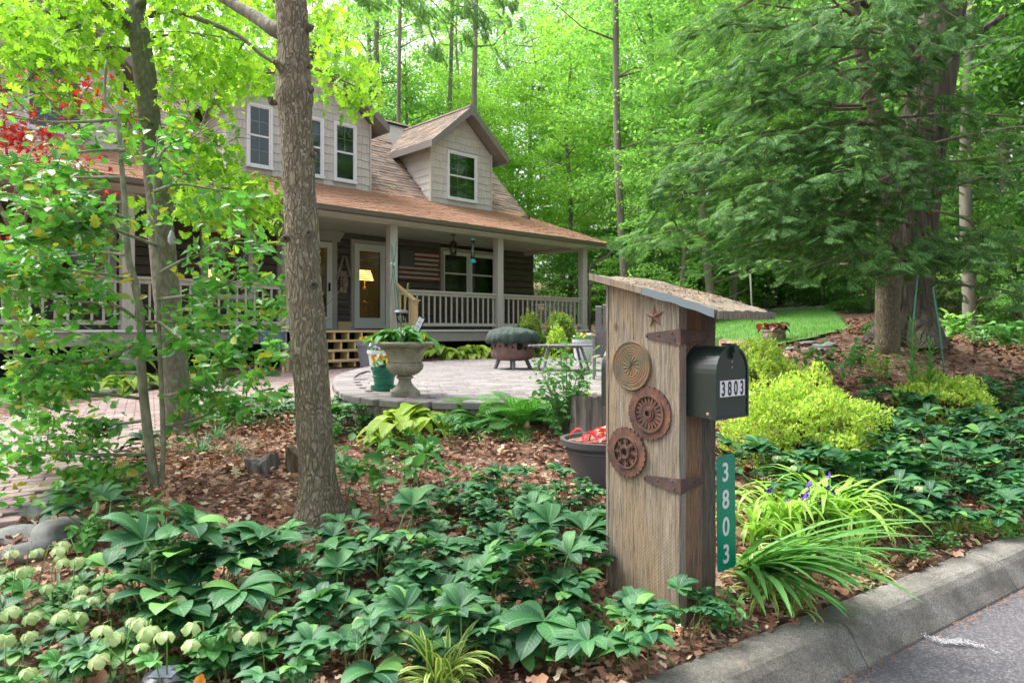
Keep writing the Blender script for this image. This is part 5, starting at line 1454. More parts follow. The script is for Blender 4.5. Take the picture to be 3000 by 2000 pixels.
m_ = MB(); m_.lathe([(.03, zc - .02), (.068, zc - .018), (.068, zc - .008), (.05, zc + .012), (0, zc + .016)], 28); m_.tube([(0, 0, -.05), (0, 0, zc - .10)], .006, 6); m_.lathe([(0, zc - .115), (.04, zc - .11), (.04, zc - .098), (0, zc - .098)], 20); m_.build('lantern_cap', m_capm, sl)
m_ = MB(); m_.lathe([(.038, zc - .10), (.046, zc - .02)], 20); m_.build('lantern_glass', m_glass, sl, smooth=True)
sp_ = thing('solar_light_panel', 'small white framed solar panel tilted behind the urn plants', 'solar light', at(1222, 1000, 6.45))
m_ = MB(); m_.tube([(0, 0, -.1), (0, 0, .1)], .006, 6); m_.build('stake', m_capm, sp_)
Mx = Matrix.Translation((.02, 0, .16)) @ Matrix.Rotation(R(25), 4, 'Y') @ Matrix.Rotation(R(-20), 4, 'Z')
m_ = MB(); m_.bbox(-.035, .035, -.008, .008, -.075, .075, .003, Mx); m_.build('panel_frame', m_dark, sp_)
for i in range(3):
    for j in range(2): m_ = MB(); m_.box(-.030 + j * .032, -.002 + j * .032, -.0105, -.0085, -.068 + i * .046, -.026 + i * .046, Mx); m_.build('cell', plain('white_cell', (.62, .64, .68), .4) if (i == 0 and j == 0) else bpy.data.materials['white_cell'], sp_)
# solar path light at the bottom edge
q = at(484, 1985, 2.55)
sl2 = thing('solar_path_light', 'dark rimmed solar path light at the bottom edge among the hellebores', 'solar light', (q.x, q.y, tz(q.x, q.y)))
zc = EYE - (1978 - 965) / 2000 * 2.55 - sl2.location.z
m_ = MB(); m_.lathe([(.06, zc - .03), (.082, zc - .03), (.086, zc - .015), (.075, zc + .005), (.055, zc + .014), (0, zc + .014)], 32); m_.build('lamp_cap', plain('plum_plastic', (.05, .045, .065), .35), sl2, smooth=False)
m_ = MB(); m_.box(-.045, .045, -.045, .045, zc + .0145, zc + .0165); m_.build('solar_cell', plain('solar_cell_grey', (.22, .25, .33), .15), sl2)
m_ = MB(); m_.tube([(0, 0, -.02), (0, 0, zc - .1)], .009, 8); m_.lathe([(.03, zc - .1), (.045, zc - .035)], 16); m_.build('stake', m_dark, sl2)
# metal hook and bird bath poles at the big tree
def pole(label, pts, r=.012):
    p = thing('garden_pole', label, 'garden pole', pts[0])
    m_ = MB(); m_.tube([Vector(q) - Vector(pts[0]) for q in pts], r, 8); m_.build('pole', m_stk, p, smooth=True); return p
a = at(2668, 1145, 7.0); pole('slim blue green garden stake leaning up in front of the big furrowed trunk', [Vector((a.x, a.y, tz(a.x, a.y))), at(2672, 980, 7.05), at(2688, 808, 7.1)], .009)
a = at(2778, 1115, 7.2); pole('slim green garden stake right of the big trunk with a small finial', [Vector((a.x, a.y, tz(a.x, a.y))), at(2752, 960, 7.2), at(2733, 845, 7.2), at(2745, 835, 7.2)], .009)
a = at(2205, 880, 17); pole('thin pale pole standing at the far side of the lawn', [Vector((a.x, a.y, tz(a.x, a.y) - .05)), at(2203, 900, 17), at(2198, 800, 17)], .02).children[0].data.materials[0] = plain('pale_pole', (.20, .19, .16), .8)
# wind chime / grey ornament hanging in the oak
q = at(503, 700, 6.2)
wc = thing('hanging_ornament', 'silver grey faceted ornament hanging against the left oak trunk', 'ornament', q)
m_ = MB(); m_.lathe([(0, .085), (.018, .06), (.036, .01), (.034, -.03), (.02, -.05), (0, -.052)], 8); m_.tube([(0, 0, .08), (0, .05, .4)], .0015, 4); m_.build('ornament_body', plain('grey_ceramic', (.36, .38, .42), .4), wc)
# rocks
def rock(loc, s, label, mat, sd_, sq=(1, 1, .5), group=None):
    bm = bmesh.new(); bmesh.ops.create_icosphere(bm, subdivisions=3, radius=1)
    for v in bm.verts:
        d = 1 + .35 * mnoise.noise(v.co * 1.1 + Vector((sd_, 0, 0))) + .09 * mnoise.noise(v.co * 3.5 + Vector((0, sd_, 0)))
        v.co = Vector((v.co.x * sq[0], v.co.y * sq[1], v.co.z * sq[2])) * d * s
    me = bpy.data.meshes.new('rock'); bm.to_mesh(me); bm.free()
    for p in me.polygons: p.use_smooth = True
    o = mobj('rock', me, mat); o.location = loc; o.rotation_euler = (0, 0, sd_); tag(o, label, 'rock', group); return o
m_rock = simple('mossy_grey_rock', [(.3, (.09, .095, .085)), (.55, (.19, .20, .185)), (.78, (.30, .30, .28))], nscale=5, rough=.9, bmp=.7, bdist=.015, kind='World')
for i, (px, py, s, lb) in enumerate(((35, 1600, .13, 'pale grey rock at the left edge beside the brick walk'), (140, 1590, .16, 'dark flat rock below the hose end, second from the left edge'), (45, 1655, .12, 'rounded grey rock lowest at the left edge of the bed'),
                                   (60, 1535, .14, 'thin flat flagstone at the lower end of the brick walk'), (110, 1500, .12, 'small flagstone between the brick walk and the dark rock'))):
    q = gnd(px, py); rock(q + Vector((0, .1, .02)), s, lb, m_rock, i * 1.7, (1.3, .8, .5))
for i, (px, py, s) in enumerate(((2370, 1000, .14), (2420, 1005, .16), (2330, 1015, .12), (2390, 1018, .12))):
    q = gnd(px, py + 8); rock(q, s, ('pale flat rock beside the stone bowl planter', 'largest flat rock at the near edge of the lawn', 'small dark rock left in the lawn edging', 'brownish rock lowest in the lawn edging')[i], m_rock, i * 2.1 + 9, (1.4, 1, .35))
for i in range(9):
    q = at(2150 + i * 42, 922, 24.5); q.z = tz(q.x, q.y) + .02
    rock(q, .28, 'grey edging rock along the far side of the lawn', m_rock, i * 1.3 + 20, (1.5, 1, .5), 'rocks edging the far lawn')
for i in range(8):
    q = at(215 + i * 40, 1160 - i * 8, 9.2 + i * .2); q.z = tz(q.x, q.y) + .03
    rock(q, .12, 'pale border stone between the brick walk and the porch bed', m_rock, i * 1.9 + 40, (1.6, 1, .5), 'stones edging the porch bed')
# ------------------------------------------------------------------ near trunk
def bend(pts, n=6):
    """Catmull-Rom through points"""
    P = [Vector(p) for p in pts]; P = [P[0] * 2 - P[1]] + P + [P[-1] * 2 - P[-2]]; out = []
    for i in range(1, len(P) - 2):
        for k in range(n):
            t = k / n; a, b, c, d = P[i - 1], P[i], P[i + 1], P[i + 2]
            out.append(.5 * ((2 * b) + (c - a) * t + (2 * a - 5 * b + 4 * c - d) * t * t + (3 * b - a - 3 * c + d) * t ** 3))
    out.append(P[-2]); return out
def lerp_list(vals, n):
    return [float(x) for x in np.interp(np.linspace(0, len(vals) - 1, n), range(len(vals)), vals)]
nt_base = gnd(935, 1538); DN = nt_base.y
near_tree = thing('young_tree', 'nearest tree trunk with flaky grey brown bark standing in the leaf litter', 'tree', nt_base)
path = [(935, 1560), (932, 1500), (930, 1380), (915, 1150), (900, 950), (888, 800), (880, 600), (868, 400), (862, 250), (858, 100), (848, -60), (835, -300)]
rad = [74, 62, 52, 50, 51, 50, 47, 46, 47, 45, 44, 40]
pts = bend([at(x, y, DN) for x, y in path], 9); rr = lerp_list([r / 2000 * DN for r in rad], len(pts))
for kx, ky, kr in ((868, 290, .10), (905, 860, .05), (880, 270, .05)):
    pass
m_ = MB(); loc = nt_base
seg = 64; n_ = len(pts)
for i, p in enumerate(pts):
    for k in range(seg):
        a = 2 * PI * k / seg; d = Vector((math.cos(a), math.sin(a), 0))
        q = p + d * rr[i]
        r = rr[i] * (1 + .05 * mnoise.noise(q * 4) + .05 * mnoise.noise(Vector((q.x * 26, q.y * 26, q.z * 7))) + .03 * mnoise.noise(Vector((q.x * 60, q.y * 60, q.z * 22))))
        h = p.z - nt_base.z
        if h < .30: r *= 1 + ((.30 - h) / .30) ** 1.6 * (.30 + .26 * math.sin(a * 3 + 1) + .14 * math.sin(a * 5))
        hk = EYE - (285 - 965) / 2000 * DN
        r *= 1 + .16 * math.exp(-((p.z - hk) / .05) ** 2)
        m_.v.append(tuple(p + d * r - loc))
for i in range(n_ - 1):
    for k in range(seg): m_.face((i * seg + k, i * seg + (k + 1) % seg, (i + 1) * seg + (k + 1) % seg, (i + 1) * seg + k))
m_.build('trunk', M['bark_near'], near_tree, smooth=True)
# curling bark flakes
m_ = MB()
for _ in range(1300):
    i = random.randrange(9, n_ - 10); a = random.uniform(0, 6.28); p = pts[i].lerp(pts[i + 1], random.random()); d = Vector((math.cos(a), math.sin(a), 0)); tg = Vector((-d.y, d.x, 0))
    r = rr[i] * 1.02; w = random.uniform(.003, .009); h = random.uniform(.006, .022)
    o = p + d * (r - .002) - loc; c = d * random.uniform(.003, .007)
    m_.add([o - tg * w, o + tg * w, o + tg * w * .9 + Vector((0, 0, h)) + c, o - tg * w * .9 + Vector((0, 0, h)) + c * .6], [(0, 1, 2, 3)])
o = m_.build('bark_flakes', simple('pale_bark_flake', [(.3, (.20, .165, .12)), (.7, (.42, .37, .29))], nscale=20, kind='World', rough=.9), near_tree); o['kind'] = 'stuff'
def limb(parent, pxpts, r0, r1, mat, name='branch', seg=8, org=None, wob=.12, n=5):
    ps = bend([at(*p) for p in pxpts], n); rs = lerp_list([r0, r1], len(ps))
    m_ = MB(); m_.tube([p - org for p in ps], rs, seg, wob=wob, ws=6); m_.build(name, mat, parent, smooth=True); return ps
D = DN
limb(near_tree, [(845, 105, D), (800, 85, D), (740, 45, D + .1), (655, -5, D + .2), (520, -90, D + .3)], .052, .026, M['bark_oak'], org=loc, seg=12)
limb(near_tree, [(850, 270, D - .02), (838, 225, D - .06), (815, 190, D - .1), (800, 178, D - .12)], .04, .014, M['bark_near'], org=loc)
for (x, y, dx, dy, r) in ((905, 262, 22, -2, .028), (905, 82, 14, -10, .03), (905, 195, 18, 0, .018), (795, 300, -12, -16, .022), (918, 455, 14, -8, .02), (842, 118, -8, 8, .02)):
    limb(near_tree, [(x - dx, y, D), (x, y, D - .02), (x + dx * .35, y + dy, D - .03)], r, r * .8, M['bark_near'], name='branch_stub', org=loc, n=3, seg=10)
for (x, y) in ((838, 700), (920, 836), (905, 683)):
    q = at(x, y, D - .108); m_ = MB(); m_.lathe([(.022, 0), (.024, .008), (.012, .012), (.008, .002), (0, .002)], 14, Matrix.Translation(q - loc) @ Matrix.Rotation(PI / 2, 4, 'X')); m_.build('knot', M['bark_old'], near_tree, smooth=True)

# ------------------------------------------------------------------ leaf scattering
def gauss_frames(n, up=.6, droop=.3):
    d = rng.normal(size=(n, 3)); d[:, 2] = d[:, 2] * .5 - droop
    nr = rng.normal(size=(n, 3)) * .7; nr[:, 2] = np.abs(nr[:, 2]) + up
    return frames(d, nr)
def leaves_obj(name, tmpl, P, size, mat, parent, up=.6, droop=.3, org=(0, 0, 0), nobj=0, objname='leaf'):
    n = len(P); F = gauss_frames(n, up, droop); S = size * rng.uniform(.6, 1.25, n)
    P = P - np.array(org)
    if nobj:
        pick = rng.choice(n, min(nobj, n), replace=False)
        tv, tt, tuv = tmpl
        lm = np_mesh('leaf', tv, tt, tuv); lm.materials.append(mat)
        for i in pick:
            A = np.eye(4); A[:3, :3] = F[i] * S[i]; A[:3, 3] = P[i]
            o = bpy.data.objects.new(objname, lm); C.objects.link(o); o.parent = parent; o.matrix_local = Matrix(A.tolist())
        keep = np.ones(n, bool); keep[pick] = False; P, F, S = P[keep], F[keep], S[keep]
    if len(P):
        o = mobj(name, cloud_mesh(name, tmpl, P, F, S), mat, parent); o['kind'] = 'stuff'; return o
def along_pts(ps, n, spread, t0=.25):
    ps = np.array([tuple(p) for p in ps]); k = rng.uniform(t0, 1, n) * (len(ps) - 1.001); i = k.astype(int); f = (k - i)[:, None]
    return ps[i] * (1 - f) + ps[i + 1] * f + rng.normal(size=(n, 3)) * spread

# ------------------------------------------------------------------ left oak with spring leaves
DO = 6.6
ob = at(525, 1250, DO); oak_loc = Vector((ob.x, ob.y, tz(ob.x, ob.y) - .03))
oak = thing('oak_tree', 'left leaning grey trunked oak with glowing yellow green lobed leaves', 'tree', oak_loc)
pts = bend([Vector((ob.x, ob.y, oak_loc.z - .05))] + [at(x, y, DO) for x, y in ((515, 1150), (497, 950), (478, 760), (462, 560), (440, 380), (425, 220), (402, 60), (395, -80), (385, -400))], 6)
m_ = MB(); m_.tube([p - oak_loc for p in pts], lerp_list([.155, .13, .125, .118, .108, .102, .10, .095, .09, .075], len(pts)), 32, wob=.10, ws=5); m_.build('trunk', M['bark_oak'], oak, smooth=True)
OB = [([(375, 48, 6.6), (300, 42, 6.4), (160, 42, 6.2), (0, 36, 6.0), (-200, 10, 5.8)], .062, .03), ([(365, 62, 6.6), (280, 60, 6.8), (200, 58, 7), (60, 45, 7.2), (-120, 60, 7.4)], .035, .018),
      ([(380, 90, 6.6), (345, 40, 6.4), (300, 0, 6.2), (240, -60, 6)], .045, .03), ([(438, 46, 6.6), (500, 33, 6.5), (600, 62, 6.3), (700, 106, 6.2), (800, 181, 6.1), (930, 205, 6.0), (1060, 262, 5.9)], .03, .008),
      ([(440, 122, 6.6), (500, 155, 6.8), (560, 178, 7), (650, 205, 7.2), (780, 215, 7.4), (900, 190, 7.6)], .028, .008), ([(382, 146, 6.6), (300, 142, 6.3), (220, 155, 6), (130, 185, 5.8), (60, 255, 5.6), (-60, 268, 5.4)], .026, .01),
      ([(445, 110, 6.6), (560, 98, 6.9), (660, 135, 7.2), (740, 190, 7.4), (785, 290, 7.5)], .014, .005), ([(470, 480, 6.6), (520, 500, 6.5), (570, 520, 6.3), (640, 548, 6.1), (720, 560, 6.0)], .016, .005),
      ([(455, 360, 6.6), (420, 350, 6.3), (350, 345, 6.1), (270, 340, 6)], .022, .008), ([(570, 520, 6.3), (600, 490, 6.2), (640, 490, 6.1)], .008, .003), ([(450, 280, 6.6), (520, 300, 6.3), (600, 380, 6), (650, 440, 5.9)], .012, .004),
      ([(400, 20, 6.6), (470, -40, 6.2), (600, -90, 6)], .05, .03), ([(400, -20, 6.6), (560, -60, 6.8), (760, -20, 7), (880, 60, 7.1), (1000, 90, 7.2)], .03, .01), ([(300, 45, 6.4), (200, 90, 6.1), (120, 130, 5.9), (20, 180, 5.8)], .014, .006),
      ([(130, 185, 5.8), (180, 230, 5.6), (210, 300, 5.5)], .008, .003)]
LP_ = []
for b, r0, r1 in OB:
    ps = limb(oak, b, r0, r1, M['bark_oak'], org=oak_loc)
    LP_.append(along_pts(ps, 80, (.16, .22, .13), .3))
    for _ in range(5):                                            # twigs
        i = random.randrange(len(ps) // 3, len(ps)); q = ps[i]; e = q + Vector((random.gauss(0, .35), random.gauss(0, .35), random.uniform(-.35, .15)))
        m_ = MB(); m_.tube([q - oak_loc, (q + e) / 2 + Vector((0, 0, .04)) - oak_loc, e - oak_loc], [.006, .004, .002], 5); m_.build('twig', M['twig'], oak); LP_.append(along_pts([q, e], 24, .08, .3))
# (picture centre, half size, depth, count) of leaf sprays
for x, y, rx, ry, d, n in ((120, 60, 170, 60, 6.0, 300), (350, 30, 160, 60, 6.3, 240), (600, 50, 180, 70, 6.7, 330), (100, 150, 150, 60, 5.8, 300), (560, 170, 130, 80, 6.6, 360), (720, 200, 120, 70, 6.7, 280), (100, 230, 140, 50, 5.7, 200), (260, 200, 110, 60, 6.2, 160),
                           (560, 270, 120, 50, 6.3, 170), (640, 480, 60, 50, 6.1, 110), (620, 600, 120, 40, 6.0, 190), (730, 600, 80, 50, 6.0, 150), (700, 530, 60, 40, 6.0, 60), (1010, 190, 90, 55, 6.0, 120), (1060, 250, 60, 30, 5.9, 70), (960, 110, 60, 50, 6.1, 70), (680, 380, 60, 40, 6.0, 50),
                           (520, 620, 60, 40, 6.1, 60), (950, 40, 120, 50, 6.6, 120), (760, 30, 130, 40, 6.8, 160), (1000, 300, 90, 20, 5.9, 40), (560, 380, 60, 50, 6.2, 60), (600, 680, 60, 20, 6, 25), (60, 300, 90, 25, 5.6, 40)):
    n = int(n * .8); u_ = rng.normal(size=(n, 3)) * .6; dd_ = d + u_[:, 1] * .6
    LP_.append(np.c_[(x + u_[:, 0] * rx - 1500) / 2000 * d, dd_, EYE - (y + u_[:, 2] * ry - 965) / 2000 * d])
LP_ = np.concatenate(LP_)
lx_, ly_ = 1500 + LP_[:, 0] / LP_[:, 1] * 2000, 965 - (LP_[:, 2] - EYE) / LP_[:, 1] * 2000
# clear the house windows and the trunk as the photograph has them
tx_ = 402 + (ly_ - 60) * .13
keepm = ~(((ly_ > 190) & (lx_ < 330) & (rng.random(len(lx_)) < .7)) | ((np.abs(lx_ - tx_) < 42) & (LP_[:, 1] < 6.75) & (ly_ < 800) & (rng.random(len(lx_)) < .93)) | ((lx_ > 715) & (lx_ < 815) & (ly_ > 290) & (ly_ < 500)) | ((lx_ > 560) & (lx_ < 720) & (ly_ > 300) & (ly_ < 420) & (rng.random(len(lx_)) < .7)) | ((lx_ > 930) & (ly_ > 345)) | ((lx_ > 1120) & (ly_ > 120)))
LP_ = LP_[keepm]
leaves_obj('crown', OAK, LP_, .098, M['oak'], oak, up=.35, droop=.9, org=oak_loc, nobj=300)

# ------------------------------------------------------------------ red maple at the left
rm = at(40, 1000, 9.0); rm.z = tz(rm.x, rm.y)
maple = thing('red_maple', 'red leaved Japanese maple in front of the left end of the porch', 'tree', rm)
MP = []
for pth, r0, r1 in (([(60, 1180, 9), (45, 950, 9), (30, 760, 8.9), (60, 600, 8.8)], .05, .03), ([(30, 760, 8.9), (90, 600, 8.6), (160, 470, 8.4), (230, 300, 8.3), (270, 240, 8.2)], .025, .006), ([(40, 700, 8.9), (-40, 500, 8.6), (-80, 300, 8.4)], .025, .008), ([(60, 600, 8.8), (20, 450, 8.6), (10, 320, 8.5), (0, 220, 8.4)], .02, .006)):
    ps = limb(maple, pth, r0, r1, M['twig'], org=rm); MP.append(along_pts(ps, 40, .14, .5))
for x, y, rx, ry, n in ((30, 300, 60, 60, 90), (60, 390, 110, 30, 180), (20, 400, 70, 40, 100), (190, 280, 50, 20, 90), (250, 300, 60, 40, 100), (280, 250, 40, 30, 50), (310, 225, 25, 15, 30), (10, 210, 20, 40, 40), (120, 440, 120, 30, 120), (140, 520, 90, 60, 110), (80, 560, 90, 60, 90), (350, 335, 40, 20, 30)):
    u_ = rng.normal(size=(n, 3)) * .55; MP.append(np.c_[(x + u_[:, 0] * rx - 1500) / 2000 * 8.3, 8.3 + u_[:, 1] * .8, EYE - (y + u_[:, 2] * ry - 965) / 2000 * 8.3])
leaves_obj('crown', MAPLE, np.concatenate(MP), .07, M['maple'], maple, org=rm, nobj=60)

# ------------------------------------------------------------------ holly in front
hb_ = gnd(455, 1432); DH_ = hb_.y
holly = thing('holly_tree', 'slender two stemmed holly with spiny green leaves in front of the oak and walk', 'tree', hb_)
k_ = DH_
def hpth(l, dz=0.0): return [(x, y, k_ + (l_[2] if len(l_) > 2 else 0) + dz) for l_ in l for x, y in [l_[:2]]]
HT = [([(458, 1450), (437, 1300), (415, 1091), (413, 944), (393, 823), (375, 747), (366, 600), (355, 470), (344, 348), (308, 290), (312, 178)], .036, .008),
      ([(470, 1440), (478, 1300), (469, 1046), (464, 868), (460, 720), (453, 600), (455, 473), (462, 400)], .019, .005)]
for pth, r0, r1 in HT: limb(holly, hpth(pth), r0, r1, M['bark_thin'], 'trunk', 14, hb_, .08)
HBR = [[(464, 877), (562, 863, -.1), (670, 828, -.15), (696, 792, -.2), (705, 752, -.2)], [(412, 944), (348, 899, -.2), (268, 886, -.3), (134, 872, -.4), (20, 850, -.5)], [(410, 1091), (312, 1095, .2), (245, 1113, .3), (134, 1113, .4)],
       [(470, 1160), (535, 1149, -.2), (647, 1109, -.3), (759, 1064, -.4), (839, 1037, -.5)], [(413, 944), (535, 944, .2), (625, 941, .3), (817, 908, .4)], [(460, 720), (379, 689, -.3), (290, 658, -.4), (178, 627, -.5), (90, 600, -.6)],
       [(473, 1055), (379, 1020, .2), (268, 988, .4), (178, 966, .5), (30, 960, .6)], [(415, 1167), (268, 1149, -.3), (134, 1140, -.5), (22, 1158, -.6)], [(434, 1331), (285, 1331, -.3), (134, 1327, -.4), (0, 1358, -.5)], [(366, 594), (214, 594, .2), (90, 576, .4), (-40, 560, .5)],
       [(344, 350), (241, 357, -.2), (134, 357, -.3), (0, 341, -.5)], [(455, 473), (500, 420, .1), (560, 405, .2), (600, 370, .3)], [(370, 520), (241, 520, .2), (125, 522, .4), (0, 495, .5)], [(375, 747), (300, 740, .3), (200, 750, .5), (60, 740, .6)],
       [(464, 800), (540, 760, .2), (600, 740, .3), (700, 700, .3), (780, 720, .3)], [(413, 1000), (300, 1050, -.4), (160, 1060, -.6), (20, 1040, -.7)], [(437, 1230), (330, 1240, .3), (180, 1230, .5), (60, 1250, .6)], [(478, 1250), (560, 1230, .2), (650, 1200, .3), (700, 1190, .4)],
       [(366, 640), (300, 620, -.4), (180, 680, -.6), (40, 680, -.7)], [(455, 560), (520, 540, -.1), (600, 550, 0), (640, 560, .1)], [(393, 823), (280, 800, -.3), (140, 810, -.5), (-20, 800, -.6)], [(366, 440), (300, 440, -.1), (200, 450, -.2), (80, 470, -.3)], [(437, 1380), (380, 1400, -.2), (300, 1420, -.3), (180, 1450, -.4)],
       [(464, 940), (560, 1010, -.3), (640, 1030, -.4), (720, 1040, -.5)]]
HL = []
for b in HBR:
    ps = limb(holly, hpth(b), .013, .004, M['bark_thin'], 'branch', 7, hb_, .15)
    HL.append(along_pts(ps, 50, .07, .2))
    for _ in range(7):
        i = random.randrange(len(ps) // 5, len(ps)); q = ps[i]; dv = (ps[-1] - ps[0]).normalized()
        e = q + dv * random.uniform(.05, .3) + Vector((random.gauss(0, .12), random.gauss(0, .2), random.gauss(.03, .13)))
        m_ = MB(); m_.tube([q - hb_, (q + e) / 2 + Vector((0, 0, .015)) - hb_, e - hb_], [.0038, .003, .0015], 5); o = m_.build('twig', M['twig'], holly)
        HL.append(along_pts([q, e], 20, .04, .3))
for x, y, rx, ry, n in ((540, 430, 90, 60, 60), (60, 720, 90, 60, 120), (260, 1400, 130, 50, 110), (330, 420, 120, 60, 120), (80, 900, 90, 120, 160), (120, 480, 140, 60, 120), (330, 1500, 100, 60, 90), (150, 1580, 110, 50, 60), (560, 950, 130, 60, 120), (470, 1010, 90, 30, 60), (640, 800, 70, 60, 70), (750, 920, 60, 40, 60), (80, 1290, 100, 40, 80), (640, 1150, 90, 40, 70), (520, 640, 120, 30, 60)):
    u_ = rng.normal(size=(n, 3)) * .6; HL.append(np.c_[(x + u_[:, 0] * rx - 1500) / 2000 * k_, k_ + u_[:, 1] * .35, EYE - (y + u_[:, 2] * ry - 965) / 2000 * k_])
HL = np.concatenate(HL)
hx_ = 1500 + HL[:, 0] / HL[:, 1] * 2000; hy_ = 965 - (HL[:, 2] - EYE) / HL[:, 1] * 2000; q_ = rng.random(len(HL))
HL = HL[(hx_ < 850) & (hy_ > 250) & ~((hy_ < 560) & (hx_ > 560)) & ~((hy_ < 620) & (hx_ > 230) & (q_ < .45)) & ~((hy_ < 470) & (hx_ < 330) & (q_ < .8)) & ~((hy_ < 800) & (hx_ > 470) & (q_ < .45))]
leaves_obj('leaves', HOLLY, HL, .078, M['holly'], holly, up=.4, droop=.15, org=hb_, nobj=300)

# ------------------------------------------------------------------ big furrowed tree and hemlock on the right
DB = 9.8
bb = at(2655, 980, DB); bloc = Vector((bb.x, bb.y, tz(bb.x, bb.y) - .08))
bigt = thing('old_tree', 'massive furrowed tree trunk with flared roots right of the lawn', 'tree', bloc)
path = [Vector((bb.x, bb.y, bloc.z))] + [at(x, y, DB) for x, y in ((2656, 900), (2664, 760), (2680, 600), (2705, 400), (2735, 200), (2765, 0), (2790, -300))]
pts = bend(path, 8); rr = lerp_list([.42, .36, .33, .32, .31, .30, .29, .27], len(pts))
m_ = MB(); seg = 72
for i, p in enumerate(pts):
    h = p.z - bloc.z
    for k in range(seg):
        a = 2 * PI * k / seg; d = Vector((math.cos(a), math.sin(a), 0)); r = rr[i]
        r *= 1 + max(0, (.8 - h) / .8) ** 2 * (.35 + .35 * math.sin(a * 4 + 1) + .12 * math.sin(a * 7))
        q = p + d * r; r *= 1 + .07 * mnoise.noise(Vector((q.x * 9, q.y * 9, q.z * 1.4))) + .04 * mnoise.noise(Vector((q.x * 25, q.y * 25, q.z * 4)))
        m_.v.append(tuple(p + d * r - bloc))
for i in range(len(pts) - 1):
    for k in range(seg): m_.face((i * seg + k, i * seg + (k + 1) % seg, (i + 1) * seg + (k + 1) % seg, (i + 1) * seg + k))
m_.build('trunk', M['bark_old'], bigt, smooth=True)
for s_ in ((2690, 300, 2800, 150, 9.5, 2950, 40), (2700, 200, 2600, 60, 9.6, 2450, -40)):
    limb(bigt, [(s_[0], s_[1], DB), (s_[2], s_[3], s_[4]), (s_[5], s_[6], s_[4] - .4)], .09, .04, M['bark_old'], org=bloc)
DHm = 9.2
hb2 = at(2600, 985, DHm); hloc = Vector((hb2.x, hb2.y, tz(hb2.x, hb2.y) - .05))
hem = thing('hemlock_tree', 'dark hemlock with drooping feathery sprays growing against the massive trunk', 'tree', hloc)
path = [hloc] + [at(x, y, DHm) for x, y in ((2600, 880), (2602, 700), (2598, 560), (2592, 410), (2555, 290), (2520, 140), (2500, 0), (2480, -250))]
pts = bend(path, 5); m_ = MB(); m_.tube([p - hloc for p in pts], lerp_list([.16, .15, .14, .13, .11, .09, .085, .08, .05], len(pts)), 24, wob=.08, ws=5); m_.build('trunk', M['bark_near'], hem, smooth=True)
# spray template: a flat twig with short side shoots, each needle-lined (quads as tiny blades)
def spray_template():
    v = []; t = []
    def blade(x, y, dx, dy, l, w):
        b = len(v); nx, ny = -dy, dx
        v.extend([(x, y, 0), (x + dx * l * .5 + nx * w, y + dy * l * .5 + ny * w, -.02), (x + dx * l, y + dy * l, -.05), (x + dx * l * .5 - nx * w, y + dy * l * .5 - ny * w, -.02)]); t.extend([(b, b + 1, b + 2), (b, b + 2, b + 3)])
    n = 11
    for i in range(n):
        y = .06 + .88 * i / n; L_ = .42 * math.sin(PI * min(1, (i + 1.6) / (n + 1.2))) + .04
        for s_ in (-1, 1):
            a = R(38 + 6 * (i % 3)); blade(0, y, s_ * math.cos(a), math.sin(a), L_, .017)
            for q in (.25, .5, .75):
                a2 = a + R(38) * 1; x0, y0 = s_ * math.cos(a) * L_ * q, y + math.sin(a) * L_ * q
                blade(x0, y0, s_ * math.cos(a2), math.sin(a2), L_ * .42, .016); blade(x0, y0, s_ * math.cos(a - R(42)), math.sin(a - R(42)), L_ * .42, .016)
    blade(0, 0, 0, 1, 1.05, .02)
    v = np.array(v); v[:, 2] -= .22 * v[:, 1] ** 2; v[:, 2] -= .25 * np.abs(v[:, 0])
    t = np.array(t); return v, t, None
SPRAY = spray_template()
SP_P = []; SP_D = []
lm_ = MB()
def hem_limb(p0, dirv, L_, drop=.25, dens=18, r=.025):
    dirv = dirv.normalized(); pts_ = []; n = 9; side = Vector((-dirv.y, dirv.x, 0)).normalized()
    for i in range(n + 1):
        f_ = i / n; pts_.append(p0 + dirv * L_ * f_ + Vector((0, 0, -drop * L_ * f_ ** 2 + .04 * math.sin(f_ * 7 + p0.z * 9))) + side * .09 * L_ * math.sin(f_ * 4 + p0.z * 5))
    lm_.tube([p - hloc for p in pts_], lerp_list([r, r * .2], len(pts_)), 6)
    ns = int(dens * L_)
    for _ in range(ns):
        f_ = random.uniform(.22, 1) ** .8; i = min(int(f_ * n), n - 1); p = pts_[i].lerp(pts_[i + 1], f_ * n - i)
        sl_ = (.25 + .9 * math.sin(PI * min(1, f_ * 1.05))) * min(.75, .17 * L_) 
        s_ = random.choice((-1, 1)); off = random.uniform(.0, 1) * sl_
        sd_ = (side * s_ + dirv * random.uniform(.3, 1.0)).normalized()
        q = p + sd_ * off + Vector((0, 0, -.22 * off + random.gauss(0, .085)))
        SP_P.append(tuple(q)); SP_D.append(tuple(sd_ * (.6 + off) + dirv * random.uniform(.2, .9) + Vector((random.gauss(0, .25), random.gauss(0, .25), -.3 + random.gauss(0, .25)))))
        if off > .2 and random.random() < .18: lm_.tube([p - hloc, (p + q) / 2 - hloc, q - hloc], [.006, .004, .002], 4, cap=False)
hz0 = hloc.z
for i in range(50):
    z = 2.2 + (i / 50) ** .9 * 6.2 + random.uniform(-.1, .1)
    a = random.uniform(0, 2 * PI)
    dv = Vector((math.cos(a), math.sin(a), random.uniform(-.05, .25)))
    L_ = (3.7 - .18 * z) * random.uniform(.75, 1.1)
    k = min(range(len(pts)), key=lambda j: abs(pts[j].z - z)); p0 = pts[k].copy(); p0.z = z if z < pts[-1].z else p0.z
    toward = dv.y < -.75
    if toward: L_ *= .75
    hem_limb(p0, dv, L_, random.uniform(.10, .28))
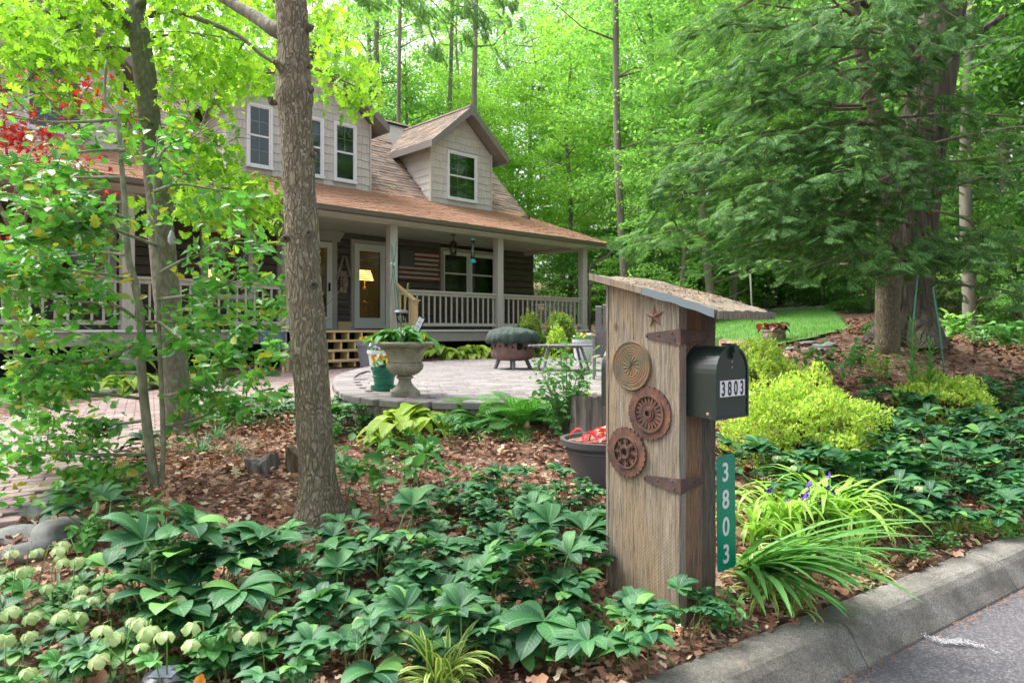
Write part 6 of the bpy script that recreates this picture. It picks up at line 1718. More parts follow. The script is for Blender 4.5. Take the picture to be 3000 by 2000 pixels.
for (tx, ty, td, z0) in ((1850, 720, 7.9, 3.0), (1900, 590, 8.2, 3.4), (2150, 760, 7.4, 2.55), (2350, 800, 7.0, 2.4), (1950, 430, 8.2, 4.2), (2050, 250, 8.0, 4.9), (2050, 640, 7.2, 3.2), (2250, 650, 6.8, 3.0), (2560, 770, 7.0, 2.3), (2780, 740, 7.4, 2.5), (2900, 520, 8.5, 3.2), (2120, 100, 8.2, 5.6), (2300, 400, 7.0, 4.0), (2400, 520, 6.8, 3.5), (2600, 580, 7.2, 3.2), (2450, 250, 7.2, 5.0), (2250, 180, 7.4, 5.2),
                         (2000, 120, 8.6, 5.6), (2850, 750, 7.0, 2.2), (2960, 700, 7.6, 2.6), (2700, 420, 7.4, 4.0), (1980, 520, 7.6, 3.8), (2100, 480, 7.4, 3.9), (2200, 560, 7.2, 3.5), (2020, 340, 8.0, 4.6), (2150, 330, 7.6, 4.5), (2350, 120, 7.2, 5.6), (2550, 120, 7.4, 5.8), (2650, 260, 7.6, 5.0), (2700, 150, 7.4, 5.6), (2780, 330, 7.6, 4.6), (2800, 60, 7.8, 6.2), (2650, 30, 7.4, 6.4), (2720, 500, 7.6, 3.6), (2450, 680, 6.9, 2.9), (2500, 420, 7.0, 4.2)):
    k = min(range(len(pts)), key=lambda j: abs(pts[j].z - z0)); p0 = pts[k]; e = at(tx, ty, td); v_ = e - p0; L_ = v_.length
    v_.z += .18 * L_; hem_limb(p0, v_, L_, .18, 30)
lm_.build('limbs', M['bark_near'], hem)['kind'] = 'stuff'
SP_P = np.array(SP_P); SP_D = np.array(SP_D)
nsp = len(SP_P); nr_ = rng.normal(size=(nsp, 3)) * .55; nr_[:, 2] += 1
o = mobj('crown', cloud_mesh('crown', SPRAY, SP_P - np.array(hloc), frames(SP_D, nr_), rng.uniform(.12, .26, nsp)), M['hemlock'], hem); o['kind'] = 'stuff'
print('sprays', nsp)
# hemlock twigs entering at the top centre
ht = thing('hemlock_branch', 'hemlock bough hanging into the top of the view left of the bright trees', 'tree branch', at(1300, -120, 7))
hloc_old = hloc; SP_P2 = []; SP_D2 = []; lm2 = MB(); o0 = ht.location
for (x0, y0, x1, y1, d) in ((1100, -80, 1250, 60, 7), (1180, -60, 1360, 110, 6.8), (1300, -60, 1420, 70, 7.2), (1350, -60, 1460, 190, 7), (1420, -80, 1500, 40, 7.4), (1000, -60, 1120, 10, 7), (1200, -60, 1280, 150, 7.3)):
    a = at(x0, y0, d); b = at(x1, y1, d); lm2.tube([a - o0, (a + b) / 2 + Vector((0, 0, .06)) - o0, b - o0], [.009, .006, .002], 5)
    for _ in range(20):
        f_ = random.uniform(.1, 1); q = a.lerp(b, f_); s_ = random.choice((-1, 1)); dv = (b - a).normalized(); SP_P2.append(tuple(q + Vector((random.gauss(0, .06), random.gauss(0, .12), random.gauss(0, .03))))); SP_D2.append(tuple(dv + Vector((s_ * random.uniform(.2, 1), random.gauss(0, .4), -.2))))
lm2.build('twigs', M['twig'], ht)
n2 = len(SP_P2); nr_ = rng.normal(size=(n2, 3)) * .3; nr_[:, 2] += 1
o = mobj('foliage', cloud_mesh('foliage', SPRAY, np.array(SP_P2) - np.array(o0), frames(np.array(SP_D2), nr_), rng.uniform(.09, .18, n2)), M['hemlock'], ht); o['kind'] = 'stuff'

# ------------------------------------------------------------------ forest trees
def crown_pts(n, h0, h1, rad, ncl, cl_r=1.0, flat=.32, shape='ell'):
    cz = (h0 + h1) / 2; hh = (h1 - h0) / 2
    c = []
    while len(c) < ncl:
        p = rng.uniform(-1, 1, 3)
        l = np.linalg.norm(p)
        if shape == 'ell' and l > 1: continue
        if l < .35 and random.random() < .6: continue
        c.append(p)
    c = np.array(c) * np.array([rad, rad, hh]) + np.array([0, 0, cz])
    k = rng.integers(0, ncl, n); sz = rng.uniform(.55, 1.3, ncl)[k][:, None]
    u = rng.normal(size=(n, 3)) * np.array([.5, .5, flat * .6]) * cl_r * sz
    u[:, 2] -= .22 * (u[:, 0] ** 2 + u[:, 1] ** 2)
    return c[k] + u, c
def tree_proto(name, H, h0, rad, n, leaf, mat, ncl, r0, cl_r=1.0, flat=.32, up=.8):
    P, c = crown_pts(n, h0, H, rad, ncl, cl_r, flat)
    F = gauss_frames(n, up, .25)
    cm = cloud_mesh('crown', DIAMOND, P, F, leaf * rng.uniform(.6, 1.3, n)); cm.materials.append(mat)
    m_ = MB(); tp_ = []
    x = y = 0
    for i in range(9):
        tp_.append(Vector((x, y, H * .93 * i / 8))); x += random.gauss(0, .13); y += random.gauss(0, .13)
    m_.tube(tp_, lerp_list([r0 * 1.2, r0, r0 * .9, r0 * .8, r0 * .65, r0 * .4, r0 * .15], 9), 10, wob=.1, ws=2)
    for q in random.sample(list(c), min(26, len(c))):
        q = Vector(q); z = max(h0 * .6, q.z - .35 * math.hypot(q.x, q.y)); i = min(7, int(z / (H * .93) * 8)); s_ = tp_[i].lerp(tp_[i + 1], z / (H * .93) * 8 - i)
        m_.tube([s_, (s_ + q) / 2 + Vector((random.gauss(0, .15), random.gauss(0, .15), .1)), q], [r0 * .28, r0 * .18, r0 * .06], 5, cap=False)
    tm = m_.mesh('trunk', True); tm.materials.append(M['bark_far']); return tm, cm
FT = {
 'bright': tree_proto('b', 17, 1.2, 3.6, 24000, .17, M['far'], 230, .15, 1.0, .22),
 'bright2': tree_proto('b', 15, .8, 3.2, 22000, .16, M['far2'], 200, .12, .9, .22),
 'tall': tree_proto('t', 24, 5, 3.8, 11000, .18, M['far'], 110, .15, 1.1, .3),
 'tall2': tree_proto('t', 21, 3, 3.6, 11000, .18, M['far2'], 110, .14, 1.1, .3),
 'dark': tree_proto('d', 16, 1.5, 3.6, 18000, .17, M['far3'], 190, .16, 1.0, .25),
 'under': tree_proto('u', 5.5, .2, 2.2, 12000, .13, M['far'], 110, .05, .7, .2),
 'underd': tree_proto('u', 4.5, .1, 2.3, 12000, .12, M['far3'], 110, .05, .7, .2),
}
def ftree(kind, x, y, s, label, group, zrot=None, lean=0.0):
    t = thing({'bright': 'maple_tree', 'bright2': 'beech_tree', 'tall': 'tall_tree', 'tall2': 'tall_tree', 'dark': 'shade_tree', 'under': 'sapling', 'underd': 'sapling'}[kind], label, 'tree', (x, y, tz(x, y) - .1), random.uniform(0, 6.28) if zrot is None else zrot, group)
    t.scale = (s, s, s * random.uniform(.92, 1.1)); t.rotation_euler.x = lean
    for nm, me in zip(('trunk', 'crown'), FT[kind]):
        o = mobj(nm, me, None, t)
        if nm == 'crown': o['kind'] = 'stuff'
    return t
G1, G2, G3, G4 = 'bright trees beyond the right end of the porch', 'tall trees rising behind the house', 'dark trees in the woods at the right', 'trees deep in the woods'
ftree('bright', 5.6, 27.0, 1.0, 'bright green tree just beyond the right end of the porch roof', G1)
ftree('bright', 9.0, 31, 1.05, 'broad bright green tree behind the mailbox post roof', G1)
ftree('bright2', 2.6, 32.5, 1.05, 'bright tree showing over the small dormer', G1)
ftree('bright', 5.6, 22.4, .62, 'small bright tree touching the porch corner view', G1)
ftree('bright2', 7.8, 24.5, .8, 'yellow green tree filling the gap left of the hemlock', G1)
for x, y, s, k in ((13, 33, 1.1, 'bright'), (6, 38, 1.2, 'bright2'), (11, 40, 1.2, 'bright'), (16, 28, 1.0, 'bright2'), (18, 37, 1.2, 'bright'), (-3, 37, .9, 'bright2'), (1.2, 40, 1.1, 'bright')):
    ftree(k, x, y, s, 'bright spring green tree behind the lawn and porch', G1)
for x, y, s, k in ((-7, 35, 1.0, 'tall'), (-5.2, 32, .8, 'bright'), (-9.5, 33, .8, 'bright'), (-1.6, 33.5, .8, 'bright2'), (-13, 31, .8, 'bright2'), (-3.5, 41, 1.05, 'tall2'), (-11, 38, 1.0, 'tall2'), (-15, 34, 1.0, 'tall'), (-20, 32, 1.0, 'tall2'), (0, 47, 1.1, 'tall'), (-9, 47, 1.1, 'tall2'), (-18, 44, 1.1, 'tall'), (-26, 38, 1.1, 'tall'), (-24, 28, .9, 'tall2'), (5, 50, 1.1, 'tall2'), (-13, 52, 1.1, 'tall'), (-30, 30, 1, 'tall')):
    ftree(k, x, y, s, 'tall straight woodland tree rising behind the house roof', G2)
ftree('bright2', -22, 19, .9, 'bright tree beyond the left end of the house', G2); ftree('bright', -19, 24, 1, 'leafy tree behind the left end of the house', G2)
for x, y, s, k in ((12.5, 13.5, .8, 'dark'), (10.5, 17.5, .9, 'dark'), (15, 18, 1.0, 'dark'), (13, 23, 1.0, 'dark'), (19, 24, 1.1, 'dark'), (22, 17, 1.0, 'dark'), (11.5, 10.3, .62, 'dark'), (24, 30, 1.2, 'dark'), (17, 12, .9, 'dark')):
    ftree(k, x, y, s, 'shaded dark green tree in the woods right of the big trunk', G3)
for i in range(20):
    x = random.uniform(-45, 60); y = random.uniform(54, 72); ftree(random.choice(('tall', 'bright', 'tall2', 'bright2', 'dark')), x, y, random.uniform(1.1, 1.4), 'tree deep in the green woods behind the house and lawn', G4)
for x, y, s, k in ((6.2, 30, 1, 'under'), (8, 29, .9, 'under'), (10.5, 29.5, 1, 'underd'), (4.5, 31, 1, 'underd'), (13, 29, 1, 'under'), (3.0, 29.5, .9, 'underd'), (9.5, 33, 1.1, 'under'), (12, 35, 1.2, 'underd'), (15, 31, 1, 'underd'), (7, 35, 1.1, 'underd'), (11.8, 26, .6, 'underd'), (14, 15, .8, 'underd'), (10.2, 12.6, .45, 'underd'),
                   (12.4, 16.3, .8, 'under'), (11, 21, .8, 'underd'), (16, 14, .9, 'underd'), (13.5, 20, .9, 'under'), (18, 20, 1.1, 'underd'), (9.2, 28, .6, 'under'), (12.6, 28, .7, 'under'), (5.4, 26.4, .62, 'underd'), (4.3, 27.5, .7, 'under')):
    ftree(k, x, y, s, 'low leafy sapling at the edge of the woods beyond the lawn' if y > 20 else 'low leafy sapling in the shaded woods right of the big trunk', 'saplings at the wood edge')
def lone_trunk(px, dist, y0, y1, wpx, label, lean=0, group=None, mat='bark_far'):
    b = at(px, y0, dist); zb = tz(b.x, b.y) - .1; loc_ = Vector((b.x, b.y, zb)); t = thing('woodland_tree', label, 'tree', loc_, 0, group)
    e = at(px + lean, y1, dist); r = wpx / 2000 * dist / 2
    ps = bend([Vector((0, 0, 0)), (b - loc_) * .5 + Vector((r * .6, 0, 0)), (e - loc_) * .5 + Vector((-r * .5, 0, 0)), e - loc_], 5)
    m_ = MB(); m_.tube(ps, lerp_list([r * 1.25, r, r * .9, r * .7], len(ps)), 12, wob=.1, ws=2)
    for _ in range(6):
        k = random.randrange(6, len(ps)); s_ = random.choice((-1, 1)); L_ = random.uniform(.8, 2.4)
        q = ps[k]; m_.tube([q, q + Vector((s_ * L_ * .5, random.gauss(0, .3), L_ * .15)), q + Vector((s_ * L_, random.gauss(0, .5), L_ * .45))], [r * .3, r * .2, r * .08], 5)
    m_.build('trunk', M[mat], t, smooth=True); P, c = crown_pts(2600, e.z - loc_.z - 2.5, e.z - loc_.z + 2, 2.2, 40, .8, .25); P[:, 0] += ps[-1].x
    o = mobj('crown', cloud_mesh('crown', DIAMOND, P, gauss_frames(len(P), .8, .25), .15 * rng.uniform(.6, 1.3, len(P))), M['far'], t); o['kind'] = 'stuff'
lone_trunk(1828, 23.0, 860, -100, 23, 'slim dark trunk standing right of the porch corner', -26, None, 'bark_far')
lone_trunk(2082, 21, 900, 300, 26, 'bare crooked trunk at the wood edge above the mailbox roof', -35, None, 'bark_near')
lone_trunk(1388, 29, 700, -80, 20, 'grey trunk rising behind the small dormer peak', 8)
lone_trunk(1168, 27, 700, -80, 14, 'thin grey trunk left of the small dormer', 5); lone_trunk(1110, 31, 700, -80, 20, 'thick grey trunk near the top centre behind the roof', -6); lone_trunk(1310, 33, 700, -80, 15, 'thin trunk between the dormers behind the ridge', 18)
for px, d, y0, w in ((2830, 15, 900, 36), (2960, 17, 900, 30), (2150, 24, 900, 14), (2900, 20, 900, 22)):
    lone_trunk(px, d, y0, 0, w, 'straight trunk in the shaded woods at picture x ' + 'right' if False else {2830: 'dark trunk just right of the massive furrowed tree', 2960: 'shaded trunk nearest the right edge of the view', 2150: 'thin trunk behind the far edge of the lawn', 1600: 'thin trunk seen under the porch roof end', 2900: 'shaded trunk between two others in the right woods'}[px], random.choice((-20, 15)))
# distant wood behind everything
n = 40000
P = np.c_[rng.uniform(-95, 120, n), rng.uniform(78, 90, n), rng.uniform(0, 1, n) ** .8 * 13 + 3]
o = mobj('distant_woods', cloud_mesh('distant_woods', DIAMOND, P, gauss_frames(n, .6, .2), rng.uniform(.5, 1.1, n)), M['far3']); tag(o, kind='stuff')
n = 26000
P = np.c_[rng.uniform(2, 40, n), rng.uniform(27, 60, n), rng.uniform(0, .9, n)]; P[:, 2] += terrain(P[:, 0], P[:, 1])
o = mobj('undergrowth', cloud_mesh('undergrowth', DIAMOND, P, gauss_frames(n, .6, .0), rng.uniform(.12, .3, n)), M['far']); tag(o, kind='stuff')
n = 30000
P = np.c_[rng.uniform(6.0, 26, n), rng.uniform(8.5, 26, n), rng.uniform(0, .35, n)]
P = P[(P[:, 0] > P[:, 1] * .55) & (P[:, 0] > 8.2 - .0 * P[:, 1]) & ~inpoly(P[:, 0], P[:, 1], LAWN)]; P = P[rng.random(len(P)) < .75]
cn = np.array([mnoise.noise(Vector((x * .5, y * .5, 0))) for x, y, z in P]); P = P[cn > -.12]; P[:, 2] = P[:, 2] + terrain(P[:, 0], P[:, 1])
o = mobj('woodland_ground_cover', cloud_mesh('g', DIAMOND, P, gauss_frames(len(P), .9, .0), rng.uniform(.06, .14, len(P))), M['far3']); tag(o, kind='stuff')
# lawn grass
n = 90000
P = np.c_[rng.uniform(2.8, 12, n), rng.uniform(10, 26.5, n)]; P = P[inpoly(P[:, 0], P[:, 1], LAWN)]; P = np.c_[P, terrain(P[:, 0], P[:, 1]) + .045]
BL = (np.array([(-.06, 0, 0), (.06, 0, 0), (.0, 1, .12)]), np.array([(0, 1, 2)]), None)
d = np.c_[rng.normal(size=(len(P), 2)) * .35, np.ones(len(P))]
o = mobj('lawn_grass', cloud_mesh('lawn_grass', BL, P, frames(d, rng.normal(size=(len(P), 3))), rng.uniform(.04, .09, len(P))), M['grass']); tag(o, kind='stuff')

# ------------------------------------------------------------------ leaf litter
def bed(P):
    d = (P[:, 0] - CL0[0]) * CM[0] + (P[:, 1] - CL0[1]) * CM[1]
    return ~inpoly(P[:, 0], P[:, 1], PATIO) & ~inpoly(P[:, 0], P[:, 1], WALK) & (d < -.01) & ~inpoly(P[:, 0], P[:, 1], LAWN)
def litter(n, x0, x1, y0, y1, s0, s1, name, tm, mat, keep=None, lift=.015):
    P = np.c_[rng.uniform(x0, x1, n), rng.uniform(y0, y1, n)]; P = P[bed(P)]
    P = P[np.abs(P[:, 0]) < P[:, 1] * .85 + .5]
    if keep is not None: P = P[keep(P)]
    P = np.c_[P, terrain(P[:, 0], P[:, 1]) + rng.uniform(.0, .03, len(P)) + lift]
    d = rng.normal(size=(len(P), 3)); d[:, 2] *= .3; nr = rng.normal(size=(len(P), 3)) * .4; nr[:, 2] += 1
    o = mobj(name, cloud_mesh(name, tm, P, frames(d, nr), rng.uniform(s0, s1, len(P))), mat); tag(o, kind='stuff')
litter(26000, -5, 6, 1.5, 8, .018, .05, 'bark_mulch', CHIP, M['chips'])
litter(15000, -5, 6, 1.5, 8, .03, .075, 'leaf_litter', CHIP, M['litter'])
litter(3800, -4, 5, 1.5, 7, .05, .10, 'fallen_oak_leaves', OAK, M['litter'])
litter(12000, 2, 14, 6.5, 18, .05, .11, 'woodland_leaf_litter', CHIP, M['forest_litter'])
# ------------------------------------------------------------------ garden plants
def hell_leaf(seed, nl=8, L_=.14, w=.031, h=.26, out=.16):
    r_ = random.Random(seed); m_ = MB(); m_.mi = 1
    top = Vector((0, out, h)); m_.tube([(0, 0, 0), (0, out * .25, h * .55), (0, out * .65, h * .9), top], [.0035, .003, .0028, .0025], 5); m_.mi = 0
    span = R(125)
    for i in range(nl):
        f_ = (i + .5) / nl * 2 - 1; a = f_ * span + r_.uniform(-.08, .08); l = L_ * (1.05 - .35 * abs(f_)) * r_.uniform(.85, 1.12); wd = w * r_.uniform(.85, 1.15) * (1 - .15 * abs(f_))
        d = Vector((math.sin(a), math.cos(a), 0)); side = Vector((d.y, -d.x, 0)); rise = r_.uniform(.2, 1.0); n = 6; cl_ = []; ws_ = []
        for k in range(n + 1):
            t = k / n; cl_.append(top + d * l * (t * (1 - .10 * t)) + Vector((0, 0, l * (rise * t - (rise * .6 + .16) * t * t)))); ws_.append(wd * (math.sin(PI * min(1, t * .93 + .03)) ** .8 if 0 < t < 1 else (.12 if t == 0 else .02)))
        m_.ribbon(cl_, ws_, side, fold=.22)
    me = m_.mesh('leaf', True); me.materials.append(M['hell']); me.materials.append(M['stem']); return me
HLV = [hell_leaf(s, nl, L_, w, h, o_) for s, nl, L_, w, h, o_ in ((1, 8, .155, .030, .20, .14), (2, 9, .12, .024, .23, .10), (3, 7, .165, .034, .15, .18), (4, 8, .12, .029, .26, .05), (5, 7, .11, .027, .11, .17), (6, 9, .13, .025, .18, .16))]
HLF = []
for me in HLV[:4]:
    q = me.copy(); q.materials[0] = M['hell_fresh']; HLF.append(q)
def flower_mesh():
    m_ = MB(); m_.mi = 1; m_.tube([(0, 0, 0), (.02, 0, .10), (.05, 0, .19), (.085, 0, .185)], [.003, .0028, .0022, .002], 5); m_.mi = 0
    c = Vector((.088, 0, .178))
    for k in range(5):
        a = k * 2 * PI / 5; d = Vector((math.cos(a), math.sin(a), 0)); s_ = Vector((-d.y, d.x, 0))
        m_.ribbon([c, c + d * .018 + Vector((0, 0, -.006)), c + d * .03 + Vector((0, 0, -.022)), c + d * .03 + Vector((0, 0, -.036))], [.004, .017, .019, .004], s_, fold=-.2)
    me = m_.mesh('flower', True); me.materials.append(M['sepal']); me.materials.append(M['stem']); return me
FLW = flower_mesh()
def plant(name, label, cat, loc, meshes, n, tilt=(0, .5), sc=(.8, 1.15), group=None, child='leaf', mats=None, jit=.02, rz=None):
    t = thing(name, label, cat, loc, random.uniform(0, 6.28) if rz is None else rz, group)
    for i in range(n):
        me = random.choice(meshes); a = i * 2.39996 + random.uniform(-.3, .3)
        o = bpy.data.objects.new(child, me); C.objects.link(o); o.parent = t
        s_ = random.uniform(*sc)
        o.matrix_local = Matrix.Translation((random.gauss(0, jit), random.gauss(0, jit), 0)) @ Matrix.Rotation(a, 4, 'Z') @ Matrix.Rotation(-random.uniform(*tilt), 4, 'X') @ Matrix.Diagonal((s_, s_, s_, 1))
    return t
def hell(px, py, s=1.0, n=9, label=None, group=None, fl=0, fresh=False, off=(0, 0)):
    q = gnd(px, py); s *= 1.16
    if not bed(np.array([[q.x, q.y]]))[0]: return
    t = plant('hellebore', label, 'plant', (q.x, q.y, q.z - .01), (HLF if fresh else HLV), n, (-.45, .25), (.6 * s, 1.2 * s), group, jit=.06 * s)
    for k in range(fl):
        o = bpy.data.objects.new('flower', FLW); C.objects.link(o); o.parent = t; s_ = random.uniform(.75, 1.1)
        o.matrix_local = Matrix.Translation((random.gauss(0, .10), random.gauss(0, .10), .10)) @ Matrix.Rotation(random.uniform(0, 6.28), 4, 'Z') @ Matrix.Rotation(random.uniform(-.3, .4), 4, 'Y') @ Matrix.Diagonal((s_, s_, s_ * 1.1, 1))
    return t
HG = {}
def region(n, poly_px, s, label, group, fl=0, sep=.24, nleaf=(8, 11), fresh=.0, flp=.5):
    placed = []
    xs_ = [p[0] for p in poly_px]; ys_ = [p[1] for p in poly_px]; tries = 0
    while len(placed) < n and tries < n * 60:
        tries += 1; x = random.uniform(min(xs_), max(xs_)); y = random.uniform(min(ys_), max(ys_))
        if not inpoly(np.array([x]), np.array([y]), poly_px)[0]: continue
        q = gnd(x, y)
        if any((q - p).length < sep * s for p in placed): continue
        placed.append(q); hell(x, y, s * random.uniform(.85, 1.15), random.randint(*nleaf), label, group, fl if random.random() < flp else 0, random.random() < fresh)
# (ground positions given by where the stems meet the soil)
hell(430, 1875, 1.45, 18, 'largest hellebore clump with broad bluish leaves in the lower left foreground', None, 1)
hell(650, 1840, 1.25, 15, 'big dark hellebore just right of the largest clump in the left foreground')
hell(790, 1790, 1.15, 11, 'dark hellebore between the left foreground clump and the bare litter')
hell(880, 1680, .75, 7, 'small fresh green hellebore standing alone on the litter below the near trunk', None, 0, True); hell(985, 1720, .8, 8, 'low hellebore just right of the fresh green one below the near trunk')
hell(1590, 1800, 1.35, 13, 'broad leaved hellebore left of the foot of the mailbox post')
hell(1760, 1730, 1.05, 10, 'hellebore leaning against the left side of the mailbox post')
hell(1880, 1960, .95, 10, 'hellebore growing in front of the mailbox post foot'); hell(2010, 1880, .7, 8, 'hellebore at the right front corner of the mailbox post beside the kerb')
region(30, [(0, 1780), (330, 1800), (560, 1960), (700, 2060), (0, 2120)], .68, 'pale flowering hellebore in the lower left corner', 'flowering hellebores in the lower left corner', 4, .3, (6, 9), .35, 1)
region(13, [(700, 1880), (1000, 1900), (1080, 2060), (720, 2100)], .85, 'low green hellebore at the bottom edge left of the striped grass clump', 'hellebores at the bottom edge', 1, .28)
region(32, [(1080, 1640), (1500, 1590), (1780, 1640), (1760, 1700), (1500, 1760), (1180, 1880), (960, 1860), (1010, 1660)], .86, 'dark green hellebore in the bank between the near trunk and the mailbox post', 'hellebores between the near trunk and the mailbox post', 0, .27)
region(18, [(1120, 1880), (1500, 1800), (1700, 1900), (1500, 1960), (1200, 2000)], .82, 'dark green hellebore behind the striped grass clump', 'hellebores behind the striped grass clump', 0, .27)
region(15, [(1300, 1480), (1480, 1465), (1780, 1490), (1780, 1570), (1480, 1570), (1200, 1560)], .66, 'hellebore at the upper edge of the bank below the mulch', 'hellebores along the mulch edge', 0, .27)
region(62, [(2180, 1400), (2500, 1390), (2700, 1290), (2980, 1290), (3150, 1330), (3150, 1500), (2860, 1560), (2660, 1600), (2560, 1560), (2400, 1500), (2200, 1470)], .95, 'dark bluish hellebore in the dense bank right of the striped lilies', 'hellebores in the right hand bank', 2, .25, (8, 11), .03, .4)
region(10, [(2560, 1180), (2700, 1250), (2640, 1330), (2540, 1330)], .85, 'hellebore between the two golden shrubs', 'hellebores between the golden shrubs', 0, .3)
region(8, [(2860, 1160), (3060, 1180), (3060, 1270), (2900, 1270)], .9, 'hellebore behind the right golden shrub', 'hellebores at the right edge', 1, .3)
region(12, [(900, 1230), (1080, 1235), (1090, 1270), (940, 1290)], .75, 'hellebore beside the near trunk along the brick walk', 'hellebores right of the near trunk', 0, .26, (7, 9), .5)
region(22, [(580, 1200), (870, 1190), (870, 1250), (640, 1280), (540, 1260)], .72, 'leafy green hellebore in the bed between the oak and the near trunk', 'hellebores left of the near trunk', 0, .26, (7, 9), .5)
hell(360, 1400, 1.0, 10, 'drooping dark leaved hellebore by the brick walk behind the holly stems'); hell(300, 1560, .9, 9, 'dark hellebore in the litter left of the holly stems')
hell(520, 1330, .7, 7, 'small hellebore right of the holly stems'); hell(1330, 1440, .55, 8, 'bright hellebore at the top of the bank', None, 0, True)

M['green_leaf'] = leaf_mat('fresh_green_leaf', (.06, .24, .05), (.12, .36, .08), .3, .4, vein=(.2, .45, .15), vb=.3)
def strap(name, L_, w, lean, curl, mat, fold=.25, n=9, seed=0):
    r_ = random.Random(seed); m_ = MB(); p = Vector((0, 0, 0)); a = lean; cl_ = [p.copy()]; ws_ = [w * .6]
    for k in range(n):
        a += curl * (k + 1) / n / n * 2; p = p + Vector((r_.uniform(-.004, .004), math.sin(a), math.cos(a))) * (L_ / n); cl_.append(p.copy()); t = (k + 1) / n; ws_.append(w * (1 - .12 * t) * (1 if t < .6 else max(.04, (1 - ((t - .6) / .4) ** 2))))
    m_.ribbon(cl_, ws_, (1, 0, 0), fold=fold, segs_w=2); me = m_.mesh('leaf', True); me.materials.append(mat); return me
def straps(mat, L_, w, spread=(.05, .9), curl=(.4, 2.0), k=7, nm='strap'):
    return [strap(nm, L_ * random.uniform(.7, 1.1), w * random.uniform(.8, 1.15), spread[0] + (spread[1] - spread[0]) * i / (k - 1), random.uniform(*curl), mat, seed=i) for i in range(k)]
S_var = straps(M['strap_var'], .30, .012); S_green = straps(M['strap'], .30, .009); S_broad = straps(M['green_leaf'], .30, .022, (.05, .8), (.3, 1.2)); S_lime = straps(M['strap_lime'], .44, .0115, (.05, .5), (1.2, 3.2)); S_thin = straps(M['strap'], .3, .004)
S_flop = straps(M['strap'], .80, .018, (.95, 1.35), (.3, .75), 8)
S_blue = straps(leaf_mat('blue_green_blade', (.08, .22, .12), (.15, .34, .18), .3, .4), .26, .0065)
def sp(px, py, meshes, n, label, s=1.0, name='strap_leaf_plant', cat='plant', tilt=(-.1, .15), group=None, z=None, rz=None):
    q = gnd(px, py)
    if z is not None: q = onz(px, py, z)
    return plant(name, label, cat, (q.x, q.y, q.z), meshes, n, tilt, (.75 * s, 1.1 * s), group, jit=.022 * s, rz=rz)
sp(1290, 2040, S_var, 84, 'yellow striped grass clump at the bottom centre edge', 1.05, 'striped_grass', tilt=(-.2, .15))
sp(2240, 1745, S_var, 64, 'yellow striped clump just right of the green number sign', 1.1, 'striped_grass')
sp(2330, 1800, S_var, 18, 'small striped tuft in front of the floppy green leaves', .6, 'striped_grass')
sp(2500, 1640, S_var, 32, 'striped clump at the right side of the lime daylily', 1.0, 'striped_grass')
sp(2790, 1560, S_var, 30, 'striped tuft rising from the hellebore bank near the kerb', .95, 'striped_grass')
sp(2560, 1690, S_var, 18, 'small white striped tuft beside the kerb litter', .6, 'striped_grass')
sp(2300, 1580, S_lime, 64, 'lime green arching daylily clump right of the sign', 1.45, 'daylily'); sp(2430, 1560, S_lime, 66, 'tallest lime daylily clump with purple flowers in it', 1.6, 'daylily'); sp(2330, 1660, S_lime, 30, 'low lime daylily leaves in front of the tallest clump', .95, 'daylily'); sp(2640, 1560, S_var, 40, 'green and cream striped clump between the lime daylily and the bank', 1.1, 'striped_grass'); sp(2540, 1600, S_lime, 34, 'lime daylily clump farthest right by the hellebore bank', 1.0, 'daylily'); sp(2210, 1600, S_lime, 26, 'lime daylily leaves directly behind the green sign', 1.15, 'daylily')
# floppy long leaves falling over the kerb
q = gnd(2190, 1700)
t = thing('floppy_lily', 'long dark green leaves flopping over the kerb onto the road', 'plant', (q.x, q.y, q.z))
for i in range(66):
    me = random.choice(S_flop); a = R(random.gauss(-60, 22)); s_ = random.uniform(.8, 1.2)
    o = bpy.data.objects.new('leaf', me); C.objects.link(o); o.parent = t
    o.matrix_local = Matrix.Translation((random.gauss(0, .05), random.gauss(0, .05), .06)) @ Matrix.Rotation(a - PI / 2, 4, 'Z') @ Matrix.Rotation(random.uniform(-.05, .12), 4, 'X') @ Matrix.Diagonal((s_, s_, s_, 1))
sp(1950, 2060, S_green, 26, 'fresh green blades at the bottom edge in front of the mailbox post', .6, 'iris')
sp(2080, 2060, S_green, 14, 'second tuft of fresh green blades by the kerb end', .5, 'iris')
sp(1245, 1345, S_broad, 40, 'bright green broad leaved clump on the mulch behind the hellebores', .8, 'daylily'); sp(1380, 1290, S_green, 12, 'arching green daylily in front of the hostas', 1.0, 'daylily')
sp(1545, 1395, S_lime, 14, 'small lime seedling tuft on the mulch left of the big planter', .35, 'daylily')
sp(590, 1330, S_blue, 40, 'floppy blue green grass in the mulch behind the grey stump', 1.0, 'iris', tilt=(.1, .5)); sp(700, 1330, S_blue, 26, 'arching blue green blades left of the grey stump', .9, 'iris', tilt=(.1, .5))
sp(480, 1620, S_blue, 28, 'blue green blades at the foot of the holly', 1.0, 'iris'); sp(160, 1780, S_blue, 24, 'blue green blades at the left edge behind the pale flowers', .9, 'iris', tilt=(.1, .5)); sp(820, 1800, S_blue, 14, 'narrow blades lying on the litter behind the dark clump', .8, 'iris', tilt=(.5, .9))
sp(640, 1290, S_blue, 36, 'hazy grey green tuft beside the oak base', .8, 'lavender')
sp(2990, 1275, S_green, 16, 'green blades at the right edge of the view', .8, 'iris')
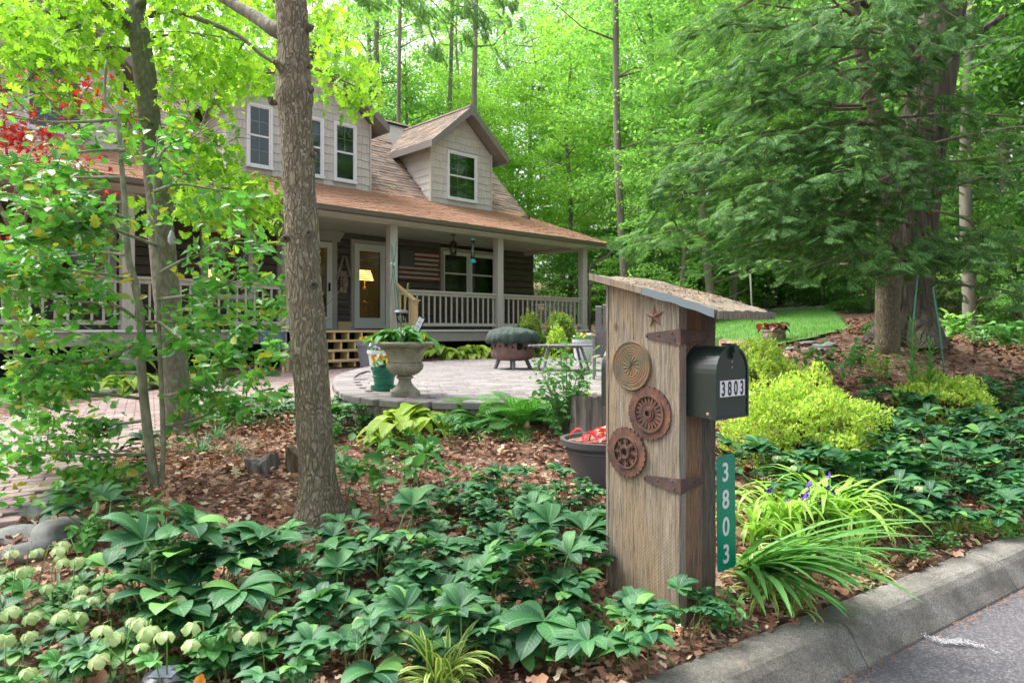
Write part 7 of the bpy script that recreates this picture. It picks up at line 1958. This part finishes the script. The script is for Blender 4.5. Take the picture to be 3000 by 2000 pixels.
# purple flowers in the lime clump
m_pur = plain('violet_petal', (.09, .015, .32), .6)
fm = MB()
for k in range(3):
    a = k * 2.1; d = Vector((math.cos(a), math.sin(a), .3)); fm.ribbon([Vector((0, 0, 0)), d * .011, d * .02], [.003, .009, .003], Vector((-math.sin(a), math.cos(a), 0)))
fme = fm.mesh('flower', True); fme.materials.append(m_pur)
q = gnd(2400, 1545); spd = thing('spiderwort', 'spiderwort stems with small violet flowers in the lime daylily', 'flower', (q.x, q.y, q.z))
for (px, py) in ((2255, 1437), (2370, 1420), (2362, 1450), (2345, 1455), (2340, 1480), (2430, 1395), (2425, 1430), (2395, 1460), (2410, 1465), (2375, 1505), (2340, 1525), (2405, 1500), (2418, 1520), (2375, 1545), (2315, 1470), (2330, 1550), (2445, 1440)):
    w = at(px, py, q.y - .34 + random.uniform(-.1, .1)) - q
    m_ = MB(); m_.tube([(w.x * .4, w.y * .3, 0), (w.x * .8, w.y * .8, w.z * .6), tuple(w)], [.003, .0025, .0015], 5); m_.build('stalk', M['stem'], spd)
    for j in range(3):
        o = bpy.data.objects.new('flower', fme); C.objects.link(o); o.parent = spd; o.matrix_local = Matrix.Translation(w + Vector((random.gauss(0, .01), random.gauss(0, .01), random.gauss(0, .008)))) @ Matrix.Rotation(random.uniform(0, 6), 4, 'Z') @ Matrix.Rotation(random.uniform(.2, 1.3), 4, 'X')
# hostas
def broad(L_, w, lean, mat, seed=0):
    r_ = random.Random(seed); m_ = MB(); m_.mi = 1; h = L_ * .9; p1 = Vector((0, h * math.sin(lean), h * math.cos(lean))); m_.tube([(0, 0, 0), p1 * .5 + Vector((0, 0, .01)), p1], [.004, .0035, .003], 5); m_.mi = 0
    cl_ = []; ws_ = []; n = 7
    for k in range(n + 1):
        t = k / n; cl_.append(p1 + Vector((0, L_ * t, L_ * (.25 * t - .65 * t * t)))); ws_.append(w * (math.sin(PI * min(1, t ** .75 * .96 + .02)) if 0 < t < 1 else (.25 if t == 0 else .02)))
    m_.ribbon(cl_, ws_, (1, 0, 0), fold=.3, segs_w=4); me = m_.mesh('leaf', True); me.materials.append(mat); me.materials.append(M['stem']); return me
B_host = [broad(.17, .055, l_, M['hosta'], i) for i, l_ in enumerate((.1, .3, .5, .7, .9))]
B_green = [broad(.13, .035, l_, M['green_leaf'], i) for i, l_ in enumerate((.1, .3, .5, .7, .9))]
for px, py, s, lb in ((1170, 1285, 1.0, 'golden hosta leftmost in front of the patio wall'), (1225, 1262, 1.1, 'large golden hosta below the stone urn'), (1285, 1270, 1.0, 'golden hosta with upright leaf right of the urn base'), (1110, 1310, .6, 'small golden hosta on the mulch near the trunk'),
                      (1745, 1215, .8, 'golden hosta behind the grey log stump')):
    q = gnd(px, py); s *= 1.25; plant('hosta', lb, 'plant', q, B_host, 16, (-.2, .3), (.7 * s, 1.2 * s))
def pl(px, py, D, z, name, label, meshes, n, s, group=None, tilt=(-.1, .4), cat='plant', jit=.02):
    q = at(px, py, D); q.z = (tz(q.x, q.y) if z is None else z); return plant(name, label, cat, q, meshes, n, tilt, (.7 * s, 1.2 * s), group, jit=jit)
for i, (px, D, s) in enumerate(((1290, 15.0, 1.6), (1340, 15.1, 1.4), (1390, 15.3, 1.6), (1430, 15.4, 1.5), (1480, 15.8, 1.4), (1650, 15.9, 1.7))):
    pl(px, 1000, D, PZ - .02, 'hosta', 'lime hosta mound at the back edge of the patio before the porch skirt', B_host, 20, s, 'lime hostas behind the patio', cat='plant')
for px, D, s, lb in ((1380, 15.6, 1.9, 'green leafy plant left of the fire pit under the porch rail'), (1420, 15.8, 1.7, 'leafy green plant just behind the fire pit cover')): pl(px, 1000, D, PZ, 'leafy_plant', lb, B_green, 22, s)
for i, px in enumerate((230, 275, 320, 365, 405)):
    pl(px, 1170, 9.6 + i * .15, None, 'hosta', 'lime hosta in the bed between the brick walk and the porch', B_host, 16, 1.3, 'lime hostas beside the brick walk')
pl(548, 1050, 11.2, None, 'hosta', 'bright yellow shrub seen between the holly leaves below the porch rail', B_host, 24, 1.7)
# yellow green mounds
def mound(name, label, loc, rx, ry, h, n, leafm, size, twigs=True, tmpl=OVAL, seed=0, hollow=.0, cat='shrub', group=None):
    t = thing(name, label, cat, loc, 0, group)
    u = rng.normal(size=(n, 3)); u[:, 2] = np.abs(u[:, 2]) - .1; u = unit(u)
    lump = np.array([mnoise.noise(Vector((a * 2.2 + seed, b * 2.2, c * 2.2))) * .30 + mnoise.noise(Vector((a * 6 + seed, b * 6, c * 6))) * .20 for a, b, c in u])
    r = (1 + lump) * (1 - np.abs(rng.normal(size=n)) * .12)
    P = u * r[:, None] * np.array([rx, ry, h])
    hole = np.array([mnoise.noise(Vector((a * 4 + seed, b * 4, c * 4 + 5))) for a, b, c in u]); keep = ~((hole > .16) & (u[:, 2] < .6))
    P = P[keep]; un = u[keep]; P[:, 2] = np.maximum(P[:, 2], .02)
    d = un * .5 + rng.normal(size=P.shape) * .55; d[:, 2] += .5
    o = mobj('foliage', cloud_mesh('foliage', tmpl, P, frames(d, un * .8 + rng.normal(size=P.shape) * .4), size * rng.uniform(.6, 1.3, len(P))), leafm, t); o['kind'] = 'stuff'
    if twigs:
        m_ = MB()
        for _ in range(260):
            a = random.uniform(0, 6.28); e = math.acos(random.uniform(0, 1)); d = Vector((math.cos(a) * math.sin(e) * rx, math.sin(a) * math.sin(e) * ry, math.cos(e) * h)) * random.uniform(.7, .98)
            m_.tube([(random.gauss(0, .04), random.gauss(0, .04), 0), tuple(d * .5 + Vector((random.gauss(0, .03), random.gauss(0, .03), .02))), tuple(d)], [.004, .0025, .001], 4, cap=False)
        o = m_.build('twigs', plain('reddish_twig', (.10, .05, .03), .9) if 'reddish_twig' not in bpy.data.materials else bpy.data.materials['reddish_twig'], t); o['kind'] = 'stuff'
    return t
def mo(px0, px1, pyt, pyb, D, name, label, leafm, n, size, depth=.9, seed=0, **k):
    c = at((px0 + px1) / 2, pyb, D); zb = tz(c.x, c.y); w = (px1 - px0) / 2 / 2000 * D; zt = EYE - (pyt - 965) / 2000 * (D)
    return mound(name, label, (c.x, c.y, zb - .02), w * .95, w * depth, max(.15, (zt - zb) * .93), n, leafm, size, seed=seed, **k)
mo(2105, 2590, 1085, 1360, 5.5, 'golden_shrub', 'large golden leaved spirea mound right of the mailbox', M['spirea'], 19000, .033, .8, 1)
mo(2090, 2355, 992, 1120, 7.3, 'golden_shrub', 'smaller golden shrub behind the mailbox roof toward the lawn', M['spirea'], 10000, .036, .8, 5)
mo(2610, 2915, 1088, 1270, 6.9, 'golden_shrub', 'golden shrub at the right with brown twigs showing', M['spirea'], 7500, .036, .8, 9)
M['nandina'] = leaf_mat('nandina_leaf', (.13, .27, .05), (.26, .42, .09), .35, .5, c3=(.45, .22, .08))
mo(1500, 1600, 915, 985, 15.8, 'nandina', 'bushy nandina with reddish tips left of two before the porch rail', M['nandina'], 4500, .07, .8, 3)
mo(1590, 1690, 908, 985, 15.9, 'nandina', 'bushy nandina right of two before the porch rail', M['nandina'], 4500, .07, .8, 7)
mo(1590, 1670, 958, 1010, 15.2, 'golden_shrub', 'small golden mound in front of the nandinas', M['spirea'], 2500, .06, .8, 11)
mo(2760, 2960, 1480 - 20, 1540, 5.0, 'ground_sedum', 'small round leaved light green mat at the kerb edge on the right', leaf_mat('sedum', (.16, .38, .08), (.26, .50, .12), .3, .5), 2200, .022, .7, 4, twigs=False) if False else None
q = gnd(2890, 1545); mound('sedum_mat', 'small round leaved light green mat at the kerb edge on the right', (q.x, q.y, q.z), .24, .2, .07, 2200, leaf_mat('sedum', (.14, .36, .07), (.24, .48, .11), .3, .5), .026, False, OVAL, 4, cat='plant')
mo(200, 440, 1060, 1140, 10.8, 'porch_shrub', 'dark green shrub under the left part of the porch', M['shrub'], 4000, .06, .6, 13); mo(20, 200, 1080, 1170, 9.6, 'porch_shrub', 'dark shrub at the left edge below the porch rail', M['shrub'], 4000, .06, .6, 15)
mo(2530, 2620, 940, 1010, 10.5, 'lawn_edge_shrub', 'small leafy shrub at the right end of the lawn by the massive tree', M['shrub'], 2400, .05, .8, 17)
mo(2420, 2560, 880, 930, 24, 'lawn_edge_shrub', 'low pale shrub beyond the far edge of the lawn', M['far'], 2400, .12, .8, 19)
# ferns
def frond(L_, lean, seed=0):
    m_ = MB(); p = Vector((0, 0, 0)); a = lean; n = 20; pts_ = [p.copy()]
    for k in range(n): a += 1.1 / n * (1 + k / n); p = p + Vector((0, math.sin(a), math.cos(a))) * (L_ / n); pts_.append(p.copy())
    m_.tube(pts_[::4], [.002] * len(pts_[::4]), 4, cap=False)
    for k in range(3, n + 1):
        t = k / n; w = L_ * .30 * math.sin(PI * min(1, (t - .08) * 1.02)) ** .8 + .006; d = (pts_[k] - pts_[k - 1]).normalized()
        for s_ in (-1, 1):
            e = Vector((s_, 0, 0)) * w + d * w * .45 + Vector((0, 0, -.15 * w)); q = pts_[k]
            m_.ribbon([q, q + e * .5 + Vector((0, 0, .01 * w)), q + e], [.0032, .0038, .001], tuple(d), segs_w=1)
            for j in (.3, .55, .78):
                for z_ in (-1, 1): u_ = d * z_ * w * .12; c = q + e * j; m_.add([c, c + u_ + e * .04, c + u_ * 1.3 + e * .12, c + e * .1], [(0, 1, 2, 3)])
    me = m_.mesh('frond'); me.materials.append(M['fern']); return me
FR_ = [frond(.34, l_, i) for i, l_ in enumerate((.05, .25, .5, .75))]
for px_, py_, n_p, s_p, lb in ((1060, 1275, 9, .6, 'hellebore at the right foot of the near trunk'), (1330, 1300, 9, .6, 'hellebore on the mulch in front of the ferns'), (1460, 1290, 8, .5, 'low hellebore on the mulch below the right fern'), (1190, 1320, 8, .5, 'low hellebore between the hostas and the green clump')):
    hell(px_, py_, s_p, n_p, lb, None, 0, True)
for px, py, s, lb in ((1400, 1245, .95, 'feathery fern left of two in front of the patio edge'), (1520, 1255, 1.0, 'feathery fern right of two in front of the patio edge'), (1580, 1235, .7, 'small fern at the edge of the leafy shrub'), (1330, 1255, .5, 'small fern sprig behind the hosta')):
    q = gnd(px, py); s *= 1.25; plant('fern', lb, 'fern', q, FR_, 26, (-.2, .35), (.7 * s, 1.1 * s), child='frond')
sp(1520, 1215, S_thin, 30, 'thin yellow green grass tuft between the ferns', .8, 'grass_tuft')
# small leafy shrub with round leaves
q = gnd(1660, 1285); sh = thing('round_leaf_shrub', 'airy young shrub with small round leaves in front of the patio', 'shrub', q); PP = []
for (x, y) in ((1565, 1050), (1600, 1070), (1640, 1010), (1660, 1020), (1700, 1060), (1730, 1040), (1620, 1130), (1700, 1150), (1580, 1130), (1720, 1110), (1670, 1090)):
    e = at(x, y, q.y + random.uniform(-.25, .25)); ps = bend([q, q.lerp(e, .5) + Vector((0, 0, .05)), e], 5)
    m_ = MB(); m_.tube([p - q for p in ps], lerp_list([.007, .002], len(ps)), 5); m_.build('stem', M['twig'], sh); PP.append(along_pts(ps, 62, .042, .12))
leaves_obj('leaves', OVAL, np.concatenate(PP), .062, M['shrub'], sh, org=q, nobj=60, droop=.0)
# twiggy weeds at the right: dogwood like seedlings and tall lilies
def lily(px, pyb, pyt, D, label, s=1.0):
    b = at(px, pyb, D); b.z = tz(b.x, b.y); zt = EYE - (pyt - 965) / 2000 * D; h = zt - b.z; t = thing('tall_lily', label, 'plant', b)
    m_ = MB(); m_.tube([(0, 0, 0), (.01, 0, h * .5), (0, 0, h)], [.008, .007, .004], 6); m_.build('stem', M['stem'], t)
    me = strap('leaf', .22 * s, .010, .9, .7, M['strap'])
    for i in range(70):
        f_ = .35 + .65 * (i / 70); o = bpy.data.objects.new('leaf', me); C.objects.link(o); o.parent = t; s_ = (1.15 - .55 * f_) * random.uniform(.8, 1.1)
        o.matrix_local = Matrix.Translation((0, 0, h * f_)) @ Matrix.Rotation(i * 2.4, 4, 'Z') @ Matrix.Rotation(random.uniform(-.1, .25) + (f_ > .9) * .5, 4, 'X') @ Matrix.Diagonal((s_, s_, s_, 1))
lily(2672, 1130, 950, 6.9, 'taller spiky lily in front of the massive trunk', 1.1); lily(2725, 1120, 1010, 6.9, 'shorter spiky lily beside the green stake', .95)
def weed(px, py, h, label, mat='shrub', n=90, size=.06, name='seedling', D=None, nst=5):
    q = gnd(px, py) if D is None else at(px, py, D)
    if D is not None: q.z = tz(q.x, q.y)
    t = thing(name, label, 'plant', q); PP = []
    for k in range(nst):
        e = q + Vector((random.gauss(0, h * .35), random.gauss(0, h * .35), h * random.uniform(.7, 1))); ps = bend([q, q.lerp(e, .5) + Vector((0, 0, .1 * h)), e], 4); m_ = MB(); m_.tube([p - q for p in ps], lerp_list([.004, .0015], len(ps)), 4); m_.build('stem', M['twig'], t); PP.append(along_pts(ps, n // nst, .03, .25))
    leaves_obj('leaves', OVAL, np.concatenate(PP), size, M[mat], t, org=q, up=.9, droop=.0)
weed(2450, 1115, .55, 'reddish stemmed leafy plant on the bark between the golden shrubs', D=7.6, size=.10, n=110); weed(2490, 1090, .4, 'low leafy plant beside the reddish stemmed one', D=8.2, size=.09)
weed(2560, 1110, .35, 'pale budded plant in front of the massive trunk', mat='hosta', D=7.8, size=.05, n=130); weed(2600, 1095, .35, 'second pale budded plant near the stakes', mat='far', D=7.9, size=.05, n=120)
weed(1010, 1500, .5, 'thin sapling with large oval leaves right of the near trunk', D=None, size=.10, n=40, nst=3); weed(1110, 1520, .55, 'leafy seedling with broad leaves right of the near trunk', size=.11, n=60, nst=4); weed(1210, 1440, .35, 'pale woolly leaved seedling on the mulch', mat='green_leaf', size=.06, n=80)
weed(1240, 1330, .10, 'woolly silver seedling below the hostas', mat='green_leaf', size=.04, n=60); weed(1500, 1290, .08, 'tiny seedling on the mulch', mat='green_leaf', size=.03, n=20)
weed(1150, 1325, .12, 'grey green creeping plant by the drip hose', mat='green_leaf', size=.035, n=160, nst=9); weed(1090, 1310, .12, 'grey green creeping plant nearest the trunk', mat='green_leaf', size=.035, n=160, nst=9); weed(980, 1300, .18, 'leafy seedling hugging the near trunk', mat='green_leaf', size=.06, n=90)
weed(2120, 1850, .16, 'low vinca like sprigs at the kerb beside the post', size=.035, n=220, nst=12); weed(2040, 1990, .12, 'low sprigs between the post and the kerb end', size=.035, n=160, nst=10); weed(2680, 1640, .1, 'low sprigs on the kerb litter at the right', size=.035, n=140, nst=10); weed(2760, 1600, .12, 'low sprigs under the striped tuft on the right', size=.035, n=140, nst=10)
weed(420, 1560, .22, 'yellow green holly seedling at the foot of the stems', size=.06, n=70); weed(250, 1640, .2, 'seedling in the litter behind the big hellebore', mat='green_leaf', size=.06, n=80); weed(2880, 1060, .3, 'leafy plant in the shaded litter at the right', D=11, size=.10); weed(2790, 1000, .5, 'yellow green leafy plant right of the massive trunk', mat='far', D=11.5, size=.16, n=90); weed(2950, 990, .5, 'leafy plant at the shaded right edge', D=12, size=.16, n=120)
# dandelion like weeds with toothed leaves
TOOTH = fan_leaf(sym([(0, 0), (.02, .1), (.07, .16), (.03, .22), (.09, .32), (.04, .38), (.12, .5), (.06, .56), (.14, .7), (.08, .76), (.12, .88), (0, 1)]), cz=-.02, tip=-.15)
tv, tt, tuv = TOOTH; tm_ = np_mesh('leaf', tv, tt, tuv); tm_.materials.append(M['green_leaf'])
for px, py, lb, s in ((1700, 1960, 'toothed dandelion rosette left of the mailbox post foot', .24), (1600, 1940, 'smaller toothed rosette beside the leaf litter', .18), (1830, 1880, 'tall toothed weed touching the post foot', .24)):
    q = gnd(px, py); t = thing('dandelion', lb, 'weed', q)
    for i in range(11):
        o = bpy.data.objects.new('leaf', tm_); C.objects.link(o); o.parent = t; s_ = s * random.uniform(.7, 1.1); o.matrix_local = Matrix.Rotation(i * 2.4, 4, 'Z') @ Matrix.Rotation(random.uniform(.35, 1.2), 4, 'X') @ Matrix.Diagonal((s_, s_, s_, 1))
# potted plants
def pansies(loc, r, n, label, cols, h=.1, group=None, foliage=True):
    t = thing('pansies', label, 'flowers', loc, 0, group); pm_ = MB()
    for k in range(5):
        a = PI / 2 + k * 2 * PI / 5; c = Vector((.011 * math.cos(a), 0, .011 * math.sin(a))); pm_.v.append(tuple(c)); b = len(pm_.v) - 1
        for j in range(8): an = 2 * PI * j / 8; pm_.v.append((c.x + .0115 * math.cos(an), -.001 * k + .002, c.z + .0115 * math.sin(an)))
        for j in range(8): pm_.face((b, b + 1 + j, b + 1 + (j + 1) % 8))
    for c_ in cols:
        me = pm_.mesh('blossom'); me.materials.append(c_)
        for i in range(n // len(cols)):
            a = random.uniform(0, 6.28); q = r * math.sqrt(random.random()); o = bpy.data.objects.new('blossom', me); C.objects.link(o); o.parent = t
            s_ = random.uniform(.8, 1.3); o.matrix_local = Matrix.Translation((q * math.cos(a), q * math.sin(a) - .02, h * random.uniform(.6, 1.15))) @ Matrix.Rotation(random.uniform(-.9, .9), 4, 'Z') @ Matrix.Rotation(-random.uniform(.1, .7), 4, 'X') @ Matrix.Diagonal((s_, s_, s_, 1))
    if foliage:
        P = rng.normal(size=(420, 3)) * np.array([r * .45, r * .45, h * .3]) + np.array([0, 0, h * .5]); o = mobj('foliage', cloud_mesh('foliage', OVAL, P, gauss_frames(len(P), .8, 0), rng.uniform(.02, .05, len(P))), M['green_leaf'], t); o['kind'] = 'stuff'
    return t
m_yel = plain('yellow_petal', (.80, .50, .02), .6); m_whp = plain('white_petal', (.75, .75, .78), .6); m_vio = plain('purple_petal', (.10, .02, .22), .6); m_orp = plain('orange_petal', (.7, .25, .02), .6)
pansies(BP + Vector((0, 0, bph)), .2, 22, 'yellow pansies in the tall blue grey pot', [m_yel], .12)
pansies(WP + Vector((0, 0, wph)), .14, 30, 'white and purple pansies in the small white pot', [m_vio, m_whp, m_vio], .10)
pansies(GP + Vector((0, 0, gph)), .12, 40, 'purple, white and rusty pansies in the teal green pot', [m_whp, m_vio, m_orp, m_yel], .12)
pansies(LP + Vector((0, 0, lph)), .2, 24, 'yellow and white pansies in the pale glazed planter', [m_yel, m_whp, m_yel], .15)
q = UB + Vector((.08, -.06, .50)); pansies(q + Vector((.1, 0, 0)), .05, 4, 'yellow pansies at the right side of the urn planting', [m_yel], .06, foliage=False)
plant('urn_planting', 'bright leafy green planting filling the stone urn', 'plant', UB + Vector((-.02, 0, .46)), B_green, 80, (-.3, .4), (.95, 1.5), jit=.06)
q = UB + Vector((-.06, 0, .48)); gs = thing('grass_stalk', 'tall thin flowering grass stalk rising from the urn', 'plant', q)
m_ = MB(); a = at(1195, 835, q.y) - q; m_.tube([(0, 0, 0), tuple(a * .6 + Vector((.01, 0, 0))), tuple(a)], [.002, .0018, .0012], 5)
for i in range(24): f_ = .78 + .25 * i / 24; p = a * f_ + Vector((random.gauss(0, .006), 0, 0)); m_.add([p, p + Vector((.005, 0, .006)), p + Vector((0, .002, .014)), p + Vector((-.005, 0, .006))], [(0, 1, 2, 3)])
m_.build('stalk', plain('dry_grass', (.35, .36, .14), .8), gs)
pansies(BS + Vector((0, 0, .376 + .36)), .2, 10, 'trailing green plant with small pink flowers in the blue glazed pot', [plain('pink_petal', (.6, .15, .12), .6)], .13)
m_red = leaf_mat('red_caladium', (.55, .01, .015), (.75, .03, .04), .4, .4); m_pink = leaf_mat('pink_caladium', (.55, .12, .14), (.75, .40, .38), .4, .4, vein=(.6, .02, .04))
Bp = [broad(.10, .04, l_, m_red, i) for i, l_ in enumerate((.2, .6))]; Bq = [broad(.10, .045, l_, m_pink, i) for i, l_ in enumerate((.1, .5, .8))]
plant('caladium', 'pink and white caladium with red veins in the large planter', 'plant', BG + Vector((.06, 0, bigh)), Bq, 16, (-.1, .4), (.7, 1.1), jit=.03); plant('caladium', 'bright red caladium leaves at the left of the large planter', 'plant', BG + Vector((-.08, -.02, bigh + .02)), Bp, 5, (-.1, .5), (.7, 1.0), jit=.02)
weed(1690, 1330, .03, 'x') if False else None
m_beg = leaf_mat('dark_begonia', (.05, .012, .012), (.16, .03, .025), .25, .3, c3=(.10, .13, .08)); Bb = [broad(.13, .075, l_, m_beg, i) for i, l_ in enumerate((.1, .5, .8))]
plant('begonia', 'dark red begonia in the round stone planter', 'plant', SP + Vector((0, 0, .21)), Bb, 26, (-.1, .4), (.7, 1.15), jit=.04)
# orange flower near the solar light
q = at(590, 1990, 2.5); fl_ = pansies(q, .01, 2, 'tiny orange flower at the bottom edge beside the solar light', [m_orp], .0, foliage=False)
nobj = len(scene.objects); print('objects', nobj)
for n_ in ('Cube',):
    pass
